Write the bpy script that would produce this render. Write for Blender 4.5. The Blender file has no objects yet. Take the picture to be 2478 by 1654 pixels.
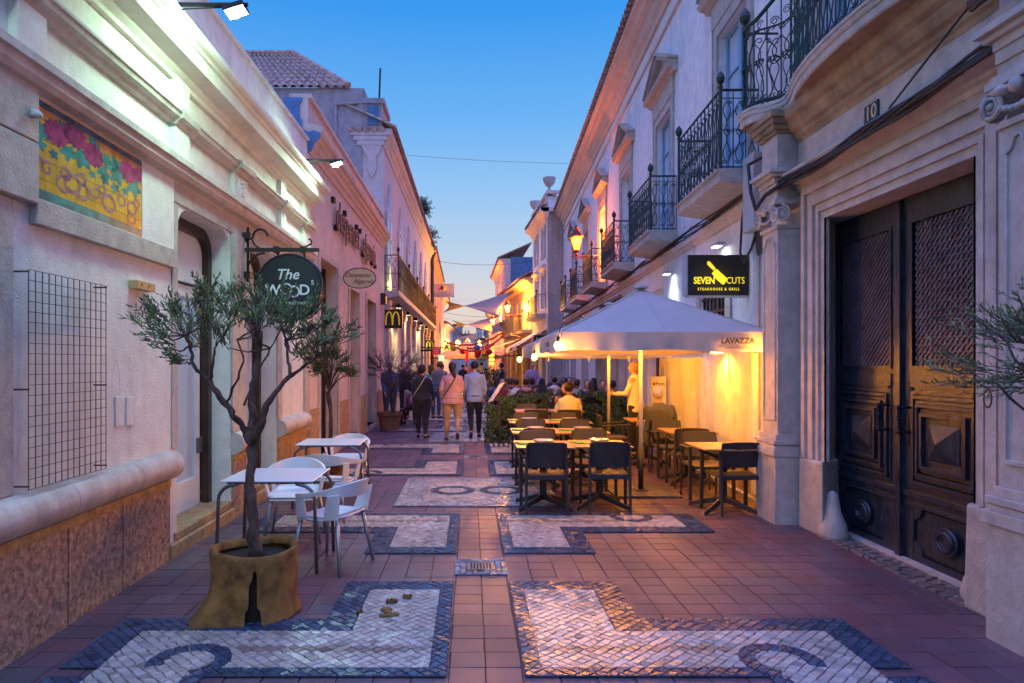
import bpy, math, random
from mathutils import Vector, Matrix, noise
R = math.radians; PI = math.pi
random.seed(7)
SC = bpy.context.scene; COL = SC.collection

# ------------------------------------------------ camera
F_PX, VX, HY, H = 1652.0, 1140.0, 880.0, 1.70
cd = bpy.data.cameras.new("camera"); cam = bpy.data.objects.new("camera", cd); COL.objects.link(cam)
cam.location = (0, 0, H); cam.rotation_euler = (PI/2, 0, 0)
cd.sensor_width = 36; cd.lens = 36*F_PX/2478
cd.shift_x = (1239-VX)/2478; cd.shift_y = (HY-827)/2478
cd.clip_end = 2000; cd.clip_start = 0.05
SC.camera = cam

# ------------------------------------------------ dusk sky
W = bpy.data.worlds.new("World"); SC.world = W; W.use_nodes = True
nt = W.node_tree; N = nt.nodes; L = nt.links
bg = N['Background']
tc = N.new('ShaderNodeTexCoord'); sx = N.new('ShaderNodeSeparateXYZ'); L.new(tc.outputs['Generated'], sx.inputs[0])
rp = N.new('ShaderNodeValToRGB'); L.new(sx.outputs['Z'], rp.inputs[0])
cr = rp.color_ramp
stops = [(0.0, (.50, .33, .28)), (.04, (.60, .46, .34)), (.09, (.50, .46, .45)), (.15, (.36, .44, .54)), (.24, (.21, .38, .60)),
         (.34, (.10, .30, .61)), (.46, (.030, .215, .58)), (.60, (.06, .20, .68)), (.80, (.42, .60, 1.75)), (1.0, (.50, .70, 2.1))]
while len(cr.elements) < len(stops): cr.elements.new(.5)
for e, (p, c) in zip(cr.elements, stops): e.position = p; e.color = (*c, 1)
mp = N.new('ShaderNodeMapping'); mp.inputs['Scale'].default_value = (2.2, 2.2, 16)
L.new(tc.outputs['Generated'], mp.inputs[0])
nz = N.new('ShaderNodeTexNoise'); nz.inputs['Scale'].default_value = 3.2; nz.inputs['Detail'].default_value = 7
L.new(mp.outputs[0], nz.inputs[0])
cr2 = N.new('ShaderNodeValToRGB'); L.new(nz.outputs[0], cr2.inputs[0])
cr2.color_ramp.elements[0].position = .50; cr2.color_ramp.elements[0].color = (0, 0, 0, 1)
cr2.color_ramp.elements[1].position = .70; cr2.color_ramp.elements[1].color = (1, 1, 1, 1)
band = N.new('ShaderNodeValToRGB'); L.new(sx.outputs['Z'], band.inputs[0])
be = band.color_ramp.elements; be.new(.5); be.new(.6)
for i, (p, c) in enumerate([(0.0, .9), (.07, .7), (.14, 0), (1.0, 0)]): be[i].position = p; be[i].color = (c, c, c, 1)
mu = N.new('ShaderNodeMath'); mu.operation = 'MULTIPLY'; L.new(cr2.outputs[0], mu.inputs[0]); L.new(band.outputs[0], mu.inputs[1])
mx = N.new('ShaderNodeMixRGB'); L.new(mu.outputs[0], mx.inputs[0]); L.new(rp.outputs[0], mx.inputs[1]); mx.inputs[2].default_value = (.30, .30, .42, 1)
L.new(mx.outputs[0], bg.inputs[0]); bg.inputs[1].default_value = 0.95

# the last glow of the sunken sun: one wide, soft, lavender lamp
sd = bpy.data.lights.new("dusk_glow", 'SUN'); sun = bpy.data.objects.new("dusk_glow", sd); COL.objects.link(sun)
sd.energy = 0.30; sd.angle = R(80); sd.color = (.58, .46, 1.0); sun.rotation_euler = (R(38), 0, R(6))
SC.view_settings.view_transform = 'Standard'; SC.view_settings.look = 'None'
SC.view_settings.exposure = 0.66; SC.view_settings.gamma = 1
SC.cycles.max_bounces = 6; SC.cycles.diffuse_bounces = 3; SC.cycles.glossy_bounces = 3; SC.cycles.transmission_bounces = 4
SC.cycles.sample_clamp_indirect = 4.0; SC.cycles.use_denoising = True

# ------------------------------------------------ picture -> place
def G(x, y):                       # ground point
    Y = H*F_PX/(y-HY); return Vector(((x-VX)/F_PX*Y, Y, 0))
def P3(x, y, Y):                   # point at depth Y
    return Vector(((x-VX)/F_PX*Y, Y, H+(HY-y)/F_PX*Y))
class Fr:                          # a facade line X = x0 + m*u ; u = Y ; s=+1 right side, -1 left side ; p = towards the street
    def __init__(s, x0, m, side): s.x0, s.m, s.s = x0, m, side
    def pt(s, u, p, z): return Vector((s.x0+s.m*u-s.s*p, u, z))
    def u(s, x, p=0):
        return (s.x0-s.s*p)/((x-VX)/F_PX-s.m)
    def uz(s, x, y, p=0):
        u = s.u(x, p); return u, H+(HY-y)/F_PX*u
def FrP(a, b, side):
    m = (b[0]-a[0])/(b[1]-a[1]); return Fr(a[0]-m*a[1], m, side)
LW = Fr(-2.645, .003, -1); RW = Fr(3.20, .0393, 1); PW = Fr(3.445, 0, 1)

# ------------------------------------------------ materials
MT = {}
def mat(name, col, rough=.7, metal=0, var=.12, scale=6, bump=0, bscale=60, col2=None, stain=0, emit=None, estr=0, spec=.5, trans=0, wave=None, sheen=0, stretch=None):
    m = bpy.data.materials.new(name); m.use_nodes = True; n = m.node_tree.nodes; l = m.node_tree.links
    b = n['Principled BSDF']; MT[name] = m
    b.inputs['Roughness'].default_value = rough; b.inputs['Metallic'].default_value = metal
    b.inputs['Specular IOR Level'].default_value = spec; b.inputs['Transmission Weight'].default_value = trans
    if sheen: b.inputs['Sheen Weight'].default_value = sheen
    tc = n.new('ShaderNodeTexCoord'); src = tc.outputs['Object']
    if stretch:
        mp = n.new('ShaderNodeMapping'); mp.inputs['Scale'].default_value = stretch; l.new(src, mp.inputs[0]); src = mp.outputs[0]
    if emit:
        b.inputs['Emission Color'].default_value = (*emit, 1); b.inputs['Emission Strength'].default_value = estr
    if var or stain or col2:
        t = n.new('ShaderNodeTexNoise'); t.inputs['Scale'].default_value = scale; t.inputs['Detail'].default_value = 8; t.inputs['Roughness'].default_value = .65
        l.new(src, t.inputs[0])
        r = n.new('ShaderNodeValToRGB'); l.new(t.outputs[0], r.inputs[0])
        c2 = col2 or tuple(c*(1-2.2*var) for c in col); c1 = tuple(min(1, c*(1+var)) for c in col)
        r.color_ramp.elements[0].position = .32; r.color_ramp.elements[0].color = (*c2, 1)
        r.color_ramp.elements[1].position = .66; r.color_ramp.elements[1].color = (*c1, 1)
        out = r.outputs[0]
        if stain:
            t2 = n.new('ShaderNodeTexNoise'); t2.inputs['Scale'].default_value = 1.1; t2.inputs['Detail'].default_value = 10; t2.inputs['Roughness'].default_value = .72
            mp2 = n.new('ShaderNodeMapping'); mp2.inputs['Scale'].default_value = (1.5, 1.5, .38); l.new(tc.outputs['Object'], mp2.inputs[0]); l.new(mp2.outputs[0], t2.inputs[0])
            r2 = n.new('ShaderNodeValToRGB'); l.new(t2.outputs[0], r2.inputs[0])
            r2.color_ramp.elements[0].position = .50; r2.color_ramp.elements[0].color = (0, 0, 0, 1)
            r2.color_ramp.elements[1].position = .72; r2.color_ramp.elements[1].color = (stain, stain, stain, 1)
            mx = n.new('ShaderNodeMixRGB'); l.new(r2.outputs[0], mx.inputs[0]); l.new(out, mx.inputs[1])
            mx.inputs[2].default_value = (col[0]*.38, col[1]*.33, col[2]*.27, 1); out = mx.outputs[0]
        l.new(out, b.inputs['Base Color'])
    else: b.inputs['Base Color'].default_value = (*col, 1)
    if bump:
        t = n.new('ShaderNodeTexNoise'); t.inputs['Scale'].default_value = bscale; t.inputs['Detail'].default_value = 5; l.new(src, t.inputs[0])
        bp = n.new('ShaderNodeBump'); bp.inputs['Strength'].default_value = bump; bp.inputs['Distance'].default_value = .02
        l.new(t.outputs[0], bp.inputs['Height']); l.new(bp.outputs[0], b.inputs['Normal'])
    return m
def vmat(name, rough=.7, bump=0, bscale=120, var=.25, scale=40):      # colour from each paver's own colour attribute
    m = mat(name, (1, 1, 1), rough, var=0, bump=bump, bscale=bscale); n = m.node_tree.nodes; l = m.node_tree.links
    a = n.new('ShaderNodeVertexColor'); a.layer_name = 'Col'
    t = n.new('ShaderNodeTexNoise'); t.inputs['Scale'].default_value = scale; t.inputs['Detail'].default_value = 6
    tc = n.new('ShaderNodeTexCoord'); l.new(tc.outputs['Object'], t.inputs[0])
    mr = n.new('ShaderNodeMapRange'); l.new(t.outputs[0], mr.inputs[0]); mr.inputs[3].default_value = 1-var; mr.inputs[4].default_value = 1+var
    t2 = n.new('ShaderNodeTexNoise'); t2.inputs['Scale'].default_value = 1.3; t2.inputs['Detail'].default_value = 6; l.new(tc.outputs['Object'], t2.inputs[0])
    mr2 = n.new('ShaderNodeMapRange'); l.new(t2.outputs[0], mr2.inputs[0]); mr2.inputs[1].default_value = .3; mr2.inputs[2].default_value = .7; mr2.inputs[3].default_value = .7; mr2.inputs[4].default_value = 1.15
    mm = n.new('ShaderNodeMath'); mm.operation = 'MULTIPLY'; l.new(mr.outputs[0], mm.inputs[0]); l.new(mr2.outputs[0], mm.inputs[1])
    mu = n.new('ShaderNodeVectorMath'); mu.operation = 'SCALE'; l.new(a.outputs[0], mu.inputs[0]); l.new(mm.outputs[0], mu.inputs['Scale'])
    l.new(mu.outputs[0], n['Principled BSDF'].inputs['Base Color'])
    mr3 = n.new('ShaderNodeMapRange'); l.new(t2.outputs[0], mr3.inputs[0]); mr3.inputs[1].default_value = .3; mr3.inputs[2].default_value = .7; mr3.inputs[3].default_value = rough*1.25; mr3.inputs[4].default_value = rough*.8
    l.new(mr3.outputs[0], n['Principled BSDF'].inputs['Roughness'])
    return m
M = MT
mat('white_plaster', (.74, .72, .70), .85, bump=.5, bscale=75, var=.06, stain=.42)
mat('upper_plaster', (.74, .74, .77), .85, bump=.35, bscale=40, var=.07, stain=.42)
mat('smooth_render', (.72, .70, .64), .75, bump=.06, bscale=60, var=.05, stain=.35)
mat('pink_render', (.62, .49, .42), .85, bump=.15, bscale=60, var=.07, stain=.4)
mat('pale_pink_render', (.62, .52, .50), .85, bump=.12, bscale=40, var=.06, stain=.3)
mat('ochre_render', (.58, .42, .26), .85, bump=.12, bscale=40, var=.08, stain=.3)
mat('limestone', (.45, .41, .38), .7, bump=.35, bscale=55, var=.12, scale=9, stain=.45)
mat('pale_stone', (.50, .46, .44), .65, bump=.25, bscale=45, var=.12, scale=7, stain=.5)
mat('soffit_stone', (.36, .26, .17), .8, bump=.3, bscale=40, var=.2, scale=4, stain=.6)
mat('rough_stone', (.40, .26, .18), .85, bump=1.0, bscale=28, var=.28, scale=22)
mat('ochre_stone', (.42, .27, .13), .8, bump=.4, bscale=50, var=.2, scale=12, stain=.3)
mat('mortar_gap', (.05, .035, .03), .9)
mat('blue_wall', (.09, .20, .38), .85, bump=.2, bscale=30, var=.15, stain=.4)
mat('grey_wall', (.35, .33, .36), .85, bump=.2, bscale=30, var=.12, stain=.4)
mat('roof_tile', (.34, .20, .15), .8, bump=.3, bscale=40, var=.3, scale=5)
mat('pale_tile', (.50, .34, .28), .8, bump=.3, bscale=40, var=.25, scale=7)
mat('dark_metal', (.018, .02, .024), .5, .3, var=.2, bump=.05)
mat('green_iron', (.012, .045, .042), .45, .2, var=.3, scale=30, bump=.15, bscale=90)
mat('black_iron', (.015, .015, .018), .5, .3, var=.3)
mat('wire_steel', (.12, .10, .11), .5, .7, var=.3)
mat('door_paint', (.022, .032, .052), .34, bump=.25, bscale=30, var=.4, scale=10, stretch=(3, 3, .6))
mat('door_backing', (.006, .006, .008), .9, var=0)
mat('lattice_wood', (.085, .075, .105), .55, var=.25)
mat('brown_wood', (.13, .055, .025), .5, bump=.2, bscale=30, var=.35, scale=6, stretch=(4, 4, .5))
mat('dark_wood', (.035, .02, .015), .5, bump=.1, var=.3)
mat('white_paint', (.72, .73, .74), .4, var=.04, scale=3, bump=.04, bscale=30)
mat('shutter_blue', (.16, .34, .50), .5, var=.08)
mat('window_glass', (.42, .55, .72), .06, 0, var=0, spec=1.0)  # opaque pane; pale blue base stands in for the sky mirrored in it
mat('dark_glass', (.012, .014, .018), .05, 0, var=0, spec=.9)
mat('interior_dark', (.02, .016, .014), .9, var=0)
mat('curtain_white', (.55, .58, .62), .8, var=.08, scale=2, stretch=(14, 14, .5))
mat('plastic_grey', (.46, .46, .50), .5, var=.05)
mat('cable_black', (.02, .018, .022), .6, var=.3)
mat('cobble_grey', (.17, .155, .16), .6, bump=.4, var=.2)
mat('ground_joint', (.085, .055, .055), .95, bump=.5, bscale=80, var=.2, scale=10)
mat('mosaic_joint', (.05, .042, .04), .9, bump=.4, bscale=100, var=.2)
vmat('paver', .44, bump=.28, bscale=260, var=.22, scale=160)
vmat('mosaic_stone', .24, bump=.20, bscale=45, var=.16, scale=50)
mat('white_resin', (.68, .70, .74), .38, var=.02)
mat('table_white', (.70, .72, .76), .30, var=.03, scale=2)
mat('grey_tube', (.16, .16, .18), .35, .6, var=.1)
mat('aluminium', (.42, .43, .45), .35, .8, var=.05)
mat('dark_resin', (.028, .026, .031), .55, bump=.15, bscale=300, var=.1)
mat('taupe_resin', (.10, .085, .075), .55, bump=.1, bscale=200, var=.1)
mat('table_wood', (.40, .21, .09), .42, bump=.06, bscale=30, var=.18, scale=4, stretch=(1.2, 9, 1))
mat('light_wood', (.50, .32, .14), .45, bump=.06, bscale=30, var=.18, scale=4, stretch=(1.2, 9, 1))
mat('canvas_white', (.50, .44, .42), .85, bump=.06, bscale=200, var=.04, scale=2)
mat('pole_white', (.68, .66, .62), .35, var=.03)
mat('steel_plate', (.10, .09, .09), .6, .4, var=.25)
mat('sail_cloth', (.20, .16, .14), .85, bump=.08, bscale=150, var=.06, scale=2)
mat('sail_orange', (.62, .22, .08), .85, var=.06)
mat('awning_cream', (.55, .45, .38), .85, var=.1)
mat('awning_maroon', (.16, .07, .07), .85, var=.1)
mat('burlap', (.42, .20, .05), .95, bump=1.0, bscale=260, var=.3, scale=7)
mat('terracotta', (.22, .10, .055), .8, bump=.2, bscale=40, var=.25, scale=10)
mat('soil', (.018, .012, .008), .95, bump=.6, bscale=50)
mat('bark', (.105, .062, .05), .9, bump=1.0, bscale=45, var=.45, scale=14, stretch=(1, 1, .4))
mat('olive_leaf', (.15, .21, .07), .5, var=.45, scale=9, col2=(.03, .06, .025))
mat('olive_leaf_back', (.17, .20, .12), .6, var=.2)
mat('dry_leaf', (.12, .07, .05), .7, var=.4, scale=9)
mat('ivy_leaf', (.035, .075, .028), .5, var=.5, scale=12, col2=(.012, .03, .012))
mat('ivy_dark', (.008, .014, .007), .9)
mat('bush_leaf', (.10, .13, .03), .6, var=.4)
mat('sign_black', (.012, .012, .013), .45, var=.1)
mat('sign_teal', (.007, .022, .032), .3, var=.08)
mat('sign_white', (.75, .78, .80), .5, var=0)
mat('sign_cream', (.62, .50, .30), .5, var=.05)
mat('sign_ink', (.03, .025, .05), .5, var=0)
mat('sign_lilac', (.27, .27, .40), .5, var=.05)
mat('sign_red', (.50, .02, .03), .5, var=.05, emit=(.8, .03, .05), estr=.15)
mat('neon_yellow', (.8, .7, .05), .5, var=0, emit=(1, .72, .01), estr=.55)
mat('arch_yellow', (.75, .55, .02), .5, var=0, emit=(1, .62, .02), estr=.12)
mat('sign_lit_yellow', (.8, .6, .1), .5, var=0, emit=(1, .62, .10), estr=.6)
mat('sign_lit_green', (.5, .8, .5), .5, var=0, emit=(.6, 1, .65), estr=.45)
mat('pink_mark', (.55, .10, .30), .5, var=0); mat('yellow_mark', (.75, .45, .04), .5, var=0)
mat('rust_letter', (.10, .035, .03), .6, var=.3)
mat('tile_yellow', (.58, .36, .012), .25, var=.15, scale=9, bump=.05, bscale=30)
mat('tile_orange', (.55, .24, .015), .25, var=.15, scale=9)
mat('tile_teal', (.02, .24, .20), .25, var=.35, scale=9); mat('tile_navy', (.03, .09, .13), .25, var=.3, scale=9)
mat('tile_magenta', (.32, .03, .12), .25, var=.35, scale=14); mat('tile_mauve', (.36, .19, .20), .25, var=.25, scale=14)
mat('bulb_warm', (1, .8, .4), .5, var=0, emit=(1, .50, .08), estr=16)
mat('lamp_glass', (1, .7, .2), .4, var=0, emit=(1, .40, .02), estr=1.5)
mat('lamp_glass_far', (1, .7, .2), .4, var=0, emit=(1, .46, .05), estr=2.6)
mat('lamp_iron', (.10, .012, .008), .5, .2, var=.2)
mat('led_white', (1, 1, 1), .5, var=0, emit=(.80, 1, .93), estr=30)
mat('led_soft', (1, 1, 1), .5, var=0, emit=(.85, 1, .75), estr=1.5)
mat('lit_gap', (1, .5, .1), .5, var=0, emit=(1, .45, .08), estr=.9)
mat('lit_room', (.5, .28, .10), .8, var=.3, emit=(1, .50, .14), estr=.22)
mat('green_glow', (.02, .5, .12), .5, var=0, emit=(.03, .8, .2), estr=.35)
mat('skin', (.48, .27, .18), .55, var=.06, bump=.03)
mat('skin_brown', (.26, .135, .08), .55, var=.06, bump=.03)
mat('leather', (.09, .045, .02), .5, var=.2); mat('shoe_black', (.012, .012, .013), .5, var=0)
mat('plate_glass', (.42, .46, .50), .08, var=0, spec=1); mat('napkin_green', (.10, .30, .05), .8, var=.05)
mat('garland_red', (.42, .012, .01), .6, var=.2, emit=(.9, .03, .01), estr=.10)
mat('balloon_red', (.55, .01, .01), .35, var=.1); mat('balloon_blue', (.04, .20, .45), .35, var=.1); mat('balloon_yellow', (.45, .45, .03), .35, var=.1)
mat('paper_white', (.26, .26, .32), .6, var=.03)
mat('dung', (.16, .09, .02), .8, var=.4, bump=.6)
mat('bougain', (.28, .02, .05), .8, var=.5)
def cloth(name, col): return mat(name, col, .85, bump=.6, bscale=16, var=.10, scale=5, sheen=.2)
for k, c in dict(black=(.014, .014, .017), denim_black=(.012, .011, .016), pink=(.55, .30, .30), beige=(.42, .26, .13), pale_blue=(.26, .36, .58), navy=(.022, .03, .075),
                 blue=(.04, .10, .26), white=(.66, .64, .60), olive=(.075, .068, .03), grey=(.13, .12, .13), red=(.25, .02, .03), teal=(.10, .40, .36), lilac=(.26, .26, .48),
                 sand=(.40, .34, .28), magenta=(.25, .01, .09), maroon=(.07, .015, .02), jean=(.04, .07, .15)).items(): cloth('cloth_'+k, c)
for k, c in dict(black=(.008, .006, .006), brown=(.035, .015, .008), auburn=(.11, .045, .015), blond=(.26, .17, .09), grey=(.42, .38, .32), white=(.58, .54, .46)).items():
    mat('hair_'+k, c, .5, bump=.5, bscale=50, var=.3, scale=20, stretch=(6, 6, .7))

# ------------------------------------------------ objects
OFF = {}
def tag(o, label=None, cat=None, group=None, kind=None):
    if label: o['label'] = label
    if cat: o['category'] = cat
    if group: o['group'] = group
    if kind: o['kind'] = kind
    return o
def thing(name, loc, label, cat, group=None, rz=0):
    o = bpy.data.objects.new(name, None); COL.objects.link(o); o.empty_display_size = .1
    o.location = loc; o.rotation_euler = (0, 0, rz); OFF[o.name] = Vector(loc)
    return tag(o, label, cat, group)
def local_thing(name, label, cat, group=None):      # parts are built in the thing's own coordinates; moved afterwards
    return thing(name, (0, 0, 0), label, cat, group)
def copy_tree(o, parent=None):
    c = o.copy(); COL.objects.link(c)
    if parent: c.parent = parent
    for ch in o.children: copy_tree(ch, c)
    return c
class MB:
    def __init__(s): s.v = []; s.f = []; s.m = []; s.c = []
    def add(s, vs, fs, mi=0):
        o = len(s.v); s.v += [tuple(v) for v in vs]; s.f += [tuple(i+o for i in f) for f in fs]; s.m += [mi]*len(fs); return s
    def hexa(s, p, mi=0):          # 8 points: bottom loop 4, top loop 4
        return s.add(p, [(3, 2, 1, 0), (4, 5, 6, 7), (0, 1, 5, 4), (1, 2, 6, 5), (2, 3, 7, 6), (3, 0, 4, 7)], mi)
    def box(s, x0, x1, y0, y1, z0, z1, mi=0):
        return s.hexa([(x0, y0, z0), (x1, y0, z0), (x1, y1, z0), (x0, y1, z0), (x0, y0, z1), (x1, y0, z1), (x1, y1, z1), (x0, y1, z1)], mi)
    def wbox(s, fr, u0, u1, p0, p1, z0, z1, mi=0):
        q = [fr.pt(u, p, z) for z in (z0, z1) for u, p in ((u0, p0), (u0, p1), (u1, p1), (u1, p0))]
        return s.hexa(q if fr.s < 0 else [q[i] for i in (3, 2, 1, 0, 7, 6, 5, 4)], mi)
    def prof(s, fr, pr, u0, u1, mi=0, mitre0=0, mitre1=0):       # profile [(p,z)] swept along the facade
        n = len(pr); vs = [fr.pt(u0-mitre0*p, p, z) for p, z in pr]+[fr.pt(u1+mitre1*p, p, z) for p, z in pr]
        fs = [(i, (i+1) % n, (i+1) % n+n, i+n) for i in range(n)]+[tuple(range(n))[::-1], tuple(range(n, 2*n))]
        return s.add(vs, fs, mi)
    def quad(s, a, b, c, d, mi=0): return s.add([a, b, c, d], [(0, 1, 2, 3)], mi)
    def prism(s, pts, n, mi=0):    # polygon extruded by vector n
        k = len(pts); n = Vector(n); vs = [Vector(p) for p in pts]+[Vector(p)+n for p in pts]
        return s.add(vs, [tuple(range(k))[::-1], tuple(range(k, 2*k))]+[(i, (i+1) % k, (i+1) % k+k, i+k) for i in range(k)], mi)
    def tube(s, path, r, n=6, mi=0, closed=False, caps=True):
        path = [Vector(p) for p in path]; k = len(path)
        rs = r if isinstance(r, (list, tuple)) else [r]*k
        up = None; vs = []
        for i, p in enumerate(path):
            d = (path[min(i+1, k-1)]-path[max(i-1, 0)]) if not closed else (path[(i+1) % k]-path[i-1])
            if d.length < 1e-9: d = Vector((0, 0, 1))
            d.normalize()
            if up is None: up = d.orthogonal().normalized()
            up = up-d*up.dot(d)
            up = up.normalized() if up.length > 1e-6 else d.orthogonal().normalized()
            q = d.cross(up)
            vs += [p+(up*math.cos(2*PI*j/n)+q*math.sin(2*PI*j/n))*rs[i] for j in range(n)]
        fs = [(i*n+j, i*n+(j+1) % n, (i+1)*n+(j+1) % n, (i+1)*n+j) for i in range(k-1) for j in range(n)]
        if closed: fs += [((k-1)*n+j, (k-1)*n+(j+1) % n, (j+1) % n, j) for j in range(n)]
        elif caps: fs += [tuple(range(n))[::-1], tuple(range((k-1)*n, k*n))]
        return s.add(vs, fs, mi)
    def lathe(s, pr, c, n=16, mi=0, sx=1, sy=1):    # profile [(r,z)] round vertical axis at c
        c = Vector(c); vs = [c+Vector((r*sx*math.cos(2*PI*j/n), r*sy*math.sin(2*PI*j/n), z)) for r, z in pr for j in range(n)]; k = len(pr)
        fs = [(i*n+j, i*n+(j+1) % n, (i+1)*n+(j+1) % n, (i+1)*n+j) for i in range(k-1) for j in range(n)]
        fs += [tuple(range(n))[::-1], tuple(range((k-1)*n, k*n))]
        return s.add(vs, fs, mi)
    def ball(s, c, rx, ry=None, rz=None, n=10, mi=0):
        ry = ry or rx; rz = rz or rx; k = n//2+1
        pr = [(max(.02, math.sin(PI*i/k)), -math.cos(PI*i/k)) for i in range(k+1)]
        c = Vector(c); vs = [c+Vector((r*rx*math.cos(2*PI*j/n), r*ry*math.sin(2*PI*j/n), z*rz)) for r, z in pr for j in range(n)]
        fs = [(i*n+j, i*n+(j+1) % n, (i+1)*n+(j+1) % n, (i+1)*n+j) for i in range(k) for j in range(n)]
        fs += [tuple(range(n))[::-1], tuple(range(k*n, (k+1)*n))]
        return s.add(vs, fs, mi)
    def leaf(s, c, d, w, L, up, mi=0):              # small folded leaf blade
        d = d.normalized(); q = d.cross(up)
        if q.length < 1e-4: q = d.orthogonal()
        q.normalize(); nn = q.cross(d)*w*.25
        return s.add([c, c+d*L*.45+q*w/2+nn, c+d*L, c+d*L*.45-q*w/2+nn], [(0, 1, 2), (0, 2, 3)], mi)
    def build(s, name, mats, parent=None, smooth=False, auto=False):
        me = bpy.data.meshes.new(name)
        off = OFF.get(parent.name, Vector()) if parent else Vector()
        me.from_pydata([(v[0]-off.x, v[1]-off.y, v[2]-off.z) for v in s.v], [], s.f)
        for m in (mats if isinstance(mats, (list, tuple)) else [mats]): me.materials.append(MT[m] if isinstance(m, str) else m)
        if any(s.m): me.polygons.foreach_set('material_index', s.m)
        if s.c:
            at = me.color_attributes.new('Col', 'FLOAT_COLOR', 'CORNER'); buf = []
            for f, c in zip(s.f, s.c): buf += list((*c, 1))*len(f)
            at.data.foreach_set('color', buf)
        me.update()
        if smooth or auto:
            me.polygons.foreach_set('use_smooth', [True]*len(me.polygons))
            if auto:
                try: me.set_sharp_from_angle(angle=R(35))
                except Exception: pass
        ob = bpy.data.objects.new(name, me); COL.objects.link(ob)
        if parent: ob.parent = parent; OFF[ob.name] = off
        else: OFF[ob.name] = Vector()
        return ob
def build_loose(mb, name, mats, parent, **kw):      # every separate piece becomes a part of its own
    n = len(mb.v); par = list(range(n))
    def fd(i):
        while par[i] != i: par[i] = par[par[i]]; i = par[i]
        return i
    for f in mb.f:
        a = fd(f[0])
        for i in f[1:]: par[fd(i)] = a
    grp = {}
    for f, mi in zip(mb.f, mb.m): grp.setdefault(fd(f[0]), []).append((f, mi))
    out = []
    for g_ in grp.values():
        q = MB(); ids = sorted({i for f, _ in g_ for i in f}); mp_ = {i: k for k, i in enumerate(ids)}
        q.v = [mb.v[i] for i in ids]; q.f = [tuple(mp_[i] for i in f) for f, _ in g_]; q.m = [mi for _, mi in g_]; out.append(q.build(name, mats, parent, **kw))
    return out
def bevel(o, w=.004, seg=1):
    if isinstance(o, list): return [bevel(x, w, seg) for x in o]
    b = o.modifiers.new('bevel', 'BEVEL'); b.width = w; b.segments = seg; b.limit_method = 'ANGLE'; b.angle_limit = R(40); return o
def lamp(name, kind, loc, energy, col, size=.1, aim=None, spot=None, blend=.4):
    d = bpy.data.lights.new(name, kind); o = bpy.data.objects.new(name, d); COL.objects.link(o); o.location = loc; d.energy = energy; d.color = col
    if kind == 'AREA': d.size = size
    else: d.shadow_soft_size = size
    if spot: d.spot_size = R(spot); d.spot_blend = blend
    if aim is not None: o.rotation_euler = (Vector(aim)-Vector(loc)).to_track_quat('-Z', 'Y').to_euler()
    return o
_tc = {}
def text_mesh(s, size=1, bold=0, shear=0, space=1, extrude=0):
    k = (s, bold, shear, space)
    if k not in _tc:
        cu = bpy.data.curves.new('t', 'FONT'); cu.body = s; cu.size = 1; cu.align_x = 'CENTER'; cu.align_y = 'CENTER'; cu.offset = bold; cu.shear = shear; cu.space_character = space
        cu.resolution_u = 3; cu.fill_mode = 'FRONT'
        o = bpy.data.objects.new('t', cu); COL.objects.link(o)
        dg = bpy.context.evaluated_depsgraph_get(); me = bpy.data.meshes.new_from_object(o.evaluated_get(dg))
        _tc[k] = ([v.co.copy() for v in me.vertices], [tuple(p.vertices) for p in me.polygons])
        bpy.data.objects.remove(o); bpy.data.meshes.remove(me)
    return _tc[k]
def put_text(mb, s, c, right, up, size, mi=0, bold=0, shear=0, space=1, depth=.003, sx=1):
    vs, fs = text_mesh(s, 1, bold, shear, space); c = Vector(c); right = Vector(right).normalized(); up = Vector(up).normalized(); n = right.cross(up)
    q = [c+right*v.x*size*sx+up*v.y*size+n*depth for v in vs]; mb.add(q, fs, mi)
    # rim down to the board, so that the letters have thickness
    cnt = {}
    for f in fs:
        for a, b in zip(f, f[1:]+f[:1]):
            if (b, a) in cnt: del cnt[(b, a)]
            else: cnt[(a, b)] = 1
    for a, b in cnt: mb.add([q[a]-n*depth, q[b]-n*depth, q[b], q[a]], [(0, 1, 2, 3)], mi)
def spiral(c, r0, r1, a0, turns, ux, uz, n=10):
    c = Vector(c); out = []
    for i in range(n+1):
        t = i/n; r = r0+(r1-r0)*t; a = a0+turns*2*PI*t; out.append(c+ux*(r*math.cos(a))+uz*(r*math.sin(a)))
    return out
def scroll(mb, a, b, ux, uz, bulge=.05, r=.006, hook=.03, mi=0, n=4):     # an S-scroll from a to b with curled ends
    a = Vector(a); b = Vector(b); d = b-a; side = ux*(d.dot(uz))-uz*(d.dot(ux)); side.normalize()
    pts = []
    for i in range(9):
        t = i/8; pts.append(a+d*t+side*bulge*math.sin(2*PI*t))
    def hk(p, q, sg):
        t = (p-q).normalized(); nn = side*sg; out = []
        for i in range(1, 8):
            an = i*PI*1.6/7; rr = hook*(1-.5*i/7); out.append(p+t*rr*math.sin(an)+nn*(hook-rr*math.cos(an)))
        return out
    pts = hk(pts[0], pts[1], -1)[::-1]+pts+hk(pts[-1], pts[-2], 1)
    mb.tube(pts, r, n, mi)

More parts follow.
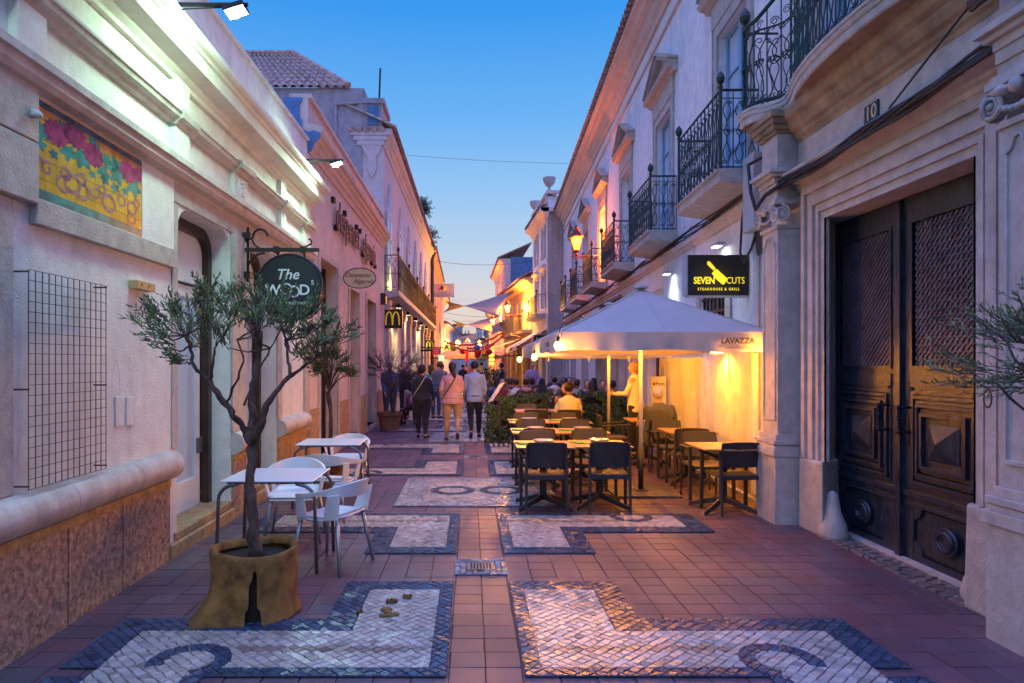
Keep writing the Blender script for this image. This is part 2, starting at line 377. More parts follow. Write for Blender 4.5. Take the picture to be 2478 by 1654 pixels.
# =================================================== GROUND
def clip(poly, a, b):              # keep the part left of a->b
    out = []; n = len(poly)
    for i in range(n):
        p, q = poly[i], poly[(i+1) % n]
        dp = (b[0]-a[0])*(p[1]-a[1])-(b[1]-a[1])*(p[0]-a[0]); dq = (b[0]-a[0])*(q[1]-a[1])-(b[1]-a[1])*(q[0]-a[0])
        if dp >= 0: out.append(p)
        if (dp > 0) != (dq > 0) and abs(dp-dq) > 1e-12:
            t = dp/(dp-dq); out.append((p[0]+t*(q[0]-p[0]), p[1]+t*(q[1]-p[1])))
    return out
def clip_convex(poly, region):
    for i in range(len(region)):
        poly = clip(poly, region[i], region[(i+1) % len(region)])
        if len(poly) < 3: return []
    return poly
def area(p): return abs(sum(p[i][0]*p[(i+1) % len(p)][1]-p[(i+1) % len(p)][0]*p[i][1] for i in range(len(p))))/2
def stone(mb, poly, z, inset, h, col, tilt, mi=0):
    cx = sum(p[0] for p in poly)/len(poly); cy = sum(p[1] for p in poly)/len(poly); n = len(poly)
    tx, ty = random.uniform(-tilt, tilt), random.uniform(-tilt, tilt); dz = random.uniform(-h*.15, h*.15)
    lo = []; up = []
    for x, y in poly:
        d = math.hypot(x-cx, y-cy) or 1; k = max(0, 1-inset/d); k2 = max(0, 1-(inset*2.1)/d)
        lo.append((cx+(x-cx)*k, cy+(y-cy)*k, z)); X, Y = cx+(x-cx)*k2, cy+(y-cy)*k2
        up.append((X, Y, z+h+dz+(X-cx)*tx+(Y-cy)*ty))
    fs = [tuple(range(n, 2*n))]+[(i, (i+1) % n, (i+1) % n+n, i+n) for i in range(n)]
    mb.add(lo+up, fs, mi); mb.c += [col]*len(fs)
# base sheet to the horizon
g = MB(); g.add([(-400, -60, 0), (400, -60, 0), (400, 600, 0), (-400, 600, 0)], [(0, 1, 2, 3)])
tag(g.build('ground', 'ground_joint'), kind='structure')
# red pavers 20 x 20
pv = MB(); XC = .08
for i in range(-24, 36):
    for j in range(6, 260):
        x0 = XC+i*.2; y0 = j*.2+(0 if i % 2 else .0)
        if y0 > 26 and (i % 1): continue
        if x0 < -2.9 or x0 > 3.35+.04*y0: continue
        k = random.random()
        base = (.098+.025*random.random(), .064, .090) if k > .16 else ((.088, .072, .10) if k > .07 else (.125, .054, .072))
        b = .86+.28*random.random(); jx = random.uniform(-.003, .003)
        stone(pv, [(x0+jx, y0), (x0+.2+jx, y0), (x0+.2+jx, y0+.2), (x0+jx, y0+.2)], .0015, .0028, .007, tuple(c*b for c in base), .012)
tag(pv.build('pavement', 'paver'), kind='structure')

# calcada mosaics : convex pieces, white 'W' and blue-grey 'B'
Z0 = .016
def rect(x0, x1, y0, y1): return [(x0, y0), (x1, y0), (x1, y1), (x0, y1)]
def module(yb, flip):              # one pair of stepped L shapes; yb = first edge, flip mirrors it in depth
    out = []
    def Y(t): return yb+(1.59-t if flip else t)
    for sg in (-1, 1):
        def rr(code, xa, xb, ya, yb_):
            x0, x1 = sorted((XC+sg*xa, XC+sg*xb)); y0, y1 = sorted((Y(ya), Y(yb_)))
            out.append((code, rect(x0, x1, y0, y1)))
        # arm: depth 0..0.83 ; stub: 0.83..1.59
        rr('B', .21, 1.52 if (yb < 3.7 and not flip) else 2.36, 0, .10); rr('W', .31, 2.14, .10, .62); rr('B', .21, .31, .10, 1.50); rr('B', 2.14, 2.36, .10, .83)
        rr('B', 1.03, 2.14, .62, .83); rr('W', .31, .83, .62, 1.40); rr('B', .83, 1.03, .62, 1.50); rr('B', .31, .83, 1.40, 1.50)
        rr('B', .21, .31, 1.50, 1.59) if 0 else rr('B', .21, 1.03, 1.50, 1.59)
    if yb < 3.7 and not flip:
        for sg in (-1, 1):
            for code, xa, xb, ya, yc in (('W', 1.62, 2.14, -.72, .10), ('W', 1.52, 1.62, .0, .10), ('B', 2.14, 2.36, -.72, 0), ('B', 1.52, 1.62, -.72, 0)):
                x0, x1 = sorted((XC+sg*xa, XC+sg*xb)); out.append((code, rect(x0, x1, yb+ya, yb+yc)))
    return out
def block(yb):
    return [('L', rect(XC-1.0, XC+1.0, yb, yb+.3)), ('L', rect(XC-1.0, XC+1.0, yb+1.65, yb+1.95)), ('L', rect(XC-1.0, XC-.66, yb+.3, yb+1.65)),
            ('L', rect(XC+.66, XC+1.0, yb+.3, yb+1.65)), ('W', rect(XC-.66, XC+.66, yb+.3, yb+1.65))]
pieces = []; rings = []; stripes = []
for k in range(7):
    y = 3.67+k*6.62
    pieces += [(c, p, k) for c, p in module(y, False)]+[(c, p, k) for c, p in module(y+2.38, True)]+[(c, p, k) for c, p in block(y+4.38)]
    for sg in (-1, 1):
        for yy, f in ((y+.18, 1), (y+2.38+1.41, -1)):
            rings.append((XC+sg*1.67, yy, .235, .135)); stripes.append((XC+min(sg*.34, sg*1.45), XC+max(sg*.34, sg*1.45), *sorted((yy+f*.14, yy+f*.22))))
    for sx_ in (-.28, .28): rings.append((XC+sx_*1.15, y+5.36, .30, .19))
for X, Y, ro, ri in rings:       # curls of dark stone laid in the white fields
    n = 16
    for i in range(n):
        a0, a1 = 2*PI*i/n, 2*PI*(i+1)/n
        if abs(X-XC) > .6:
            aa = math.degrees((a0+a1)/2); aa = aa if X < XC else (180-aa) % 360
            if Y < 5 and 195 < aa < 290: continue
            if (Y-3.67) % 6.62 < 2 and Y > 5 and (Y+ro*math.sin((a0+a1)/2)) < Y-.08+.02: continue
            if (Y-3.67) % 6.62 > 2 and (Y+ro*math.sin((a0+a1)/2)) > Y+.08-.02: continue
        pieces.append(('R', [(X+r*math.cos(a), Y+r*math.sin(a)) for r, a in ((ri, a0), (ro, a0), (ro, a1), (ri, a1))], int((Y-3.6)/6.62)))
sh = MB(); st = MB(); S = .055
for code, reg, k in pieces:
    zr = .0055 if code == 'R' else 0
    sh.add([(x, y, Z0+zr) for x, y in reg], [(0, 1, 2, 3)])
    x0, x1 = min(p[0] for p in reg), max(p[0] for p in reg); y0, y1 = min(p[1] for p in reg), max(p[1] for p in reg)
    s = S if k < 2 else S*1.5
    if k > 2: s = S*3
    a0, a1 = int((x0+y0)/s/1.414)-1, int((x1+y1)/s/1.414)+2; b0, b1 = int((y0-x1)/s/1.414)-1, int((y1-x0)/s/1.414)+2
    def vtx(i, j):
        h = noise.random_unit_vector if 0 else None
        rx = math.sin(i*127.1+j*311.7)*43758.5; ry = math.sin(i*269.5+j*183.3)*43758.5
        rx -= math.floor(rx); ry -= math.floor(ry); q = s*.17
        return ((i-j)*s/1.414+(rx-.5)*q, (i+j)*s/1.414*.98+(ry-.5)*q)
    for i in range(a0, a1+1):
        for j in range(b0, b1+1):
            q = [vtx(i, j), vtx(i+1, j), vtx(i+1, j+1), vtx(i, j+1)]
            q = clip_convex(q, reg)
            if len(q) < 3 or area(q) < s*s*.06: continue
            cx = sum(p[0] for p in q)/len(q); cy = sum(p[1] for p in q)/len(q); c = code
            if c == 'W':
                for a, b, e, f in stripes:
                    if a < cx < b and e < cy < f: c = 'S'; break
            r = random.random()
            if c == 'W': col = (.34+.16*r, .31+.14*r, .29+.14*r)
            elif c == 'L': col = (.24+.16*r, .25+.14*r, .29+.13*r)
            elif c == 'S': col = (.20+.10*r, .17+.07*r, .16+.06*r)
            else: col = (.022+.03*r, .046+.04*r, .095+.06*r)
            if random.random() < .08: col = tuple(v*.65 for v in col)
            stone(st, q, Z0+zr+.0005, .0036, .006, col, .10)
tag(sh.build('pavement_bed', 'mosaic_joint'), kind='structure')
tag(st.build('mosaic_pavement', 'mosaic_stone'), kind='structure')
# rough cobble strip in front of the great door, 
cb = MB(); random.seed(3)
for i in range(20):
    for j in range(3):
        u = 4.75+i*.105+(.05 if j % 2 else 0); p = .02-.09*j-.05
        x = PW.x0-p+random.uniform(-.008, .008)-.02
        r = random.uniform(.85, 1.1); du = random.uniform(-.006, .006); stone(cb, [(x+a*.046*r+random.uniform(-.006, .006), u+du+b*.050*r+random.uniform(-.006, .006)) for a, b in ((-1, -1), (1, -1), (1, 1), (-1, 1))], .010, .005, .016, (.17*r, .155*r, .16*r), .12)
tag(cb.build('cobbled_pavement', 'mosaic_stone'), kind='structure')
ks = MB(); ks.wbox(PW, 4.75, 7.05, -.33, -.2, 0, .045); ks.wbox(RW, 8.0, 33, -.02, .10, 0, .05)
tag(ks.build('door_sill_kerb', 'limestone'), kind='structure')

def grate(y):
    t = thing('drain_grate', (XC, y, .012), 'metal drain grate set in blue stones in the brick channel, '+('the nearer one' if y < 8 else 'the farther one'), 'drain grate', 'drain grates in the pavement')
    m = MB()
    for a in ((XC-.115, XC-.098, y-.10, y+.10), (XC+.098, XC+.115, y-.10, y+.10), (XC-.098, XC+.098, y-.10, y-.085), (XC-.098, XC+.098, y+.085, y+.10)): m.box(*a, .014, .0225)
    for i in range(8): m.box(XC-.098+i*.026, XC-.098+i*.026+.014, y-.085, y+.085, .014, .021)
    m.build('frame', 'grey_tube', t)
    m = MB(); m.box(XC-.098, XC+.098, y-.085, y+.085, .008, .0135); m.build('pit', 'interior_dark', t)
for y in (5.66, 12.28): grate(y)
gs = MB(); random.seed(5)
for y in (5.66, 12.28):
    for i in range(-4, 5):
        for j in range(-4, 5):
            x = XC+i*.048; yy = y+j*.048
            if abs(i*.048) < .13 and abs(j*.048) < .11: continue
            r = random.random(); col = (.10+.2*r, .12+.18*r, .18+.18*r)
            stone(gs, [(x-.024, yy-.024), (x+.024, yy-.02), (x+.022, yy+.024), (x-.02, yy+.024)], .014, .002, .008, col, .15)
tag(gs.build('pavement_border', 'mosaic_stone'), kind='structure')

# =================================================== BUILDINGS : helpers
def wall(mb, fr, u0, u1, z0, z1, holes=(), p=0, t=.3, mi=0, mir=None, deep=6.0):
    mir = mi if mir is None else mir
    us = sorted({u0, u1, *[h[0] for h in holes], *[h[1] for h in holes]}); zs = sorted({z0, z1, *[h[2] for h in holes], *[h[3] for h in holes]})
    for a, b in zip(us, us[1:]):
        for c, d in zip(zs, zs[1:]):
            if any(h[0] <= a and b <= h[1] and h[2] <= c and d <= h[3] for h in holes): continue
            mb.quad(fr.pt(a, p, c), fr.pt(b, p, c), fr.pt(b, p, d), fr.pt(a, p, d), mi)
    for h in holes:
        a, b, c, d = h[:4]
        for q in (((a, c), (a, d)), ((b, c), (b, d)), ((a, d), (b, d)), ((a, c), (b, c))):
            (ua, za), (ub, zb) = q; mb.quad(fr.pt(ua, p, za), fr.pt(ub, p, zb), fr.pt(ub, p-t, zb), fr.pt(ua, p-t, za), mir)
    if deep:
        for u in (u0, u1): mb.quad(fr.pt(u, p, z0), fr.pt(u, p-deep, z0), fr.pt(u, p-deep, z1), fr.pt(u, p, z1), mi)
        mb.quad(fr.pt(u0, p, z1), fr.pt(u1, p, z1), fr.pt(u1, p-deep, z1), fr.pt(u0, p-deep, z1), mi)
        mb.quad(fr.pt(u0, p-deep, z0), fr.pt(u1, p-deep, z0), fr.pt(u1, p-deep, z1), fr.pt(u0, p-deep, z1), mi)
def fillet(mb, fr, a, b, z, r, p, t, mi=0, n=7):       # rounded upper corners of an opening
    for c, s in ((a, 1), (b, -1)):
        arc = [(c+s*r-s*r*math.cos(PI/2*i/n), z-r+r*math.sin(PI/2*i/n)) for i in range(n+1)]
        k = [fr.pt(c, p, z)]+[fr.pt(u, p, w) for u, w in arc]
        mb.add(k, [(0, i, i+1) for i in range(1, n+1)], mi)
        for (u, w), (u2, w2) in zip(arc, arc[1:]): mb.quad(fr.pt(u, p, w), fr.pt(u2, p, w2), fr.pt(u2, p-t, w2), fr.pt(u, p-t, w), mi)
def frame_window(parent, fr, a, b, c, d, p, mf='white_paint', mg='window_glass', rows=3, cols=2, w=.05, curtain=None, back='interior_dark', name='window', door=False):
    m = MB(); o = .0
    m.wbox(fr, a, a+w*1.3, p-.06, p, c, d); m.wbox(fr, b-w*1.3, b, p-.06, p, c, d); m.wbox(fr, a+w*1.3, b-w*1.3, p-.06, p, d-w*1.3, d); m.wbox(fr, a+w*1.3, b-w*1.3, p-.06, p, c, c+w*1.4)
    ia, ib, ic, id_ = a+w*1.3, b-w*1.3, c+w*1.4, d-w*1.3
    for i in range(1, cols):
        x = ia+(ib-ia)*i/cols; ww = w*.85 if cols == 2 else w*.35; m.wbox(fr, x-ww, x+ww, p-.05, p+.004, ic, id_)
    for j in range(1, rows):
        z = ic+(id_-ic)*j/rows; m.wbox(fr, ia, ib, p-.045, p-.004, z-w*.28, z+w*.28)
    f = m.build(name, mf, parent)
    g = MB(); g.quad(fr.pt(ia, p-.03, ic), fr.pt(ib, p-.03, ic), fr.pt(ib, p-.03, id_), fr.pt(ia, p-.03, id_)); g.build('pane', mg, f)
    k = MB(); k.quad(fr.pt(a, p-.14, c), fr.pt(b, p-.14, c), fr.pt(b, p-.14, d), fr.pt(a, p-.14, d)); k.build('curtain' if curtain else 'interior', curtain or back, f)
    return f
def tiles_eave(mb, fr, u0, u1, p, z, step=.22, r=.095, L=1.6, rise=.45, mi=0, n=6):
    u = u0
    while u < u1:
        vs = []
        for t in (0, 1):
            for i in range(n+1):
                a = PI*i/n; vs.append(fr.pt(u+r*1.05*math.cos(a), p-L*t, z+rise*L*t+r*math.sin(a)*(1-.15*t)))
        fs = [(i, i+1, i+n+2, i+n+1) for i in range(n)]
        vs += [v+Vector((0, 0, -.018)) for v in vs[:n+1]]; k = 2*n+2; fs += [(i, i+1, k+i+1, k+i) for i in range(n)]
        mb.add(vs, fs, mi)
        mb.wbox(fr, u+r*.8, u+step-r*.8, p-.02-L, p-.02, z-.01, z+.005, mi) if 0 else mb.quad(fr.pt(u+r, p-.01, z), fr.pt(u+step-r, p-.01, z), fr.pt(u+step-r, p-L, z+rise*L), fr.pt(u+r, p-L, z+rise*L), mi)
        u += step
def tile_field(mb, a, b, c, d, nx, ny, r=.075, mi=0):      # roof plane a-b eave, d-c ridge, covered in barrel tiles
    a, b, c, d = map(Vector, (a, b, c, d)); nrm = (b-a).cross(d-a).normalized()
    if nrm.z < 0: nrm = -nrm
    mb.quad(a, b, c, d, mi)
    for j in range(ny):
        t0, t1 = j/ny, (j+1.12)/ny; t1 = min(t1, 1)
        for i in range(nx):
            s0, s1 = (i+.12)/nx, (i+.88)/nx; vs = []
            for t, lift in ((t0, .03), (t1, 0)):
                e0 = a+(d-a)*t; e1 = b+(c-b)*t
                for k in range(6):
                    f = s0+(s1-s0)*k/5; vs.append(e0+(e1-e0)*f+nrm*(r*math.sin(PI*k/5)+lift))
            vs += [v-nrm*.02 for v in vs[:6]]
            mb.add(vs, [(k, k+1, k+7, k+6) for k in range(5)]+[(k, k+1, 12+k+1, 12+k) for k in range(5)], mi)
def iron_panel(mb, fr, a, b, p, z0, z1, along=True, r=.008, rich=True):
    # a..b along the facade at fixed p, or (along=False) a..b are p values at fixed u=p
    def q(s, z): return fr.pt(s, p, z) if along else fr.pt(p, s, z)
    ux = (q(b, z0)-q(a, z0)).normalized(); uz = Vector((0, 0, 1)); w = abs(b-a)
    mb.tube([q(a, z1), q(b, z1)], .017, 6); mb.tube([q(a, z0+.03), q(b, z0+.03)], .010, 4); mb.tube([q(a, z1-.10), q(b, z1-.10)], .007, 4)
    n = max(1, round(w/(.165 if rich else .24))); hh = z1-z0
    for i in range(n+1): mb.tube([q(a+(b-a)*i/n, z0), q(a+(b-a)*i/n, z1)], r if i % 4 else r*1.4, 4)
    for i in range(n):
        c = a+(b-a)*(i+.5)/n; L = w/n*.5
        if rich:
            for s in (-1, 1):
                scroll(mb, q(c+s*L*.15*(1 if b > a else -1), z0+.10*hh), q(c+s*L*.45*(1 if b > a else -1), z0+.48*hh), ux, uz, .03*s, r*.75, .028)
                scroll(mb, q(c+s*L*.45*(1 if b > a else -1), z0+.50*hh), q(c+s*L*.15*(1 if b > a else -1), z0+.84*hh), ux, uz, -.03*s, r*.75, .028)
            mb.tube(spiral(q(c, z0+.47*hh), .035, .035, 0, 1, ux, uz, 10), r*.6, 4)
        else: mb.tube([q(c, z0), q(c, z1)], r*.7, 4)
def finial(mb, c, s=1):
    mb.lathe([(.018*s, 0), (.024*s, .015*s), (.012*s, .03*s), (.034*s, .06*s), (.040*s, .09*s), (.030*s, .12*s), (.006*s, .155*s)], c, 8)

# =================================================== LEFT 1 : white classical shopfront
B1 = thing('white_shop_building', (-2.65, 6, 0), 'low white classical shop building with a floodlit cornice and a floral tile panel', 'building')
m = MB()
d1, d2 = (6.09, 7.43, .20, 3.12), (7.90, 9.16, .20, 3.12)
wall(m, LW, 2.2, 10.92, 0, 5.25, [d1, d2], t=.24)
for h in (d1, d2): fillet(m, LW, h[0], h[1], h[3], .26, 0, .24)
m.wbox(LW, 4.12, 5.97, 0, .012, 3.315, 3.36); m.wbox(LW, 5.40, 5.97, 0, .028, 2.69, 3.36)
for a, b in ((3.88, 4.15), (5.94, 6.24), (9.22, 9.46), (10.45, 10.90)):
    m.wbox(LW, a, b, 0, .055, 3.47, 3.79); m.wbox(LW, a, b, 0, .055, 3.915, 4.22)
m.wbox(LW, 7.42, 7.86, 0, .05, 3.47, 3.79)
m.build('wall', 'white_plaster', B1)
m = MB()       # mouldings
m.prof(LW, [(0, 3.29), (.02, 3.29), (.035, 3.315), (.10, 3.33), (.125, 3.365), (.13, 3.41), (.155, 3.42), (.155, 3.47), (0, 3.475)], 2.2, 10.95)
m.prof(LW, [(0, 3.785), (.045, 3.79), (.065, 3.82), (.105, 3.835), (.115, 3.87), (.13, 3.875), (.13, 3.895), (0, 3.93)], 2.2, 10.94)
for a, b in ((5.92, 6.27), (7.40, 7.88), (9.2, 9.48), (10.42, 10.92)): m.prof(LW, [(0, 3.78), (.075, 3.785), (.095, 3.82), (.135, 3.83), (.15, 3.88), (.15, 3.905), (0, 3.935)], a, b)
m.build('ledge', 'pale_stone', B1)
m = MB()
m.prof(LW, [(0, 4.18), (.045, 4.18), (.05, 4.215), (.09, 4.24), (.10, 4.265), (.25, 4.275), (.25, 4.40), (.27, 4.405), (.285, 4.425), (.325, 4.435), (.345, 4.455), (.345, 4.505), (.315, 4.51), (.30, 4.545), (.22, 4.60), (.21, 4.64), (.12, 4.67), (.10, 4.78), (0, 4.80)], 2.2, 11.0)
m.prof(LW, [(-.02, 5.25), (.03, 5.25), (.03, 5.29), (-.30, 5.29), (-.30, 5.25)], 2.2, 10.93)
m.build('cornice', 'smooth_render', B1)
m = MB()
for a, b in ((2.4, 3.03), (3.045, 3.70), (3.718, 4.392), (4.41, 5.082), (5.10, 5.88), (7.47, 7.87)):
    m.wbox(LW, a, b, 0, .035, 0, .635)
build_loose(m, 'plinth', 'rough_stone', B1)
m = MB()
for a, b in ((9.20, 9.75), (9.765, 10.30), (10.315, 10.88)): m.wbox(LW, a, b, 0, .035, 0, .635)
for a, b in ((2.4, 5.88), (7.46, 7.88), (9.19, 10.9)): m.wbox(LW, a, b, 0, .045, .64, .70)
build_loose(m, 'plinth_band', 'ochre_stone', B1)
m = MB()
for a, b in ((2.4, 4.35), (4.356, 5.2), (5.206, 5.92), (7.45, 7.90), (9.17, 9.95), (9.956, 10.6)):
    pr = [(0, .70)]+[(.02+.125*math.cos(-PI/2+PI*i/10), .825+.122*math.sin(-PI/2+PI*i/10)) for i in range(11)]+[(0, .947)]
    m.prof(LW, pr, a, b)
build_loose(m, 'roll_moulding', 'pale_stone', B1, auto=True)
m = MB()       # stone dressings: left pier, jambs, lintel band, pier between the doors
m.wbox(LW, 2.2, 3.89, 0, .03, .95, 2.64); m.wbox(LW, 2.2, 4.055, 0, .07, 2.645, 3.0); m.wbox(LW, 2.2, 4.055, 0, .07, 3.008, 3.33)
m.wbox(LW, 4.06, 5.97, 0, .055, 2.53, 2.688)
for h in (d1, d2):
    m.wbox(LW, h[0]-.115, h[0]-.003, 0, .016, .95, 3.115) if h is d1 else None
    m.wbox(LW, h[0]-.10, h[0]+.003, -.25, -.002, .2, .95) if 0 else None
m.wbox(LW, 5.975, 9.3, 0, .018, 3.125, 3.33)
m.wbox(LW, 7.435, 7.895, 0, .03, .95, 2.56); m.wbox(LW, 7.435, 7.895, 0, .065, 2.565, 3.12)
m.wbox(LW, 9.165, 9.36, 0, .03, .95, 3.12); m.wbox(LW, 10.62, 10.915, 0, .035, .0, 3.28)
for h in (d1, d2): pass
bevel(m.build('stone_dressing', 'limestone', B1), .006)
for h in (d1, d2):
    m = MB(); m.wbox(LW, h[0]-.2, h[1]+.03, -.12, .05, 0, .125); m.wbox(LW, h[0]-.06, h[1]-.001, -.4, .018, .127, .203); bevel(m.build('step', 'ochre_stone', B1), .008)
m = MB(); c = LW.pt(7.64, .052, 3.63)          # oval medallion
for k in range(3): m.tube([c+Vector((.004*k, .12*(1-k*.3)*math.cos(a*PI/10), .135*(1-k*.3)*math.sin(a*PI/10))) for a in range(20)], .012, 6, closed=True)
m.ball(c, .02, .03, .035); m.build('medallion', 'white_plaster', B1, smooth=True)
def shop_door(h, lit):
    a, b, c, d = h; m = MB(); p = -.20
    for q in ((a, a+.07), (b-.09, b)): m.wbox(LW, *q, p-.08, p, c, d-.02)
    m.wbox(LW, a, b, p-.08, p, d-.10, d); fillet(m, LW, a+.07, b-.09, d-.10, .20, p, .08)
    f = m.build('door_frame', 'dark_wood', B1)
    m = MB()       # fixed white panelled leaf and transom, open dark leaf
    m.wbox(LW, a+.16, b-.09, p-.16, p-.12, c, 2.55) if 0 else None
    x0, x1 = a+.50, b-.10
    m.wbox(LW, x0, x0+.09, p-.14, p-.09, c, 2.5); m.wbox(LW, x1-.09, x1, p-.14, p-.09, c, 2.5)
    m.wbox(LW, x0+.09, x1-.09, p-.14, p-.09, c, c+.30); m.wbox(LW, x0+.09, x1-.09, p-.14, p-.09, 2.38, 2.5)
    m.wbox(LW, a+.07, b-.09, p-.12, p-.05, 2.52, 2.64); m.wbox(LW, a+.07, b-.09, p-.12, p-.07, 2.64, d-.1)
    l = m.build('door_leaf', 'white_paint', B1)
    m = MB(); m.wbox(LW, x0+.09, x1-.09, p-.125, p-.115, c+.30, 2.38); m.build('pane', 'window_glass', l)
    m = MB()
    for z in (.75, 2.1): m.wbox(LW, x1-.10, x1-.02, p-.088, p-.06, z, z+.16); m.tube([LW.pt(x1-.01, p-.07, z-.01), LW.pt(x1-.01, p-.07, z+.17)], .012, 6); m.build('hinge', 'grey_tube', l); m = MB()
    m = MB(); m.wbox(LW, a+.07, a+.13, p-.62, p-.05, c, 2.5); m.build('door_leaf', 'grey_tube', B1)
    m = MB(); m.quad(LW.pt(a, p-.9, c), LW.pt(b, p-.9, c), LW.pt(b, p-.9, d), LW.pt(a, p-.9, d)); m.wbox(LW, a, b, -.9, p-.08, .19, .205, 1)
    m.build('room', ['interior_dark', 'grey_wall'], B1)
    m = MB(); m.wbox(LW, a+.14, a+.165, p-.10, p-.06, .95, 2.2); m.build('light_gap', 'lit_gap', B1)
    if lit: m = MB(); m.wbox(LW, a+.17, a+.48, p-.3, p-.28, 1.0, 1.45); m.build('poster', 'green_glow', B1)
shop_door(d1, True); shop_door(d2, False)

# tile panel with flowers (a picture made of glazed tiles, fixed to the wall)
TP = thing('tile_panel', LW.pt(4.73, 0, 2.7), 'yellow glazed tile panel painted with pink flowers and mauve curls, set in the white wall', 'tile panel')
m = MB(); a, b, c, d = 4.067, 5.394, 2.70, 3.305
m.wbox(LW, a, b, 0, .022, c, d, 0)
nu = 12; nz_ = 5
for i in range(nu):
    for j in range(nz_):
        ua, ub = a+(b-a)*i/nu+.0012, a+(b-a)*(i+1)/nu-.0012; za, zb = c+(d-c)*j/nz_+.0012, c+(d-c)*(j+1)/nz_-.0012
        m.wbox(LW, ua, ub, .022, .0255, za, zb, 2 if j >= 4 or (j == 3 and i % 3) else 1)
def blob(uv, r, mi, p, lob=9, amp=.22, ph=0, ry=None):
    n = lob*6; pts = [LW.pt(uv[0], p, uv[1])]
    for i in range(n):
        t = 2*PI*i/n; q = r*1.08*(1+amp*math.sin(lob*t+ph)); pts.append(LW.pt(min(b-.004, max(a+.004, uv[0]+q*math.cos(t))), p, min(d-.03, uv[1]+.62*q*math.sin(t))))
    m.add(pts, [(0, i+1, (i+1) % n+1) for i in range(n)], mi)
def strip(pts, w, mi, p):
    for (x0, y0), (x1, y1) in zip(pts, pts[1:]):
        l = math.hypot(x1-x0, y1-y0) or 1; nx, ny = -(y1-y0)/l*w/2, (x1-x0)/l*w/2
        m.quad(*[LW.pt(min(b-.003, max(a+.003, x)), p, y) for x, y in ((x0+nx, y0+ny), (x1+nx, y1+ny), (x1-nx, y1-ny), (x0-nx, y0-ny))], mi)
random.seed(11)
def tz(x, y): return LW.uz(x/3.92, 180+y/3.92)      # from the enlarged photograph
for x, y, r in ((350, 540, .075), (340, 660, .05), (600, 740, .07), (545, 500, .05), (740, 800, .09), (850, 660, .06), (945, 930, .07), (970, 820, .07), (1075, 960, .09), (1060, 860, .07), (1240, 1080, .09), (840, 950, .035), (470, 760, .04), (1155, 1110, .04), (960, 1000, .05), (1060, 1080, .05)):
    blob(tz(x, y), r, 3, .0262, 5, .3, x)
for x, y, r in ((490, 560, .115), (670, 580, .12), (850, 770, .115), (1180, 930, .115), (1290, 960, .08)): blob(tz(x, y), r, 4, .0268, 13, .10, x)
def curl(x, y, r0, r1, a0, turns, w=.022):
    u, z = tz(x, y); n = 16; strip([(u+(r0+(r1-r0)*i/n)*math.cos(a0+turns*2*PI*i/n), z+.66*(r0+(r1-r0)*i/n)*math.sin(a0+turns*2*PI*i/n)) for i in range(n+1)], w*.72, 5, .0275)
for x, y, r0, r1, a0, t, w in ((650, 1040, .085, .085, 0, 1, .034), (1000, 1225, .085, .085, 0, 1, .034), (580, 950, .07, .03, 2, -1.1, .022), (575, 1060, .10, .05, 1.2, .7, .03), (740, 1010, .07, .03, 1, 1.1, .022),
                              (735, 1120, .10, .06, 2, -.7, .03), (410, 900, .07, .02, 1, 1, .024), (310, 830, .06, .04, 0, .8, .03), (870, 1120, .07, .03, 3, 1, .022), (930, 1090, .05, .03, 1, -1, .02),
                              (1110, 1200, .08, .03, 2, -1, .022), (1220, 1280, .08, .06, 0, 1, .03), (1225, 1370, .08, .04, 2, .8, .026), (1265, 1230, .05, .04, 1, 1, .022)): curl(x, y, r0, r1, a0, t, w)
for s_, mi, zz in ((.028, 6, d-.03), (.045, 3, c+.025)): strip([(a+.004, zz), (b-.004, zz)], s_*1.4, mi, .027)
m.build('tile_field', ['mortar_gap', 'tile_yellow', 'tile_orange', 'tile_teal', 'tile_magenta', 'tile_mauve', 'tile_navy'], TP)
uL, zL = LW.uz(88, 272, .1); t = thing('wall_lamp', LW.pt(uL, 0, zL), 'small white dome lamp on the upper left corner of the tile panel', 'lamp')
m = MB(); m.lathe([(.034, 0), (.033, .02), (.02, .038), (.007, .045)], LW.pt(uL, .10, zL-.03), 12); m.tube([LW.pt(uL, .02, zL+.01), LW.pt(uL, .10, zL+.01)], .009); m.build('shade', 'plastic_grey', t, smooth=True)

# wire mesh, wooden shelf block, two wall boxes
t = thing('wire_grid', LW.pt(4.4, .1, 1.6), 'rusty wire mesh grid fixed on spacers to the white wall below the tile panel', 'wire grid')
m = MB(); ga, gb, gz0, gz1 = 3.93, 4.76, .97, 2.24
for i in range(14): u = ga+(gb-ga)*i/13; m.tube([LW.pt(u, .085, gz0), LW.pt(u+.03 if 0 else u, .085, gz1)], .0032, 4)
for j in range(22): z = gz0+(gz1-gz0)*j/21; m.tube([LW.pt(ga, .088+.004*math.sin(j), z), LW.pt(gb, .088, z)], .0028, 4)
m.build('mesh', 'wire_steel', t)
m = MB()
for u in (ga, gb):
    for z in (gz1-.01, 1.55, gz0+.02): m.tube([LW.pt(u, 0, z), LW.pt(u, .09, z)], .006, 5)
m.build('spacer', 'rust_letter', t)
t = thing('wood_block', LW.pt(5.3, 0, 2.05), 'short varnished wooden block screwed to the white wall right of the wire grid', 'wood block')
m = MB(); u, z = LW.uz(335, 693); m.wbox(LW, u-.16, u+.13, 0, .075, z-.035, z+.03); bevel(m.build('block', 'light_wood', t), .004)
m = MB(); [m.tube([LW.pt(u+k, .07, z), LW.pt(u+k, .079, z)], .008, 6) for k in (-.1, .02)]; m.build('screw', 'black_iron', t)
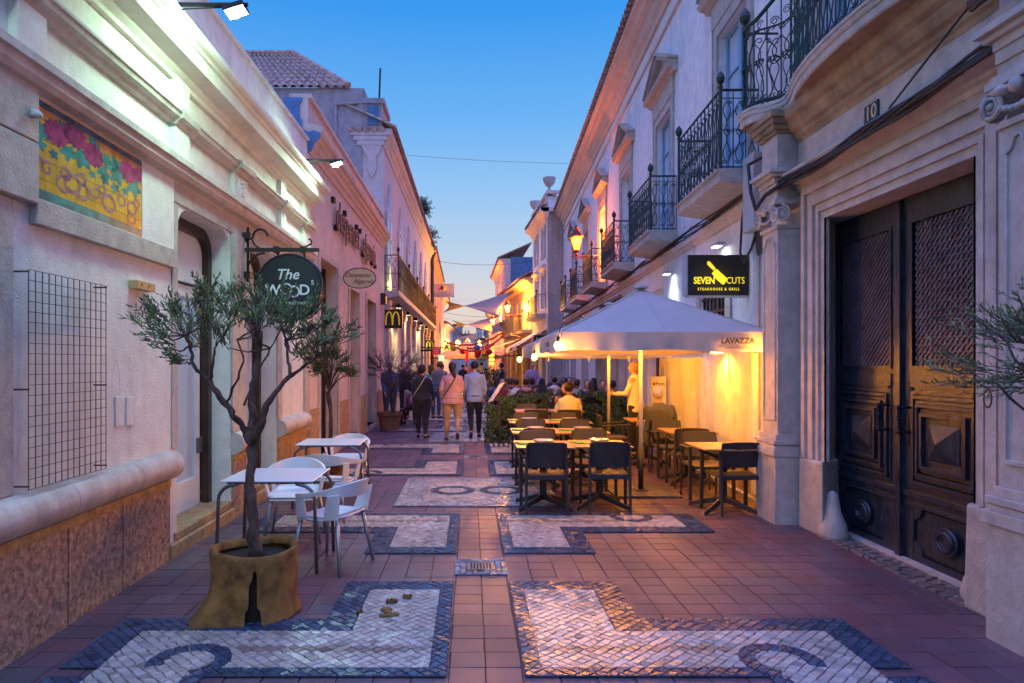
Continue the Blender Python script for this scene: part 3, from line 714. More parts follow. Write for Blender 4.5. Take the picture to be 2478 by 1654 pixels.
for i, (x, w) in enumerate(((285, 'left'), (311, 'right'))):
    u, z = LW.uz(x, 996)
    t = thing('wall_box', LW.pt(u, 0, z), f'flat white painted junction box low on the white wall, the {w} one of the pair', 'junction box', 'junction boxes painted over on the wall')
    m = MB(); m.wbox(LW, u-.05, u+.05, 0, .014, z-.11, z+.11); o = bevel(m.build('cover', 'white_plaster', t), .005, 2)
# a pencil scribble on the plaster
m = MB(); u0, z0 = LW.uz(280, 920); pts = []
for i in range(40):
    q = i/39*2*PI*1.15; pts.append(LW.pt(u0+.055*math.sin(q)*(1+.3*math.cos(q)), .0015, z0-.17*math.cos(q)-.02))
m.tube(pts, .0008, 3); m.tube([LW.pt(u0+.02+.045*math.sin(i*.7)+.012*i*.3, .0015, z0-.2+.03*math.cos(i*1.3)) for i in range(12)], .0007, 3)
o = m.build('wall_scribble', 'plastic_grey'); tag(o, 'thin grey scribbled graffiti loop on the white wall above the junction boxes', 'graffiti')

# flood lights over the cornice
for i, (x, y, tipx) in enumerate(((575, 27, -1.84), (817, 396, -1.97), (-1470, -3650, -1.9))):
    Yq = tipx*F_PX/(x-VX); tip = P3(x, y, Yq); root = Vector((LW.pt(Yq, .03, 0).x, Yq, tip.z+.05))
    t = thing('flood_light', root, ('lit white floodlight on an arm over the near part of the cornice', 'lit white floodlight on an arm at the far end of the floodlit cornice', 'floodlight over the cornice above the street mouth, out of view')[i], 'floodlight', 'floodlights over the white cornice')
    m = MB(); m.tube([root, Vector((tip.x+.08, Yq, tip.z+.05))], .017, 6); m.tube([root+Vector((.1, 0, 0)), root+Vector((.22, .02, -.05)), root+Vector((.35, 0, -.035)), tip+Vector((-.05, 0, .03))], .006, 5); m.build('arm', 'dark_metal', t)
    m = MB(); m.hexa([tip+Vector(v) for v in ((-.09, -.08, -.035), (.07, -.08, .015), (.07, .08, .015), (-.09, .08, -.035), (-.10, -.08, .0), (.06, -.08, .05), (.06, .08, .05), (-.10, .08, .0))]); m.build('housing', 'dark_metal', t)
    m = MB(); m.quad(*[tip+Vector(v) for v in ((-.08, -.07, -.034), (.06, -.07, .010), (.06, .07, .010), (-.08, .07, -.034))]); m.ball(tip+Vector((-.01, 0, -.03)), .028, n=8); m.build('lamp_face', 'led_white', t)
    for aim, e in ((( -2.75, Yq-.2, 3.3), 60),): lamp('flood_glow', 'SPOT', tip+Vector((-.02, 0, -.07)), (90, 130, 120)[i], (.56, 1.0, .66), .16, (tip.x-.62, Yq+(.25, -.6, .5)[i], 3.9), 172, .9)

# =================================================== LEFT 2 : salmon shop "despensa algarvia"
B2 = thing('salmon_shop_building', (-2.65, 15, 0), 'salmon pink rendered shop building with dark lettering between the white shop and the balcony house', 'building')
m = MB(); hs = [(11.75, 13.25, .12, 3.52), (14.55, 15.75, .12, 3.30), (16.9, 18.4, .12, 3.3)]
wall(m, LW, 10.925, 20.1, 0, 5.3, hs, t=.35); m.wbox(LW, 10.925, 20.1, -.34, 0, 5.3, 5.95); m.build('wall', 'pink_render', B2)
m = MB(); m.prof(LW, [(0, 5.08), (.03, 5.08), (.05, 5.16), (.09, 5.19), (.10, 5.26), (.15, 5.30), (.16, 5.36), (.21, 5.38), (.23, 5.44), (.23, 5.49), (0, 5.56)], 10.93, 20.15)
m.prof(LW, [(-.02, 5.95), (.05, 5.95), (.05, 6.02), (-.3, 6.02), (-.3, 5.95)], 10.93, 20.12); m.build('cornice', 'pink_render', B2)
m = MB(); y = 10.90
m.prism([(-2.97, y, 5.2), (-2.97, y, 5.66), (-3.0, y, 5.70), (-3.0, y, 5.95), (-2.70, y, 5.95), (-2.70, y, 5.90), (-2.74, y, 5.86), (-2.74, y, 5.62), (-2.70, y, 5.60), (-2.70, y, 5.45), (-2.60, y, 5.40), (-2.50, y, 5.42), (-2.40, y, 5.38), (-2.42, y, 5.30), (-2.50, y, 5.22), (-2.55, y, 5.1), (-2.62, y, 5.05)], (0, .02, 0)); m.build('end_panel', 'blue_wall', B2)
m = MB()
for a, b, c, d in hs:
    m.wbox(LW, a-.14, a-.004, 0, .03, 0, d+.14); m.wbox(LW, b+.004, b+.14, 0, .03, 0, d+.14); m.wbox(LW, a-.004, b+.004, 0, .03, d+.004, d+.14); m.wbox(LW, a, b, -.35, .04, 0, .12)
bevel(m.build('stone_surround', 'limestone', B2), .006)
m = MB()
for a, b in ((10.97, 11.6), (13.4, 14.4), (15.9, 16.75), (18.55, 20.05)): m.wbox(LW, a, b, 0, .028, 0, .95)
build_loose(m, 'plinth', 'ochre_stone', B2)
for k, (a, b, c, d) in enumerate(hs):
    m = MB(); m.wbox(LW, a, b, -.33, -.25, c, d) if k else m.wbox(LW, a, b, -.34, -.32, c, d); dr = m.build('door', ('interior_dark', 'grey_wall', 'brown_wood')[k], B2)
    m = MB()
    for u in (a+.06, (a+b)/2, b-.06): m.wbox(LW, u-.05, u+.05, -.25, -.21, c, d)
    m.wbox(LW, a, b, -.25, -.205, d-.6, d-.5); m.build('frame', 'dark_wood', dr)
# shop lettering standing off the wall
t = thing('wall_lettering', LW.pt(15.3, 0, 4.5), 'dark script lettering reading despensa algarvia standing off the salmon wall', 'lettering')
for s, uc in (('despensa', 14.1), ('algarvia', 16.95)):
    m = MB(); put_text(m, s, LW.pt(uc, .06, 4.50), (0, 1, 0), (0, 0, 1), .78, shear=.25, depth=.02, bold=.012, sx=.92)
    m.build('letters', 'rust_letter', t)
m = MB()
for u in (12.75, 13.0, 13.9, 15.3, 15.75, 16.2, 17.6, 18.2):
    z = 4.75 if int(u*10) % 2 else 4.28; m.wbox(LW, u-.07, u+.07, 0, .07, z-.05, z+.05)
m.build('bracket', 'black_iron', t)

# =================================================== LEFT 3 : tall balcony house with ogee windows
B3 = thing('balcony_house', (-2.6, 30, 0), 'tall pale pink house with pointed windows, a long iron balcony and a tiled hip roof', 'building')
m = MB(); hs = [(21.0, 22.1, .1, 2.7), (23.2, 24.4, .1, 2.7), (25.4, 26.6, .1, 2.7), (27.8, 29.0, .1, 2.7), (30.2, 31.4, .1, 2.7), (32.8, 34, .1, 2.7), (35.4, 36.6, .1, 2.7), (38, 39.2, .1, 2.7)]
wall(m, LW, 20.1, 42, 0, 8.6, hs, t=.3); w0 = m.build('wall', 'pale_pink_render', B3)
m = MB(); m.quad(LW.pt(20.08, -.6, 5.9), LW.pt(20.08, -6.5, 5.9), LW.pt(20.08, -6.5, 9.8), LW.pt(20.08, -.6, 9.8)); m.box(-9, -3.15, 20.12, 26, 8.6, 9.8)
m.box(-3.2, -2.62, 20.10, 21.5, 8.6, 9.35); m.box(-3.24, -2.55, 20.05, 21.6, 9.35, 9.5); m.build('gable_wall', 'grey_wall', B3)
m = MB(); m.box(-3.05, -2.72, 20.07, 20.095, 8.72, 9.3); m.build('panel', 'blue_wall', B3)
m = MB(); m.prof(LW, [(0, 8.05), (.04, 8.05), (.05, 8.2), (.10, 8.24), (.12, 8.36), (.22, 8.42), (.25, 8.55), (.25, 8.62), (0, 8.62)], 20.1, 42)
y = 20.0; m.box(-3.55, -2.42, y, 20.1, 8.40, 8.50); m.box(-3.45, -2.48, y+.02, 20.1, 8.26, 8.39); m.box(-3.35, -2.55, y+.03, 20.1, 8.12, 8.25)
m.prism([(-3.22, y+.04, 8.12), (-2.62, y+.04, 8.12), (-2.68, y+.04, 7.95), (-2.80, y+.04, 7.75), (-2.78, y+.04, 7.4), (-2.92, y+.04, 7.15), (-3.05, y+.04, 7.4), (-3.03, y+.04, 7.75), (-3.16, y+.04, 7.95)], (0, .05, 0))
m.build('cornice', 'pale_pink_render', B3)
m = MB(); tiles_eave(m, LW, 20.1, 42, .38, 8.62); 
for i in range(5): m.tube([Vector((-3.5+i*.22, 19.95, 8.55)), Vector((-3.5+i*.22, 20.6, 8.75))], .085, 8)
tile_field(m, (-8.6, 20.0, 9.78), (-3.55, 20.0, 9.78), (-5.9, 22.6, 11.9), (-8.6, 22.6, 11.9), 20, 9)
m.add([(-3.55, 20.0, 9.78), (-3.3, 26, 9.78), (-5.9, 24, 11.9), (-5.9, 22.6, 11.9)], [(0, 1, 2, 3)]); m.tube([(-3.6, 20.0, 9.85), (-5.9, 22.6, 12.0)], .10, 8); m.tube([(-5.9, 22.6, 11.97), (-8.6, 22.6, 11.97)], .10, 8)
m.build('roof', 'pale_tile', B3)
m = MB(); m.tube([(-3.98, 20.03, 5.9), (-3.98, 20.03, 9.3)], .05, 8); m.tube([(-3.98, 20.03, 9.3), (-3.3, 20.03, 9.35)], .04, 8); m.build('drainpipe', 'grey_wall', B3)
m = MB(); m.tube([(-2.78, 20.6, 9.4), (-2.74, 20.6, 10.6)], .03, 6); m.build('pole', 'dark_metal', B3)
def ogee(uc, w, z0, zs, zt, p, k=0):
    pts = [(uc-w, z0), (uc+w, z0), (uc+w, zs)]
    for i in range(1, 8):
        t_ = i/8; pts.append((uc+w*(1-t_**1.1)*(1 if t_ < .5 else .9)+.0, zs+(zt-zs)*(t_**1.5)))
    pts.append((uc, zt)); pts += [(2*uc-a, b) for a, b in pts[2:-1]][::-1]
    return [LW.pt(a, p, b) for a, b in pts]
for i in range(6):
    uc = 21.2+i*3.25; m = MB(); m.prism(ogee(uc, .72, 3.9, 6.25, 7.25, 0), (.06, 0, 0)); f = m.build('window', 'pale_stone', B3)
    m = MB(); m.prism(ogee(uc, .52, 3.95, 6.2, 6.95, .06), (.012, 0, 0)); g = m.build('pane', 'window_glass', f)
    m = MB(); m.wbox(LW, uc-.03, uc+.03, .07, .10, 3.95, 6.8); [m.wbox(LW, uc-.5, uc+.5, .07, .095, z, z+.05) for z in (4.7, 5.5, 6.2)]; m.build('glazing_bar', 'white_paint', f)
m = MB(); m.prof(LW, [(0, 3.62), (.40, 3.70), (.45, 3.72), (.45, 3.86), (0, 3.86)], 20.25, 41); bal = m.build('balcony', 'pale_stone', B3)
m = MB(); iron_panel(m, LW, 20.0+.3, 41, .42, 3.86, 4.92, rich=False); iron_panel(m, LW, .02, .42, 20.3, 3.86, 4.92, along=False)
for i in range(7): m.tube([LW.pt(20.3+i*3.45, .42, 3.86), LW.pt(20.3+i*3.45, .42, 4.98)], .02, 6); finial(m, LW.pt(20.3+i*3.45, .42, 4.98), 1.2)
for i in range(84): u = 20.4+i*.245; m.tube(spiral(LW.pt(u+.12, .42, 4.4), .09, .09, 0, 1, Vector((0, 1, 0)), Vector((0, 0, 1)), 8), .007, 4); m.tube([LW.pt(u, .42, 3.9), LW.pt(u+.245, .42, 4.3), LW.pt(u, .42, 4.8)], .006, 4)
m.build('railing', 'black_iron', bal)
for i in range(9):
    m = MB(); u = 20.7+i*2.35; m.wbox(LW, u-.28, u+.2, 0, .12, .0, 3.3); m.wbox(LW, u-.32, u+.24, 0, .16, 3.3, 3.62); m.build('pilaster', 'pale_stone', B3)
for i, (a, b, c, d) in enumerate(hs): m = MB(); m.wbox(LW, a, b, -.3, -.27, c, d); m.build('shop_window', 'lit_room' if i > 1 else 'dark_wood', B3)
for i in range(5):
    u = 22.2+i*3.3
    t = thing('down_light', LW.pt(u, .22, 3.6), f'small lit downlight under the long iron balcony, {("first","second","third","fourth","fifth")[i]} along it', 'downlight', 'downlights under the long balcony')
    m = MB(); m.hexa([LW.pt(u+a, .22+b, z) for z, k in ((3.50, 1), (3.62, .6)) for a, b in ((-.13*k, -.1*k), (.13*k, -.1*k), (.13*k, .1*k), (-.13*k, .1*k))]); m.build('housing', 'dark_metal', t)
    m = MB(); m.quad(*[LW.pt(u+a, .22+b, 3.497) for a, b in ((-.11, -.08), (.11, -.08), (.11, .08), (-.11, .08))]); m.build('lamp_face', 'led_soft', t)
    lamp('downlight_glow', 'SPOT', LW.pt(u, .24, 3.45), 150, (1, .86, .35), .05, LW.pt(u, .05, 0), 85, .6)
lamp('window_glow', 'POINT', LW.pt(21.0, .25, 4.1), 14, (1, .80, .2), .06)

# =================================================== farther left houses
def far_house(name, a, b, side, z1, matn, label, nwin=3, floors=((1.0, 2.6), (4.0, 5.8)), eave=.3, roof='roof_tile', lit=(), winw=.9, ztop=None):
    fr = FrP(a, b, side); u0, u1 = a[1], b[1]
    t = thing(name, (*a, 0), label, 'building'); m = MB(); hs = []
    for z0, zz in floors:
        for i in range(nwin): c = u0+(u1-u0)*(i+.5)/nwin; hs.append((c-winw/2, c+winw/2, z0, zz))
    wall(m, fr, u0, u1, 0, z1, hs, t=.2, deep=8); m.build('wall', matn, t)
    m = MB(); m.prof(fr, [(0, z1-.5), (.06, z1-.5), (.1, z1-.3), (.2, z1-.2), (eave, z1-.1), (eave, z1), (0, z1)], u0, u1)
    for h in hs: m.wbox(fr, h[0]-.12, h[1]+.12, .0, .05, h[3], h[3]+.15); m.wbox(fr, h[0]-.12, h[0], 0, .04, h[2], h[3]); m.wbox(fr, h[1], h[1]+.12, 0, .04, h[2], h[3])
    m.build('cornice', matn, t)
    m = MB(); tiles_eave(m, fr, u0, u1, eave+.1, z1, step=.3, r=.12, L=2.5); m.build('roof', roof, t)
    for i, h in enumerate(hs): frame_window(t, fr, *h, -.08, mg='window_glass' if i not in lit else 'lit_room', rows=3, cols=2, w=.07)
    return t, fr
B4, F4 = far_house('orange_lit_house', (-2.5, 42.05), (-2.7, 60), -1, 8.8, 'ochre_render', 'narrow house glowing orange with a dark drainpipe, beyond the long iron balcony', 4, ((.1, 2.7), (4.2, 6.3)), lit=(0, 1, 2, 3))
m = MB(); m.tube([F4.pt(42.3, .25, 8.6), F4.pt(42.3, .1, 8.2), F4.pt(42.3, .1, 0)], .10, 8); m.build('drainpipe', 'dark_metal', B4)
B5, F5 = far_house('corniced_house', (-2.62, 60.2), (-2.7, 68), -1, 7.7, 'pale_pink_render', 'tall pink house with a heavy cornice left of the sails', 2, ((.1, 2.6), (3.6, 5.6)), eave=.55, lit=(0,))
B6, F6 = far_house('arcaded_house', (-2.7, 68.2), (-1.75, 96), -1, 5.7, 'upper_plaster', 'long low white house with dark arched windows at the far left end of the street', 8, ((.1, 2.2), (3.0, 4.7)), eave=.4)
for nm, x0, x1, y, z1, mt, lb, sp in (('distant_block', 1097, 1118, 130, 788, 'grey_wall', 'distant grey block behind the arcaded house at the end of the street', 0), ('distant_house', 1108, 1150, 110, 812, 'pale_pink_render', 'distant pink house front closing the end of the street', 0),
                                  ('modern_tower', 1153, 1168, 190, 797, 'upper_plaster', 'distant pale modern tower block with dark window strips', 2), ('distant_terrace', 1140, 1182, 118, 822, 'ochre_render', 'distant low ochre house at the right end of the street', 0)):
    a = P3(x0, z1, y); b = P3(x1, z1, y); t = thing(nm, (a.x, y, 0), lb, 'building'); m = MB(); m.box(a.x, b.x, y, y+8, 0, a.z); m.build('wall', mt, t)
    m = MB()
    if sp == 2:
        for i in range(2): m.box(a.x+(b.x-a.x)*(.25+.4*i), a.x+(b.x-a.x)*(.35+.4*i), y-.06, y, a.z*.5, a.z-.4)
        m.box(a.x-.1, b.x+.1, y-.1, y+8, a.z, a.z+.3)
    else:
        n = 3
        for i in range(n): x = a.x+(b.x-a.x)*(i+.5)/n; m.box(x-.35, x+.35, y-.05, y, a.z-3.6, a.z-1.6)
        m.box(a.x-.2, b.x+.2, y-.2, y+8, a.z, a.z+.25)
    m.build('window', 'dark_glass', t)
t = thing('church_towers', P3(1130, 880, 230)*1, 'two distant church spires rising over the end of the street', 'church'); OFF[t.name] = t.location.copy()
for x in (1126, 1134.5):
    c = P3(x, 820, 230); m = MB(); m.box(c.x-.55, c.x+.55, 229.4, 230.6, 0, c.z); m.lathe([(.7, 0), (.6, .6), (.3, 1.6), (.05, 3.0)], (c.x, 230, c.z), 8); m.build('spire', 'grey_wall', t)

# =================================================== RIGHT 1 : white palace front with pedimented windows
R1 = thing('white_palace', (3.6, 20, 0), 'long white two-storey house with pedimented windows and six iron balconies, on the right', 'building')
cs = [9.3+3.83*k for k in range(6)]
up = [(c-.58, c+.58, 4.08, 6.42) for c in cs]; gd = [(13.4, 14.6, .05, 2.95), (16.9, 18.1, .05, 2.95), (20.6, 21.9, .05, 2.95), (24.4, 25.6, .05, 2.95), (28.2, 29.4, .05, 2.95), (31, 32.3, .05, 2.95)]
bw = (9.55, 10.75, 2.15, 3.0)
m = MB(); wall(m, RW, 7.96, 33.4, 0, 9.05, up+gd+[bw], t=.28); m.build('wall', 'upper_plaster', R1)
m = MB(); m.prof(RW, [(0, 3.60), (.03, 3.60), (.05, 3.66), (.08, 3.68), (.08, 3.76), (0, 3.80)], 8.0, 33.4)
m.prof(RW, [(0, 8.05), (.035, 8.05), (.035, 8.12), (0, 8.14)], 8.0, 33.4)
m.prof(RW, [(0, 8.42), (.05, 8.42), (.07, 8.52), (.14, 8.60), (.18, 8.72), (.30, 8.80), (.33, 8.92), (.42, 8.96), (.42, 9.06), (0, 9.06)], 7.96, 33.4); m.build('cornice', 'pink_render', R1)
m = MB(); tiles_eave(m, RW, 7.96, 33.4, .52, 9.10, step=.24, r=.10, L=3.0, rise=.35); m.build('roof', 'pale_tile', R1)
m = MB()
for a, b in ((8.0, 13.2), (14.8, 16.7), (18.3, 20.4), (22.1, 24.2), (25.8, 28), (29.6, 30.8)): m.wbox(RW, a, b, 0, .03, 0, .55)
build_loose(m, 'plinth', 'ochre_stone', R1)
def surround(m, fr, a, b, c, d, w=.16, p=.035):
    m.wbox(fr, a-w, a-.003, 0, p, c, d+w); m.wbox(fr, b+.003, b+w, 0, p, c, d+w); m.wbox(fr, a-.003, b+.003, 0, p, d+.003, d+w)
    m.wbox(fr, a-w-.03, a-w, 0, p+.015, c, d+w+.03); m.wbox(fr, b+w, b+w+.03, 0, p+.015, c, d+w+.03); m.wbox(fr, a-w, b+w, 0, p+.015, d+w, d+w+.03)
def pediment(fr, c, z):
    m = MB(); hw = 1.0; m.wbox(fr, c-.80, c+.80, 0, .05, z-.42, z-.05)
    m.prof(fr, [(0, z-.09), (.06, z-.09), (.10, z-.04), (.16, z-.03), (.20, z+.02), (.20, z+.05), (0, z+.05)], c-hw, c+hw)
    for s in (-1, 1):
        q = [(c+s*hw, z+.05), (c+s*hw, z+.13), (c, z+.62), (c, z+.52)]
        for p0, p1, dz in ((0, .16, 0), (0, .21, .05)):
            v = [fr.pt(u, p, w+(dz if dz else 0)) for p in (p0, p1) for u, w in (q if not dz else [(c+s*(hw+.03), z+.06), (c+s*(hw+.03), z+.10), (c, z+.60), (c, z+.55)])]; m.hexa(v)
    m.add([fr.pt(c-hw, .03, z+.05), fr.pt(c+hw, .03, z+.05), fr.pt(c, .03, z+.55)], [(0, 1, 2)])
    return m
def iron_balcony(parent, fr, a, b, p, z, matn='green_iron', slab='limestone', th=.16, hr=.97, scr=True):
    m = MB(); m.prof(fr, [(0, z-th-.06), (p-.10, z-th), (p, z-th+.02), (p, z-.03), (p+.03, z-.02), (p+.03, z), (0, z)], a, b); o = m.build('balcony', slab, parent)
    m = MB(); iron_panel(m, fr, a+.04, b-.04, p-.02, z, z+hr, rich=scr); iron_panel(m, fr, p-.02, .02, a+.04, z, z+hr, along=False, rich=scr); iron_panel(m, fr, p-.02, .02, b-.04, z, z+hr, along=False, rich=scr)
    for u in (a+.04, b-.04): m.tube([fr.pt(u, p-.02, z), fr.pt(u, p-.02, z+hr+.03)], .02, 6); finial(m, fr.pt(u, p-.02, z+hr+.02), 1.35)
    r = m.build('railing', matn, o); return o
for k, c in enumerate(cs):
    a, b, z0, z1 = up[k]; m = MB(); surround(m, RW, a, b, z0, z1); m.build('window_surround', 'limestone', R1)
    pediment(RW, c, 7.02).build('pediment', 'limestone', R1)
    frame_window(R1, RW, a, b, z0, z1, -.10, 'shutter_blue' if k < 2 else 'white_paint', 'window_glass', 4, 2, .055, curtain='curtain_white')
b0 = iron_balcony(R1, RW, cs[0]-1.0, cs[0]+1.0, .5, 4.07); r0 = b0.children[0]
for k in range(1, 6):
    d = 3.83*k; c = b0.copy(); COL.objects.link(c); c.location = b0.location+Vector((.0393*d, d, 0)); rr = r0.copy(); COL.objects.link(rr); rr.parent = c
for i, (a, b, c, d) in enumerate(gd):
    m = MB(); surround(m, RW, a, b, c, d, .18); m.build('door_surround', 'pale_stone', R1)
    m = MB(); m.wbox(RW, a, a+.12, -.24, -.18, c, d); m.wbox(RW, b-.12, b, -.24, -.18, c, d); m.wbox(RW, (a+b)/2-.08, (a+b)/2+.08, -.24, -.18, c, d); m.wbox(RW, a, b, -.24, -.17, d-.55, d-.45); m.wbox(RW, a+.12, b-.12, -.23, -.2, c, c+.7)
    dr = m.build('door', 'brown_wood', R1); m = MB(); m.quad(RW.pt(a, -.22, c), RW.pt(b, -.22, c), RW.pt(b, -.22, d), RW.pt(a, -.22, d)); m.build('pane', 'dark_glass' if i else 'interior_dark', dr)
m = MB(); a, b, c, d = bw      # barred window
for i in range(7): u = a+(b-a)*(i+.5)/7; m.wbox(RW, u-.018, u+.018, -.04, -.015, c, d)
for j in range(4): z = c+(d-c)*(j+.5)/4; m.wbox(RW, a, b, -.05, -.01, z-.018, z+.018)
bars = m.build('window_bars', 'black_iron', R1)
m = MB(); m.quad(RW.pt(a, -.27, c), RW.pt(b, -.27, c), RW.pt(b, -.27, d), RW.pt(a, -.27, d)); m.build('pane', 'dark_wood', bars)
m = MB(); m.wbox(RW, a-.22, a-.003, 0, .03, c-.1, d+.15); m.wbox(RW, b+.003, b+.18, 0, .03, c-.1, d+.15); build_loose(m, 'window_surround', 'limestone', R1)
m = MB(); m.tube([RW.pt(8.35, .06, .1), RW.pt(8.35, .06, 3.3)], .045, 8); [m.tube([RW.pt(8.35, .06, z), RW.pt(8.35, .06, z+.06)], .056, 8) for z in (.8, 2.0, 2.95)]; m.build('drainpipe', 'upper_plaster', R1)
# flaked patch of bare render
m = MB(); u0, z0 = RW.uz(1765, 893); random.seed(4)
m.add([RW.pt(u0, .002, z0)]+[RW.pt(u0+.07*math.cos(i*PI/7)*random.uniform(.6, 1.2)+.03*math.sin(i*PI/7), .002, z0+.24*math.sin(i*PI/7)*random.uniform(.75, 1.1)) for i in range(14)], [(0, i+1, (i+1) % 14+1) for i in range(14)])
m.build('bare_patch', 'ochre_stone', R1)

# electric cabinet, cables
t = thing('cable_cabinet', RW.pt(8.1, 0, 3.7), 'grey wall cabinet below the bulging stone balcony with cables running to it', 'cabinet')
m = MB(); m.wbox(RW, 7.98, 8.32, 0, .22, 3.28, 4.18); bevel(m.build('box', 'plastic_grey', t), .01)
m = MB()
for k in range(4): m.tube([RW.pt(8.05+.06*k, .1, 3.28), RW.pt(8.06+.06*k, .06, 3.0)], .012, 5)
m.build('conduit', 'grey_tube', t)
def sag(a, b, d, n=14, wob=0): return [Vector(a).lerp(Vector(b), i/n)+Vector((random.uniform(-wob, wob), random.uniform(-wob, wob), -4*d*(i/n)*(1-i/n)+random.uniform(-wob, wob))) for i in range(n+1)]
def cable(pts, r, label, n=5, name='cable'):
    m = MB(); m.tube(pts, r, n); o = m.build(name, 'cable_black', smooth=True); tag(o, label, 'cable', 'cables along the house fronts'); return o
random.seed(21)
m = MB()
for k in range(5):
    m.tube([RW.pt(8.4+i*.9, .07+.03*math.sin(k*2+i*1.1), 3.80+.02*k+.03*math.sin(i*1.7+k)) for i in range(28)], .012, 5)
for k in range(60):
    u = 9+k*.35+random.random()*.2; m.tube([RW.pt(u, .09, 3.80), RW.pt(u+.05, .12, 3.72+random.random()*.05), RW.pt(u+.15, .09, 3.82)], .004, 3)
tag(m.build('cable_bundle', 'cable_black'), 'straggling bundle of black cables under the iron balconies of the white house', 'cable')
c0 = [RW.pt(8.45, .12, 3.85), RW.pt(8.55, .14, 3.5), RW.pt(8.62, .14, 3.1), RW.pt(8.5, .14, 2.95), RW.pt(8.3, .12, 3.1), RW.pt(8.15, .1, 3.3)]
cable(c0, .016, 'thick black cable loop hanging below the grey cabinet')
m = MB()
for k in range(7):
    m.tube([PW.pt(7.5-i*.19, .20+.015*math.sin(k+i*.8), 3.53+.012*k+.012*math.sin(i*.9+k*2)-.03*math.sin(PI*i/17)+.006*i) for i in range(19)], .014, 5)
m.tube([PW.pt(7.9, .05, 4.1), PW.pt(7.75, .3, 3.95), PW.pt(7.6, .33, 3.6), PW.pt(7.55, .30, 3.4), PW.pt(7.3, .3, 3.5), PW.pt(7.0, .2, 3.58)], .02, 6)
tag(m.build('cable_bundle', 'cable_black', smooth=True), 'thick twisted black cable bundle lying on the ledge above the great dark door', 'cable')
m = MB()
for k in range(4): m.tube([PW.pt(4.25-i*.1, .33+.02*math.sin(k+i), 3.90+.02*k) for i in range(9)], .018, 5)
m.tube([PW.pt(5.3, .2, 3.68), PW.pt(4.7, .3, 3.8), PW.pt(4.25, .34, 3.93), PW.pt(3.6, .34, 4.0)], .008, 4)
tag(m.build('cable_bundle', 'cable_black', smooth=True), 'black cable bundle on the ledge over the right pilaster at the street mouth', 'cable')

# =================================================== RIGHT 0 : stone portal house with the great door
R0 = thing('stone_portal_house', (3.5, 5.7, 0), 'grand house with a carved stone portal, dark double door and bulging iron balcony', 'building')
UW = Fr(3.50, 0, 1)
m = MB(); wall(m, UW, 1.6, 7.95, 0, 9.05, [(4.6, 7.1, 0, 3.2), (5.05, 6.75, 4.45, 7.6)], t=.3); m.build('wall', 'upper_plaster', R0)
m = MB()       # architrave legs and lintel: stepped mouldings round the opening
ua, ub, zt = 4.68, 6.66, 3.12
for w0, w1, p in ((0, .07, .0), (.072, .12, .025), (.122, .155, .012), (.157, .25, .04), (.252, .29, .022), (.292, .36, .055)):
    m.wbox(PW, ub+w0, ub+w1, -.05, p, .74, zt+w1); m.wbox(PW, ua-w1, ua-w0, -.05, p, .74, zt+w1); m.wbox(PW, ua-w0, ub+w0, -.05, p, zt+w0, zt+w1)
m.hexa([PW.pt(6.66, -.052, z) if 0 else v for z in (0,) for v in []] or [PW.pt(*q) for q in ((6.66, .0, .74), (6.66, -.02, .74), (7.0, -.30, .74), (7.05, -.30, .74), (6.66, .0, 3.12), (6.66, -.02, 3.12), (7.0, -.30, 3.12), (7.05, -.30, 3.12))])
m.hexa([PW.pt(*q) for q in ((4.66, .0, .74), (4.68, -.0, .74), (4.78, -.30, .74), (4.6, -.30, .74), (4.66, .0, 3.12), (4.68, -.0, 3.12), (4.78, -.30, 3.12), (4.6, -.30, 3.12))])
m.wbox(PW, 4.62, 7.02, -.30, -.003, 3.125, 3.2)
m.build('door_surround', 'pale_stone', R0)
m = MB()       # pedestal blocks of the door legs
m.hexa([PW.pt(*q) for q in ((6.58, .055, 0), (7.08, .055, 0), (7.08, -.3, 0), (6.93, -.30, 0), (6.60, .05, .74), (7.08, .05, .74), (7.08, -.3, .74), (6.93, -.30, .74))])
m.hexa([PW.pt(*q) for q in ((4.28, .035, 0), (4.74, .035, 0), (4.84, -.30, 0), (4.28, -.3, 0), (4.30, .03, .74), (4.72, .03, .74), (4.82, -.30, .74), (4.30, -.3, .74))])
bevel(build_loose(m, 'pedestal', 'limestone', R0), .03, 3)
m = MB()       # bulbous guard stones
for u, s in ((6.62, -.06), (4.80, -.17)):
    m = MB(); m.lathe([(.17, 0), (.175, .06), (.15, .16), (.095, .27), (.075, .36), (.068, .41), (.045, .45), (.01, .465)], PW.pt(u, s, 0), 14, sx=.75)
    m.build('guard_stone', 'limestone', R0, smooth=True)
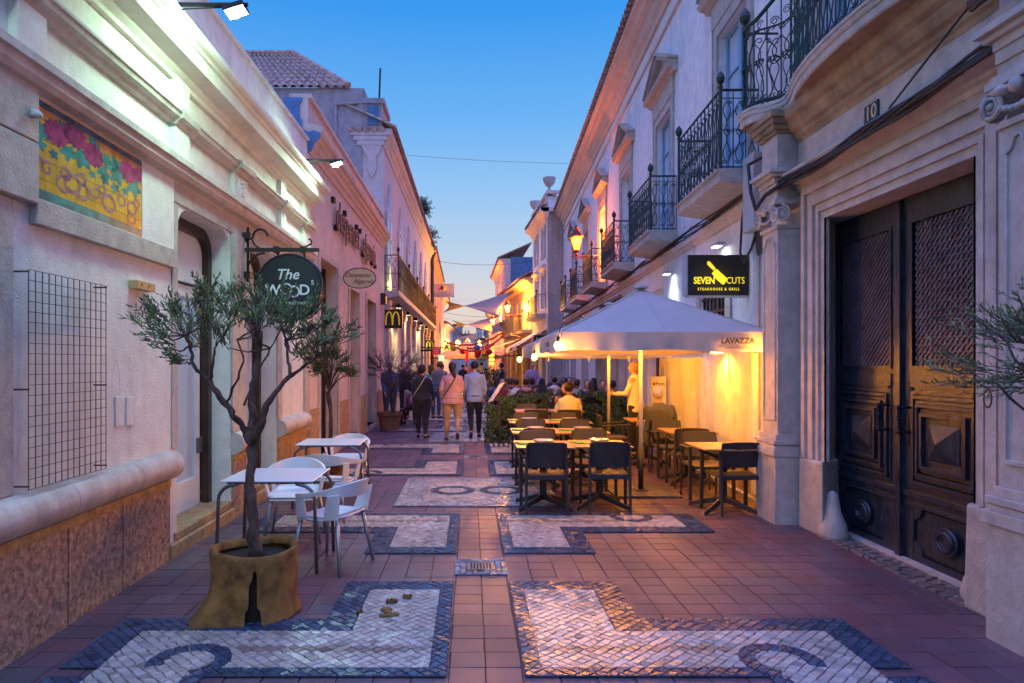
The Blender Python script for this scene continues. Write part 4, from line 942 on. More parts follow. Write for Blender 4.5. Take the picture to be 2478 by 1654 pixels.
def pilaster(u, name='pilaster', far=True):
    m = MB(); w = .24; f = (lambda a, b, p1, z0, z1, mi=0: m.wbox(PW, a, b, -.06, p1, z0, z1, mi))
    f(u-w, u+w, .265, 0, .72); f(u-w-.01, u+w+.01, .285, .72, .80); f(u-w+.01, u+w-.01, .265, .80, .84); f(u-w+.0, u+w-.0, .275, .845, .89); f(u-w+.03, u+w-.03, .245, .89, .95)
    f(u-w+.05, u+w-.05, .215, .95, 3.12)
    for a, b in ((u-w+.09, u-w+.115), (u+w-.115, u+w-.09)): f(a, b, .228, 1.12, 2.96)
    f(u-w+.09, u+w-.09, .228, 1.09, 1.12)
    m.tube([PW.pt(u-w+.10+(2*w-.2)*i/12, .222, 2.96+(.05 if i in (3, 4, 5, 7, 8, 9) else .0)+.05*math.sin(PI*i/12)) for i in range(13)], .012, 5)
    f(u-w+.03, u+w-.03, .235, 3.12, 3.16)
    for s in (-1, 1):       # ionic volutes facing street and sides
        c = PW.pt(u+s*(w-.03), .20, 3.27)
        for ux, off in ((Vector((0, 1, 0)), Vector((-.055, 0, 0))), (Vector((1, 0, 0)), Vector((0, s*.045, 0)))):
            m.tube(spiral(c+off, .088, .012, PI/2, 2.3*s, ux, Vector((0, 0, 1)), 26), [.019*(1-.6*i/26) for i in range(27)], 6)
        m.ball(c, .05, .06, .07); m.ball(c+Vector((-.06, 0, .0)), .022)
        m.ball(PW.pt(u+s*.12, .25, 3.34), .05, .06, .035)
    for i in range(7): m.ball(PW.pt(u-.13+.043*i, .255, 3.235-.03*math.sin(PI*i/6)), .022, .026, .02)
    m.ball(PW.pt(u, .27, 3.33), .035, .05, .045)
    f(u-w-.01, u+w+.01, .27, 3.37, 3.42); f(u-w+.01, u+w-.01, .25, 3.42, 3.45)
    for z0, z1, p in ((3.45, 3.52, .225), (3.52, 3.60, .24), (3.60, 3.66, .255)): f(u-w+.04, u+w-.04, p, z0, z1)
    f(u-w, u+w, .29, 3.66, 3.70); f(u-w-.03, u+w+.03, .33, 3.70, 3.745)
    f(u-w+.05, u+w-.05, .22, 3.745, 4.12)
    return bevel(m.build(name, 'pale_stone', R0, auto=True), .006)
pilaster(7.38); pilaster(3.98)
m = MB()       # entablature between the pilasters
m.wbox(PW, 4.2, 7.16, -.06, .03, zt+.365, 3.52)
m.prof(PW, [(0, 3.52), (.04, 3.52), (.05, 3.56), (.08, 3.575), (.09, 3.60), (.17, 3.62), (.19, 3.655), (.19, 3.675), (0, 3.70)], 4.2, 7.16)
m.wbox(PW, 4.2, 7.16, -.06, .015, 3.69, 4.02); m.build('entablature', 'pale_stone', R0)
m = MB()
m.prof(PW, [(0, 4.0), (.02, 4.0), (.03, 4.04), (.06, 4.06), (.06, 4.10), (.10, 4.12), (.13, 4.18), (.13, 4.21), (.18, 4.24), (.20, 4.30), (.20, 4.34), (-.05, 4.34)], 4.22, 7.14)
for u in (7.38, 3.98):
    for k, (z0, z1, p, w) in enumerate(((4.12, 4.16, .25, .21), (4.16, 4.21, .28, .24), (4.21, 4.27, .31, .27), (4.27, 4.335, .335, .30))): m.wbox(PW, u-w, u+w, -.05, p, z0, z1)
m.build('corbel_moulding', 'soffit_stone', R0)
# serpentine balcony slab
path = [(7.80, .30), (7.74, .345), (7.60, .35), (7.46, .30), (7.36, .16), (7.26, .09), (7.14, .08), (6.95, .13), (6.75, .20), (6.5, .26), (6.2, .305), (5.9, .325), (5.67, .33)]
path = path+[(5.67*2-u, p) for u, p in path[::-1][1:]]
path = [(u, p+.04) for u, p in path]
m = MB(); prof = [(-.42, 4.34), (.0, 4.345), (.012, 4.36), (.012, 4.42), (.025, 4.425), (.035, 4.45), (.03, 4.47), (.045, 4.48), (.045, 4.505), (.02, 4.515), (-.42, 4.52)]
k = len(prof); vs = [PW.pt(u, (p+dp if dp > -.4 else -.06), z) for u, p in path for dp, z in prof]; n = len(path)
m.add(vs, [(i*k+j, i*k+j+1, (i+1)*k+j+1, (i+1)*k+j) for i in range(n-1) for j in range(k-1)]+[tuple(range(k)), tuple(range((n-1)*k, n*k))[::-1]])
balc = m.build('balcony', 'pale_stone', R0, auto=True)
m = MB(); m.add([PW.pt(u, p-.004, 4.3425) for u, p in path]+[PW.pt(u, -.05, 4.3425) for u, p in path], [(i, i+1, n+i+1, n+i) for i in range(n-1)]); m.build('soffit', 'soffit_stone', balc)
# railing follows the slab
def along(d):      # point and direction at arc length d
    for (u0, p0), (u1, p1) in zip(path, path[1:]):
        l = math.hypot(u1-u0, p1-p0)
        if d <= l: t = d/l; return u0+(u1-u0)*t, p0+(p1-p0)*t, Vector((-(p1-p0), u1-u0, 0)).normalized()
        d -= l
    return *path[-1], Vector((0, -1, 0))
TL = sum(math.hypot(b[0]-a[0], b[1]-a[1]) for a, b in zip(path, path[1:]))
m = MB(); zb, ht = 4.56, .92; UZ = Vector((0, 0, 1))
pt = lambda d, z: (lambda q: PW.pt(q[0], q[1]-.03, z))(along(d))
rail = [pt(TL*i/70, zb+ht-.02+.18*math.exp(-((i-10)/3.0)**2)*0-.0+(.34*max(0, min(1, (TL*i/70-.35)/.35))*max(0, min(1, (TL*(70-i)/70-.35)/.35)))) for i in range(71)]
m.tube(rail, .024, 6); m.tube([pt(TL*i/70, zb) for i in range(71)], .022, 6); m.tube([pt(TL*i/70, zb+ht-.14) for i in range(71)], .012, 5)
nb = 30
for i in range(nb+1):
    d = TL*i/nb; u, p, t = along(d); m.tube([pt(d, zb), pt(d, rail[min(70, round(70*i/nb))].z)], .013 if i % 5 == 0 else .008, 5)
    if i == nb: break
    for a, b, za, zc, bl in ((.15, .5, .04, .42, .035), (.85, .5, .04, .42, -.035), (.5, .15, .44, .76, .035), (.5, .85, .44, .76, -.035)):
        scroll(m, pt(d+TL/nb*a, zb+za), pt(d+TL/nb*b, zb+zc), t, UZ, bl, .0065, .036)
    dm = d+TL/nb/2; m.tube(spiral(pt(dm, zb+.90 if 3 < i < nb-3 else zb+.84), .05, .012, 0, 1.6, t, UZ, 12), .006, 4); m.tube(spiral(pt(dm, zb+.42), .045, .045, 0, 1, t, UZ, 10), .006, 4)
for d in (0.02, TL-.02):
    m.tube([pt(d, zb-.05), pt(d, zb+ht+.02)], .026, 6); finial(m, pt(d, zb+ht+.02), 1.6)
    u, p, t = along(d)
    for z in (zb, zb+ht-.02): m.tube([PW.pt(u, p-.03, z), PW.pt(u, -.05, z)], .014, 5)
    for k in range(3): scroll(m, PW.pt(u, .28-.1*k, zb+.08), PW.pt(u, .20-.1*k, zb+ht-.1), Vector((1, 0, 0)), UZ, .05, .007, .04)
for i in (0, nb): pass
m.build('railing', 'green_iron', balc)
frame_window(R0, UW, 5.05, 6.75, 4.52, 7.6, -.12, 'shutter_blue', 'window_glass', 4, 2, .07, curtain='curtain_white')
m = MB(); surround(m, UW, 5.05, 6.75, 4.52, 7.6, .2, .05); m.build('window_surround', 'pale_stone', R0)
m = MB(); m.wbox(PW, 5.73, 5.93, .015, .03, 3.76, 3.92); pl = m.build('number_plate', 'sign_ink', R0)
m = MB(); put_text(m, '10', PW.pt(5.83, .031, 3.84), (0, -1, 0), (0, 0, 1), .17, bold=.01); m.build('digits', 'sign_cream', pl)
m = MB(); c = PW.pt(4.50, .035, 1.47); m.tube([c+Vector((0, .035*math.cos(a*PI/8), .06*math.sin(a*PI/8))) for a in range(16)], .010, 6, closed=True); b_ = m.build('door_bell', 'brown_wood', R0, smooth=True)
m = MB(); m.ball(c, .006, .028, .05); m.build('button', 'cloth_teal', b_, smooth=True)

# ---- the double door
def leaf(u0, u1, flip):
    P = -.295
    def bx(mm, a, b, p0, p1, z0, z1): mm.wbox(PW, u0+a if not flip else u1-b, u0+b if not flip else u1-a, P+p0, P+p1, z0, z1)
    Wd = u1-u0; m = MB()
    bx(m, 0, Wd, -.05, -.028, .02, 3.11)
    st_ = .15
    for a, b in ((0, st_), (Wd-st_, Wd)): bx(m, a, b, -.028, .02, .02, 3.11)
    for z0, z1 in ((.02, .10), (.50, .66), (1.47, 1.66), (2.90, 3.11)): bx(m, st_, Wd-st_, -.028, .018, z0, z1)
    bx(m, .06, Wd-.06, .018, .036, .50, .53); bx(m, .06, Wd-.06, .018, .045, .585, .625); bx(m, st_-.02, Wd-st_+.02, .018, .034, 1.50, 1.61)
    for z0, z1 in ((1.655, 1.68), (2.885, 2.91)): bx(m, st_-.025, Wd-st_+.025, .0, .032, z0, z1)
    for a in (st_-.025, Wd-st_): bx(m, a, a+.025, .0, .032, 1.68, 2.885)
    # stepped pyramid panel
    a0, a1, z0, z1 = st_-.02, Wd-st_+.02, .66, 1.47
    for k, (ins, p0) in enumerate(((0, .03), (.035, .05), (.075, .038), (.105, .062), (.15, .046), (.175, .075), (.225, .05))):
        for q in ((a0+ins, a1-ins, z0+ins, z0+ins+.028), (a0+ins, a1-ins, z1-ins-.028, z1-ins), (a0+ins, a0+ins+.028, z0+ins+.028, z1-ins-.028), (a1-ins-.028, a1-ins, z0+ins+.028, z1-ins-.028)): bx(m, *q[:2], -.028, p0, *q[2:])
    for k in range(4):
        ins = .03+.055*k
        bx(m, a0+ins, a1-ins, -.03, .004+.012*k, z0+ins, z1-ins)
    cu, cz = (u0+u1)/2, (z0+z1)/2; hw, hh = (a1-a0)/2-.26, (z1-z0)/2-.26
    m.add([PW.pt(cu-hw, P+.055, cz-hh), PW.pt(cu+hw, P+.055, cz-hh), PW.pt(cu+hw, P+.055, cz+hh), PW.pt(cu-hw, P+.055, cz+hh), PW.pt(cu, P+.12, cz)], [(0, 1, 4), (1, 2, 4), (2, 3, 4), (3, 0, 4)])
    # bottom panel with an oval boss and scalloped corners
    bx(m, st_+.02, Wd-st_-.02, -.028, .0, .12, .48)
    for a, z in ((st_, .10), (st_, .50), (Wd-st_, .10), (Wd-st_, .50)):
        c = PW.pt((u0+a) if not flip else (u1-a), P, z); m.prism([c+Vector((.0, .11*math.cos(t*PI/8), .11*math.sin(t*PI/8))) for t in range(16)], (-.016, 0, 0))
    c = PW.pt(cu, P+.012, .30)
    for r, p in ((1, .03), (.72, .045), (.45, .035)): m.tube([c+Vector((-p+.01, .115*r*math.cos(t*PI/12), .095*r*math.sin(t*PI/12))) for t in range(24)], .017, 6, closed=True)
    m.ball(c, .04, .11, .09)
    l = m.build('door_leaf', 'door_paint', R0)
    m = MB(); la, lb, lz0, lz1 = u0+st_, u1-st_, 1.68, 2.885; g = .058
    na = int((lb-la)/g); nz2 = int((lz1-lz0)/g)
    for i in range(-nz2, na+1):        # two layers of crossed laths
        for sg in (0, 1):
            s0 = max(0, -i*g); s1 = min(lz1-lz0, lb-la-i*g)
            if s1-s0 < .02: continue
            f = (lambda s: (la+i*g+s, lz0+s)) if sg == 0 else (lambda s: (lb-i*g-s, lz0+s))
            (ux, zx), (uy, zy) = f(s0), f(s1); w = .0105; p = P-.012+.008*sg
            du, dz = (-w, w) if sg == 0 else (w, w)
            m.hexa([PW.pt(ux-du*.7, p, zx-dz*.7), PW.pt(ux+du*.7, p, zx+dz*.7), PW.pt(ux+du*.7, p+.009, zx+dz*.7), PW.pt(ux-du*.7, p+.009, zx-dz*.7), PW.pt(uy-du*.7, p, zy-dz*.7), PW.pt(uy+du*.7, p, zy+dz*.7), PW.pt(uy+du*.7, p+.009, zy+dz*.7), PW.pt(uy-du*.7, p+.009, zy-dz*.7)])
    for i in range(na+1):
        for j in range(nz2+1): m.wbox(PW, la+i*g-.012, la+i*g+.012, P-.01, P+.009, lz0+j*g-.012, lz0+j*g+.012)
    m.build('lattice', 'lattice_wood', l)
    return l
l1 = leaf(5.905, 7.02, False); l2 = leaf(4.76, 5.895, True)
m = MB(); m.wbox(PW, 5.865, 5.935, -.275, -.235, .03, 3.1); m.build('cover_strip', 'door_paint', R0)
for l, u, s in ((l1, 6.06, 1), (l2, 5.77, -1)):
    m = MB(); x = PW.pt(u, -.19, 0).x
    for z in (1.12, 1.33): m.tube([PW.pt(u, -.285, z), PW.pt(u, -.17, z)], .013, 6); m.ball(PW.pt(u, -.17, z), .022)
    for i in range(7): m.ball(PW.pt(u, -.17, 1.14+.03*i), .017, .017, .018, 8)
    m.wbox(PW, u-.03, u+.03, -.277, -.268, 1.0, 1.55)
    m.build('handle', 'black_iron', l, smooth=True)
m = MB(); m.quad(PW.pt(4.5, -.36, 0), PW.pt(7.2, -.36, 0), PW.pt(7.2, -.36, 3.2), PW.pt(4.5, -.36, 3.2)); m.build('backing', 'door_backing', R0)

# =================================================== RIGHT 2.. farther houses
A2, B2_ = (3.78, 33.45), (3.52, 39.0)
FR2 = FrP(A2, B2_, 1); R2 = thing('urn_topped_house', (4, 34, 0), 'tall white house with stone urns on its parapet, beyond the white palace', 'building')
m = MB(); hs = [(34.4, 35.3, 4.5, 6.2), (36.9, 37.8, 4.5, 6.2), (34.4, 35.3, 7.0, 8.5), (36.9, 37.8, 7.0, 8.5), (34.3, 35.5, .1, 2.8), (36.8, 38, .1, 2.8)]
wall(m, FR2, 33.45, 39, 0, 9.9, hs, t=.2); m.build('wall', 'upper_plaster', R2)
m = MB(); m.box(3.80, 4.55, 33.37, 33.44, 0, 9.0); m.box(3.74, 3.95, 33.33, 33.60, 0, 9.05); m.build('corner_pilaster', 'limestone', R2)
m = MB(); m.prof(FR2, [(0, 8.8), (.08, 8.85), (.12, 9.0), (.25, 9.1), (.4, 9.2), (.4, 9.3), (0, 9.35)], 33.2, 39.2, 0); m.prof(FR2, [(0, 10.0), (.08, 10.02), (.1, 10.15), (0, 10.15), (-.4, 10.15), (-.4, 9.9)], 33.35, 39.1)
m.box(3.35, 4.6, 33.2, 33.45, 9.1, 9.3); m.box(3.70, 4.6, 33.3, 33.45, 10.0, 10.15); [m.wbox(FR2, u, u+.5, 0, .06, 9.35, 10.0) for u in (33.5, 36, 38.4)]
for u in (34.35, 36.85): m.prof(FR2, [(0, 6.45), (.2, 6.5), (.22, 6.6), (0, 6.7)], u-.25, u+1.25)
m.build('cornice', 'pale_pink_render', R2)
m = MB(); tiles_eave(m, FR2, 33.3, 39.1, .45, 9.33, step=.3, r=.12, L=.35, rise=.3); m.build('roof', 'roof_tile', R2)
for u in (33.75, 38.7):
    m = MB(); c = FR2.pt(u, -.1, 10.15); m.lathe([(.16, 0), (.16, .08), (.07, .14), (.06, .24), (.2, .36), (.29, .52), (.30, .62), (.33, .66), (.33, .72), (.25, .76), (.1, .8)], c, 12); m.build('urn', 'pale_stone', R2, smooth=True)
for i, h in enumerate(hs[:4]): frame_window(R2, FR2, *h, -.06, mg='window_glass', w=.06, name='window'); m = MB(); surround(m, FR2, *h, .14); m.build('window_surround', 'limestone', R2)
for h in hs[4:]: m = MB(); m.wbox(FR2, h[0], h[1], -.2, -.15, h[2], h[3]); m.build('door', 'brown_wood', R2)
iron_balcony(R2, FR2, 34.1, 38.1, .5, 4.2, 'black_iron', scr=False)
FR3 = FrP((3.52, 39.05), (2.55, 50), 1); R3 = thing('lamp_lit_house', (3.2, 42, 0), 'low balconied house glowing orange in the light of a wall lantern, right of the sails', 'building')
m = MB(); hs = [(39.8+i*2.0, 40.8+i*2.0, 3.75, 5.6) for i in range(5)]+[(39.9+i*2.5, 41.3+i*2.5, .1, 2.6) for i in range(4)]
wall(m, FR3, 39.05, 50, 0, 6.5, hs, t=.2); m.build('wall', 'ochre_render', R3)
m = MB(); m.prof(FR3, [(0, 6.2), (.1, 6.25), (.3, 6.45), (.55, 6.5), (.55, 6.6), (0, 6.7)], 39.05, 50); m.build('cornice', 'ochre_render', R3)
m = MB(); tiles_eave(m, FR3, 39.05, 50, .65, 6.62, step=.3, r=.12, L=3); m.build('roof', 'roof_tile', R3)
for h in hs[:5]: frame_window(R3, FR3, *h, -.06, mg='window_glass', w=.07)
for i, h in enumerate(hs[5:]): m = MB(); m.wbox(FR3, h[0], h[1], -.2, -.15, h[2], h[3]); m.build('shop_window', 'lit_room' if i else 'dark_wood', R3)
iron_balcony(R3, FR3, 39.3, 43.2, .55, 3.65, 'black_iron', scr=False); iron_balcony(R3, FR3, 43.8, 49.4, .55, 3.65, 'black_iron', scr=False)
R4, F4b = far_house('blue_gabled_house', (2.45, 50.1), (2.2, 62), 1, 9.4, 'pale_pink_render', 'taller house with a blue painted side wall behind the lamp lit house', 3, ((.1, 2.6), (3.6, 5.4), (6.4, 8.0)), eave=.4)
m = MB(); m.box(2.9, 6.5, 50.02, 50.09, 6.4, 9.5); m.build('side_wall', 'blue_wall', R4)
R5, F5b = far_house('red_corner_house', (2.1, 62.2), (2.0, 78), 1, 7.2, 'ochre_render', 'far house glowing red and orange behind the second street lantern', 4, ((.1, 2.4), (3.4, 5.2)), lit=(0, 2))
R6, F6b = far_house('far_right_house', (1.95, 78.2), (2.2, 105), 1, 6.0, 'pale_pink_render', 'farthest house on the right side of the street', 5, ((.1, 2.2), (3.0, 4.6)), lit=(1,))
for fr, u in ((F5b, 66), (F5b, 72)): iron_balcony(R5, fr, u, u+3.5, .5, 3.2, 'black_iron', scr=False)

# =================================================== STREET LANTERNS AND SIGNS
def lantern(c, wallx, label, e, glass='lamp_glass', sc=1.0, col=(1, .17, .015)):
    c = Vector(c); t = thing('street_lantern', (wallx, c.y, c.z-.45), label, 'street lantern', 'wall lanterns along the right side of the street')
    s = -1 if c.x < wallx else 1; z = c.z-.42*sc; X = Vector((1, 0, 0)); UZ = Vector((0, 0, 1))
    m = MB(); m.tube([(wallx, c.y, z), (c.x-.16*sc, c.y, z)], .018, 6); m.tube([(wallx-.02, c.y, z+.1), (wallx-.02, c.y, z-.45*sc)], .018, 6)
    L_ = abs(wallx-c.x); pts = [Vector((c.x+L_*i/10, c.y, z-.03-.40*sc*(i/10)**1.6)) for i in range(11)]; m.tube(pts, .012, 5)
    for k in range(4): q = pts[3+2*k if 3+2*k < 10 else 9]; m.tube(spiral(Vector((q.x+.02, c.y, (q.z+z)/2)), .05+.02*k, .012, 0, 1.7, X, UZ, 14), .008, 4)
    m.tube(spiral((c.x, c.y, z-.09), .06, .015, 1.5, 1.6, X, UZ, 14), .009, 4); m.build('bracket', 'lamp_iron', t)
    m = MB(); m.lathe([(.02, -.42), (.05, -.38), (.03, -.34), (.085, -.27), (.09, -.25)], c, 8); 
    for j in range(6):
        a = 2*PI*(j+.5)/6; m.tube([c+Vector((.088*math.cos(a), .088*math.sin(a), -.26))*1, c+Vector((.185*math.cos(a), .185*math.sin(a), .14))], .010, 4)
    m.lathe([(.20, .13), (.215, .16), (.20, .19), (.13, .28), (.10, .33), (.11, .35), (.07, .38), (.03, .40), (.05, .43), (.06, .46), (.01, .50)], c, 12); m.build('frame', 'lamp_iron', t)
    m = MB(); m.lathe([(.08, -.25), (.178, .13)], c, 6); m.build('glass', glass, t)
    o = lamp('lantern_glow', 'POINT', c+Vector((-.0, -.27, -.02)), e*.22, col, .08)
    o2 = lamp('lantern_glow', 'POINT', Vector((wallx-.16, c.y, c.z)), e*.8, col, .08)  # extra lamp without fixture, added near the wall for the coloured wash
lantern(P3(1395, 586, 20.6), RW.pt(20.6, 0, 0).x, 'glowing orange street lantern on the white palace wall, the nearest of the three', 330, sc=1.0)
lantern(P3(1228, 746, 41), FR3.pt(41, 0, 0).x, 'glowing yellow street lantern in front of the orange balconied house', 1900, 'lamp_glass_far', col=(1, .36, .03))
lantern(P3(1192, 778, 54), F4b.pt(54, 0, 0).x, 'glowing street lantern beside the red lit wall, farthest of the three', 1900, 'lamp_glass_far', col=(1, .22, .02))

# ---- round sign on its wrought bracket
c = Vector((-2.045, 7.73, 2.56)); wx = LW.pt(7.73, .065, 0).x; X = Vector((1, 0, 0)); UZ = Vector((0, 0, 1))
t = thing('round_sign', (wx, 7.73, 2.56), 'round dark sign reading The WOODs hanging from a black scrolled bracket', 'sign')
m = MB(); q = lambda x, z, y=0: Vector((x, 7.73+y, z))
zb = 2.985; m.box(wx, -1.72, 7.71, 7.75, zb-.02, zb+.02); m.tube([q(wx+.03, 3.24), q(wx+.03, 2.62)], .017, 6)
for z in (3.14, 2.70): m.box(wx-.02, wx+.07, 7.68, 7.78, z-.035, z+.035)
m.tube([q(wx+.03, 3.06)]+[q(wx+.08+.09*math.cos(a)*1, 3.11+.09*math.sin(a)-.0) for a in [3.3-.0*i for i in range(1)]]+[q(wx+.25-.17*math.cos(i*PI/2/6)*1, zb+.13-.13*math.sin(i*PI/2/6)) for i in range(7)], .012, 6)
m.tube([q(wx+.09, 3.12)]+[q(wx+.17-.08*math.cos(i*PI/8), 3.14+.08*math.sin(i*PI/8)) for i in range(9)], .013, 6)
m.tube([q(wx+.03, 2.72)]+[q(wx+.22-.19*math.cos(i*PI/2/6), 2.76+.19*math.sin(i*PI/2/6)) for i in range(7)], .013, 6)
m.tube([q(-1.88, zb+.03)]+[q(-1.84+.035*math.sin(i*PI/5), zb+.055+.035-.035*math.cos(i*PI/5)) for i in range(6)], .010, 5)
for x in (-2.20, -1.90): m.box(x-.03, x+.03, 7.69, 7.77, zb-.035, zb+.035); m.tube([q(x, zb), q(x+.02, 2.88)], .012, 5)
m.build('bracket', 'black_iron', t)
m = MB()
n = 48; rr = .365
for y0, y1, r in ((7.665, 7.795, rr),):
    ring = [Vector((c.x+r*math.cos(2*PI*i/n), y, c.z+r*math.sin(2*PI*i/n))) for y in (y0, y1) for i in range(n)]
    m.add(ring, [tuple(range(n)), tuple(range(n, 2*n))[::-1]]+[(i, (i+1) % n, (i+1) % n+n, i+n) for i in range(n)])
for y in (7.665, 7.795): m.tube([Vector((c.x+rr*math.cos(2*PI*i/n), y, c.z+rr*math.sin(2*PI*i/n))) for i in range(n)], .012, 6, closed=True)
d = m.build('board', 'sign_teal', t, auto=True)
m = MB(); F = 7.663
put_text(m, 'The', (c.x-.02, F, c.z+.135), X, UZ, .165, bold=.010, shear=.28)
put_text(m, 'W', (c.x-.18, F, c.z-.04), X, UZ, .165, bold=.015)
put_text(m, 'D', (c.x+.175, F, c.z-.04), X, UZ, .165, bold=.015); put_text(m, 'S', (c.x+.265, F, c.z+.045), X, UZ, .075, bold=.01)
for dx, dz in ((-.03, -.025), (.055, -.055)): m.tube([Vector((c.x+dx+.058*math.cos(a*PI/14), F-.002, c.z+dz+.058*math.sin(a*PI/14))) for a in range(28)], .010, 6, closed=True)
put_text(m, 'COFFEE WINE FOOD', (c.x, F, c.z-.185), X, UZ, .042, space=1.1)
m.build('lettering', 'sign_white', t)

# ---- oval cream sign
yq = 13.9; c = P3(871, 674, yq); t = thing('oval_sign', (LW.pt(yq, 0, 0).x, yq, c.z), 'cream oval sign with dark script Despensa Algarvia sticking out from the salmon wall', 'sign')
def disc(mb, c, rx, rz, y0, y1, mi=0, n=36):
    ring = [Vector((c.x+rx*math.cos(2*PI*i/n), y, c.z+rz*math.sin(2*PI*i/n))) for y in (y0, y1) for i in range(n)]
    mb.add(ring, [tuple(range(n)), tuple(range(n, 2*n))[::-1]]+[(i, (i+1) % n, (i+1) % n+n, i+n) for i in range(n)], mi)
m = MB(); disc(m, c, .33, .205, yq-.03, yq+.03); m.build('board', 'sign_cream', t)
m = MB(); m.tube([Vector((c.x+.33*math.cos(a*PI/20), yq-.03, c.z+.205*math.sin(a*PI/20))) for a in range(40)], .010, 5, closed=True); m.tube([(c.x-.33, yq, c.z), (LW.pt(yq, 0, 0).x, yq, c.z)], .012, 5); m.build('rim', 'sign_ink', t)
m = MB(); put_text(m, 'Despensa', (c.x-.04, yq-.033, c.z+.06), X, UZ, .135, shear=.35); put_text(m, 'Algarvia', (c.x+.07, yq-.033, c.z-.07), X, UZ, .135, shear=.35); m.build('lettering', 'brown_wood', t)

# ---- arch signs
def arch_sign(x0, x1, y0, y1, Y, label):
    a, b = P3(x0, y0, Y), P3(x1, y1, Y); cx, cz = (a.x+b.x)/2, (a.z+b.z)/2; w, h = (b.x-a.x), (a.z-b.z)
    t = thing('arch_sign', (cx, Y, b.z), label, 'sign', 'black signs with a yellow arch letter'); m = MB(); m.box(a.x, b.x, Y-.06, Y+.06, b.z, a.z); bevel(m.build('board', 'sign_black', t), .01)
    m = MB(); wl = LW.pt(Y, 0, 0).x; m.box(wl, b.x, Y-.015, Y+.015, a.z+.09, a.z+.12); m.box(a.x+.1, a.x+.12, Y-.01, Y+.01, a.z, a.z+.1); m.box(b.x-.12, b.x-.1, Y-.01, Y+.01, a.z, a.z+.1); m.build('bracket', 'black_iron', t)
    m = MB()
    for s in (-1, 1):
        pts = []
        for i in range(15):
            q = PI*i/14; pts.append((cx+s*w*.175-w*.165*math.cos(q), cz-h*.33+h*.70*math.sin(q)**.62))
        for (xa, za), (xb, zb2) in zip(pts, pts[1:]):
            l = math.hypot(xb-xa, zb2-za); nx, nz2 = -(zb2-za)/l*w*.035, (xb-xa)/l*w*.035
            m.prism([(xa+nx, Y-.062, za+nz2), (xb+nx, Y-.062, zb2+nz2), (xb-nx, Y-.062, zb2-nz2), (xa-nx, Y-.062, za-nz2)], (0, -.012, 0))
    m.build('lettering', 'arch_yellow', t)
arch_sign(927, 974, 750, 795, 20.45, 'square black sign with a yellow arch letter at the near end of the long balcony')
arch_sign(1029, 1052, 824, 848, 36, 'farther small black sign with a yellow arch letter beneath the far end of the balcony')
t = thing('wall_speaker', P3(926, 724, 19.6), 'small black box loudspeaker on the corner above the first arch sign', 'loudspeaker'); c = t.location.copy(); m = MB(); m.box(c.x-.1, c.x+.1, c.y-.1, c.y+.1, c.z-.16, c.z+.16); bevel(m.build('box', 'sign_black', t), .015)
m = MB(); m.box(c.x-.16, c.x-.1, c.y-.02, c.y+.02, c.z-.02, c.z+.02); m.build('bracket', 'black_iron', t)
# ---- street side signs farther on
def board(x0, x1, y0, y1, Y, label, mt, texts, wx=None, name='sign_board'):
    a, b = P3(x0, y0, Y), P3(x1, y1, Y); t = thing(name, ((a.x+b.x)/2, Y, b.z), label, 'sign'); m = MB(); m.box(a.x, b.x, Y-.05, Y+.05, b.z, a.z); m.build('board', mt, t)
    if wx is not None: m = MB(); m.box(min(wx, a.x), max(wx, b.x), Y-.02, Y+.02, a.z-.2, a.z-.15); m.box(min(wx, a.x), max(wx, b.x), Y-.02, Y+.02, b.z+.15, b.z+.2); m.build('bracket', 'black_iron', t)
    for s, fx, fz, sz, mi, kw in texts:
        m = MB(); put_text(m, s, (a.x+(b.x-a.x)*fx, Y-.053, b.z+(a.z-b.z)*fz), X, UZ, sz*(a.z-b.z), **kw); m.build('lettering', mi, t)
    return t, a, b
t, a, b = board(1040, 1099, 687, 720, 44, 'lilac rectangular sign with AV logo sticking out high above the left side of the street', 'sign_lilac',
      [('A', .46, .68, .50, 'sign_ink', dict(shear=.2, bold=.02)), ('Antonio Viegas', .5, .36, .11, 'sign_ink', dict(bold=.02)), ('Rolamentos - Optica - Fotografia', .5, .22, .09, 'sign_ink', {}), ('Telefone 289 82 23 02', .5, .10, .08, 'sign_ink', {})], LW.pt(44, 0, 0).x)
for fx, mt in ((.43, 'pink_mark'), (.58, 'yellow_mark')): m = MB(); disc(m, Vector((a.x+(b.x-a.x)*fx, 0, b.z+(a.z-b.z)*.68)), .22, .17, 43.948, 43.9495); m.build('logo_disc', mt, t)
m = MB(); m.tube([(a.x+(b.x-a.x)*.50, 43.94, b.z+(a.z-b.z)*.5), (a.x+(b.x-a.x)*.53, 43.94, b.z+(a.z-b.z)*.58), (a.x+(b.x-a.x)*.6, 43.94, b.z+(a.z-b.z)*.88)], .016, 5); m.build('logo_stroke', 'sign_ink', t)
board(1047, 1066, 840, 858, 33, 'small red sign with white lines of writing under the farther arch sign', 'sign_red', [('O FORNO', .5, .78, .2, 'sign_white', {}), ('PIZZA', .5, .52, .2, 'sign_white', {}), ('CAFFE', .5, .26, .2, 'sign_white', {})], -2.5)
board(1073, 1089, 833, 850, 34, 'small lit yellow sign with a black letter A', 'sign_lit_yellow', [('A', .5, .5, .95, 'sign_ink', dict(bold=.03))], -2.5)
board(1061, 1075, 860, 874, 40, 'small lit greenish picture sign on the left shop fronts', 'sign_lit_green', [], -2.5)
board(1291, 1345, 812, 830, 33.2, 'dark shop board reading La P half hidden by the parasol', 'sign_black', [('La Pizza', .45, .5, .62, 'sign_white', dict(bold=.02))], 4.3)

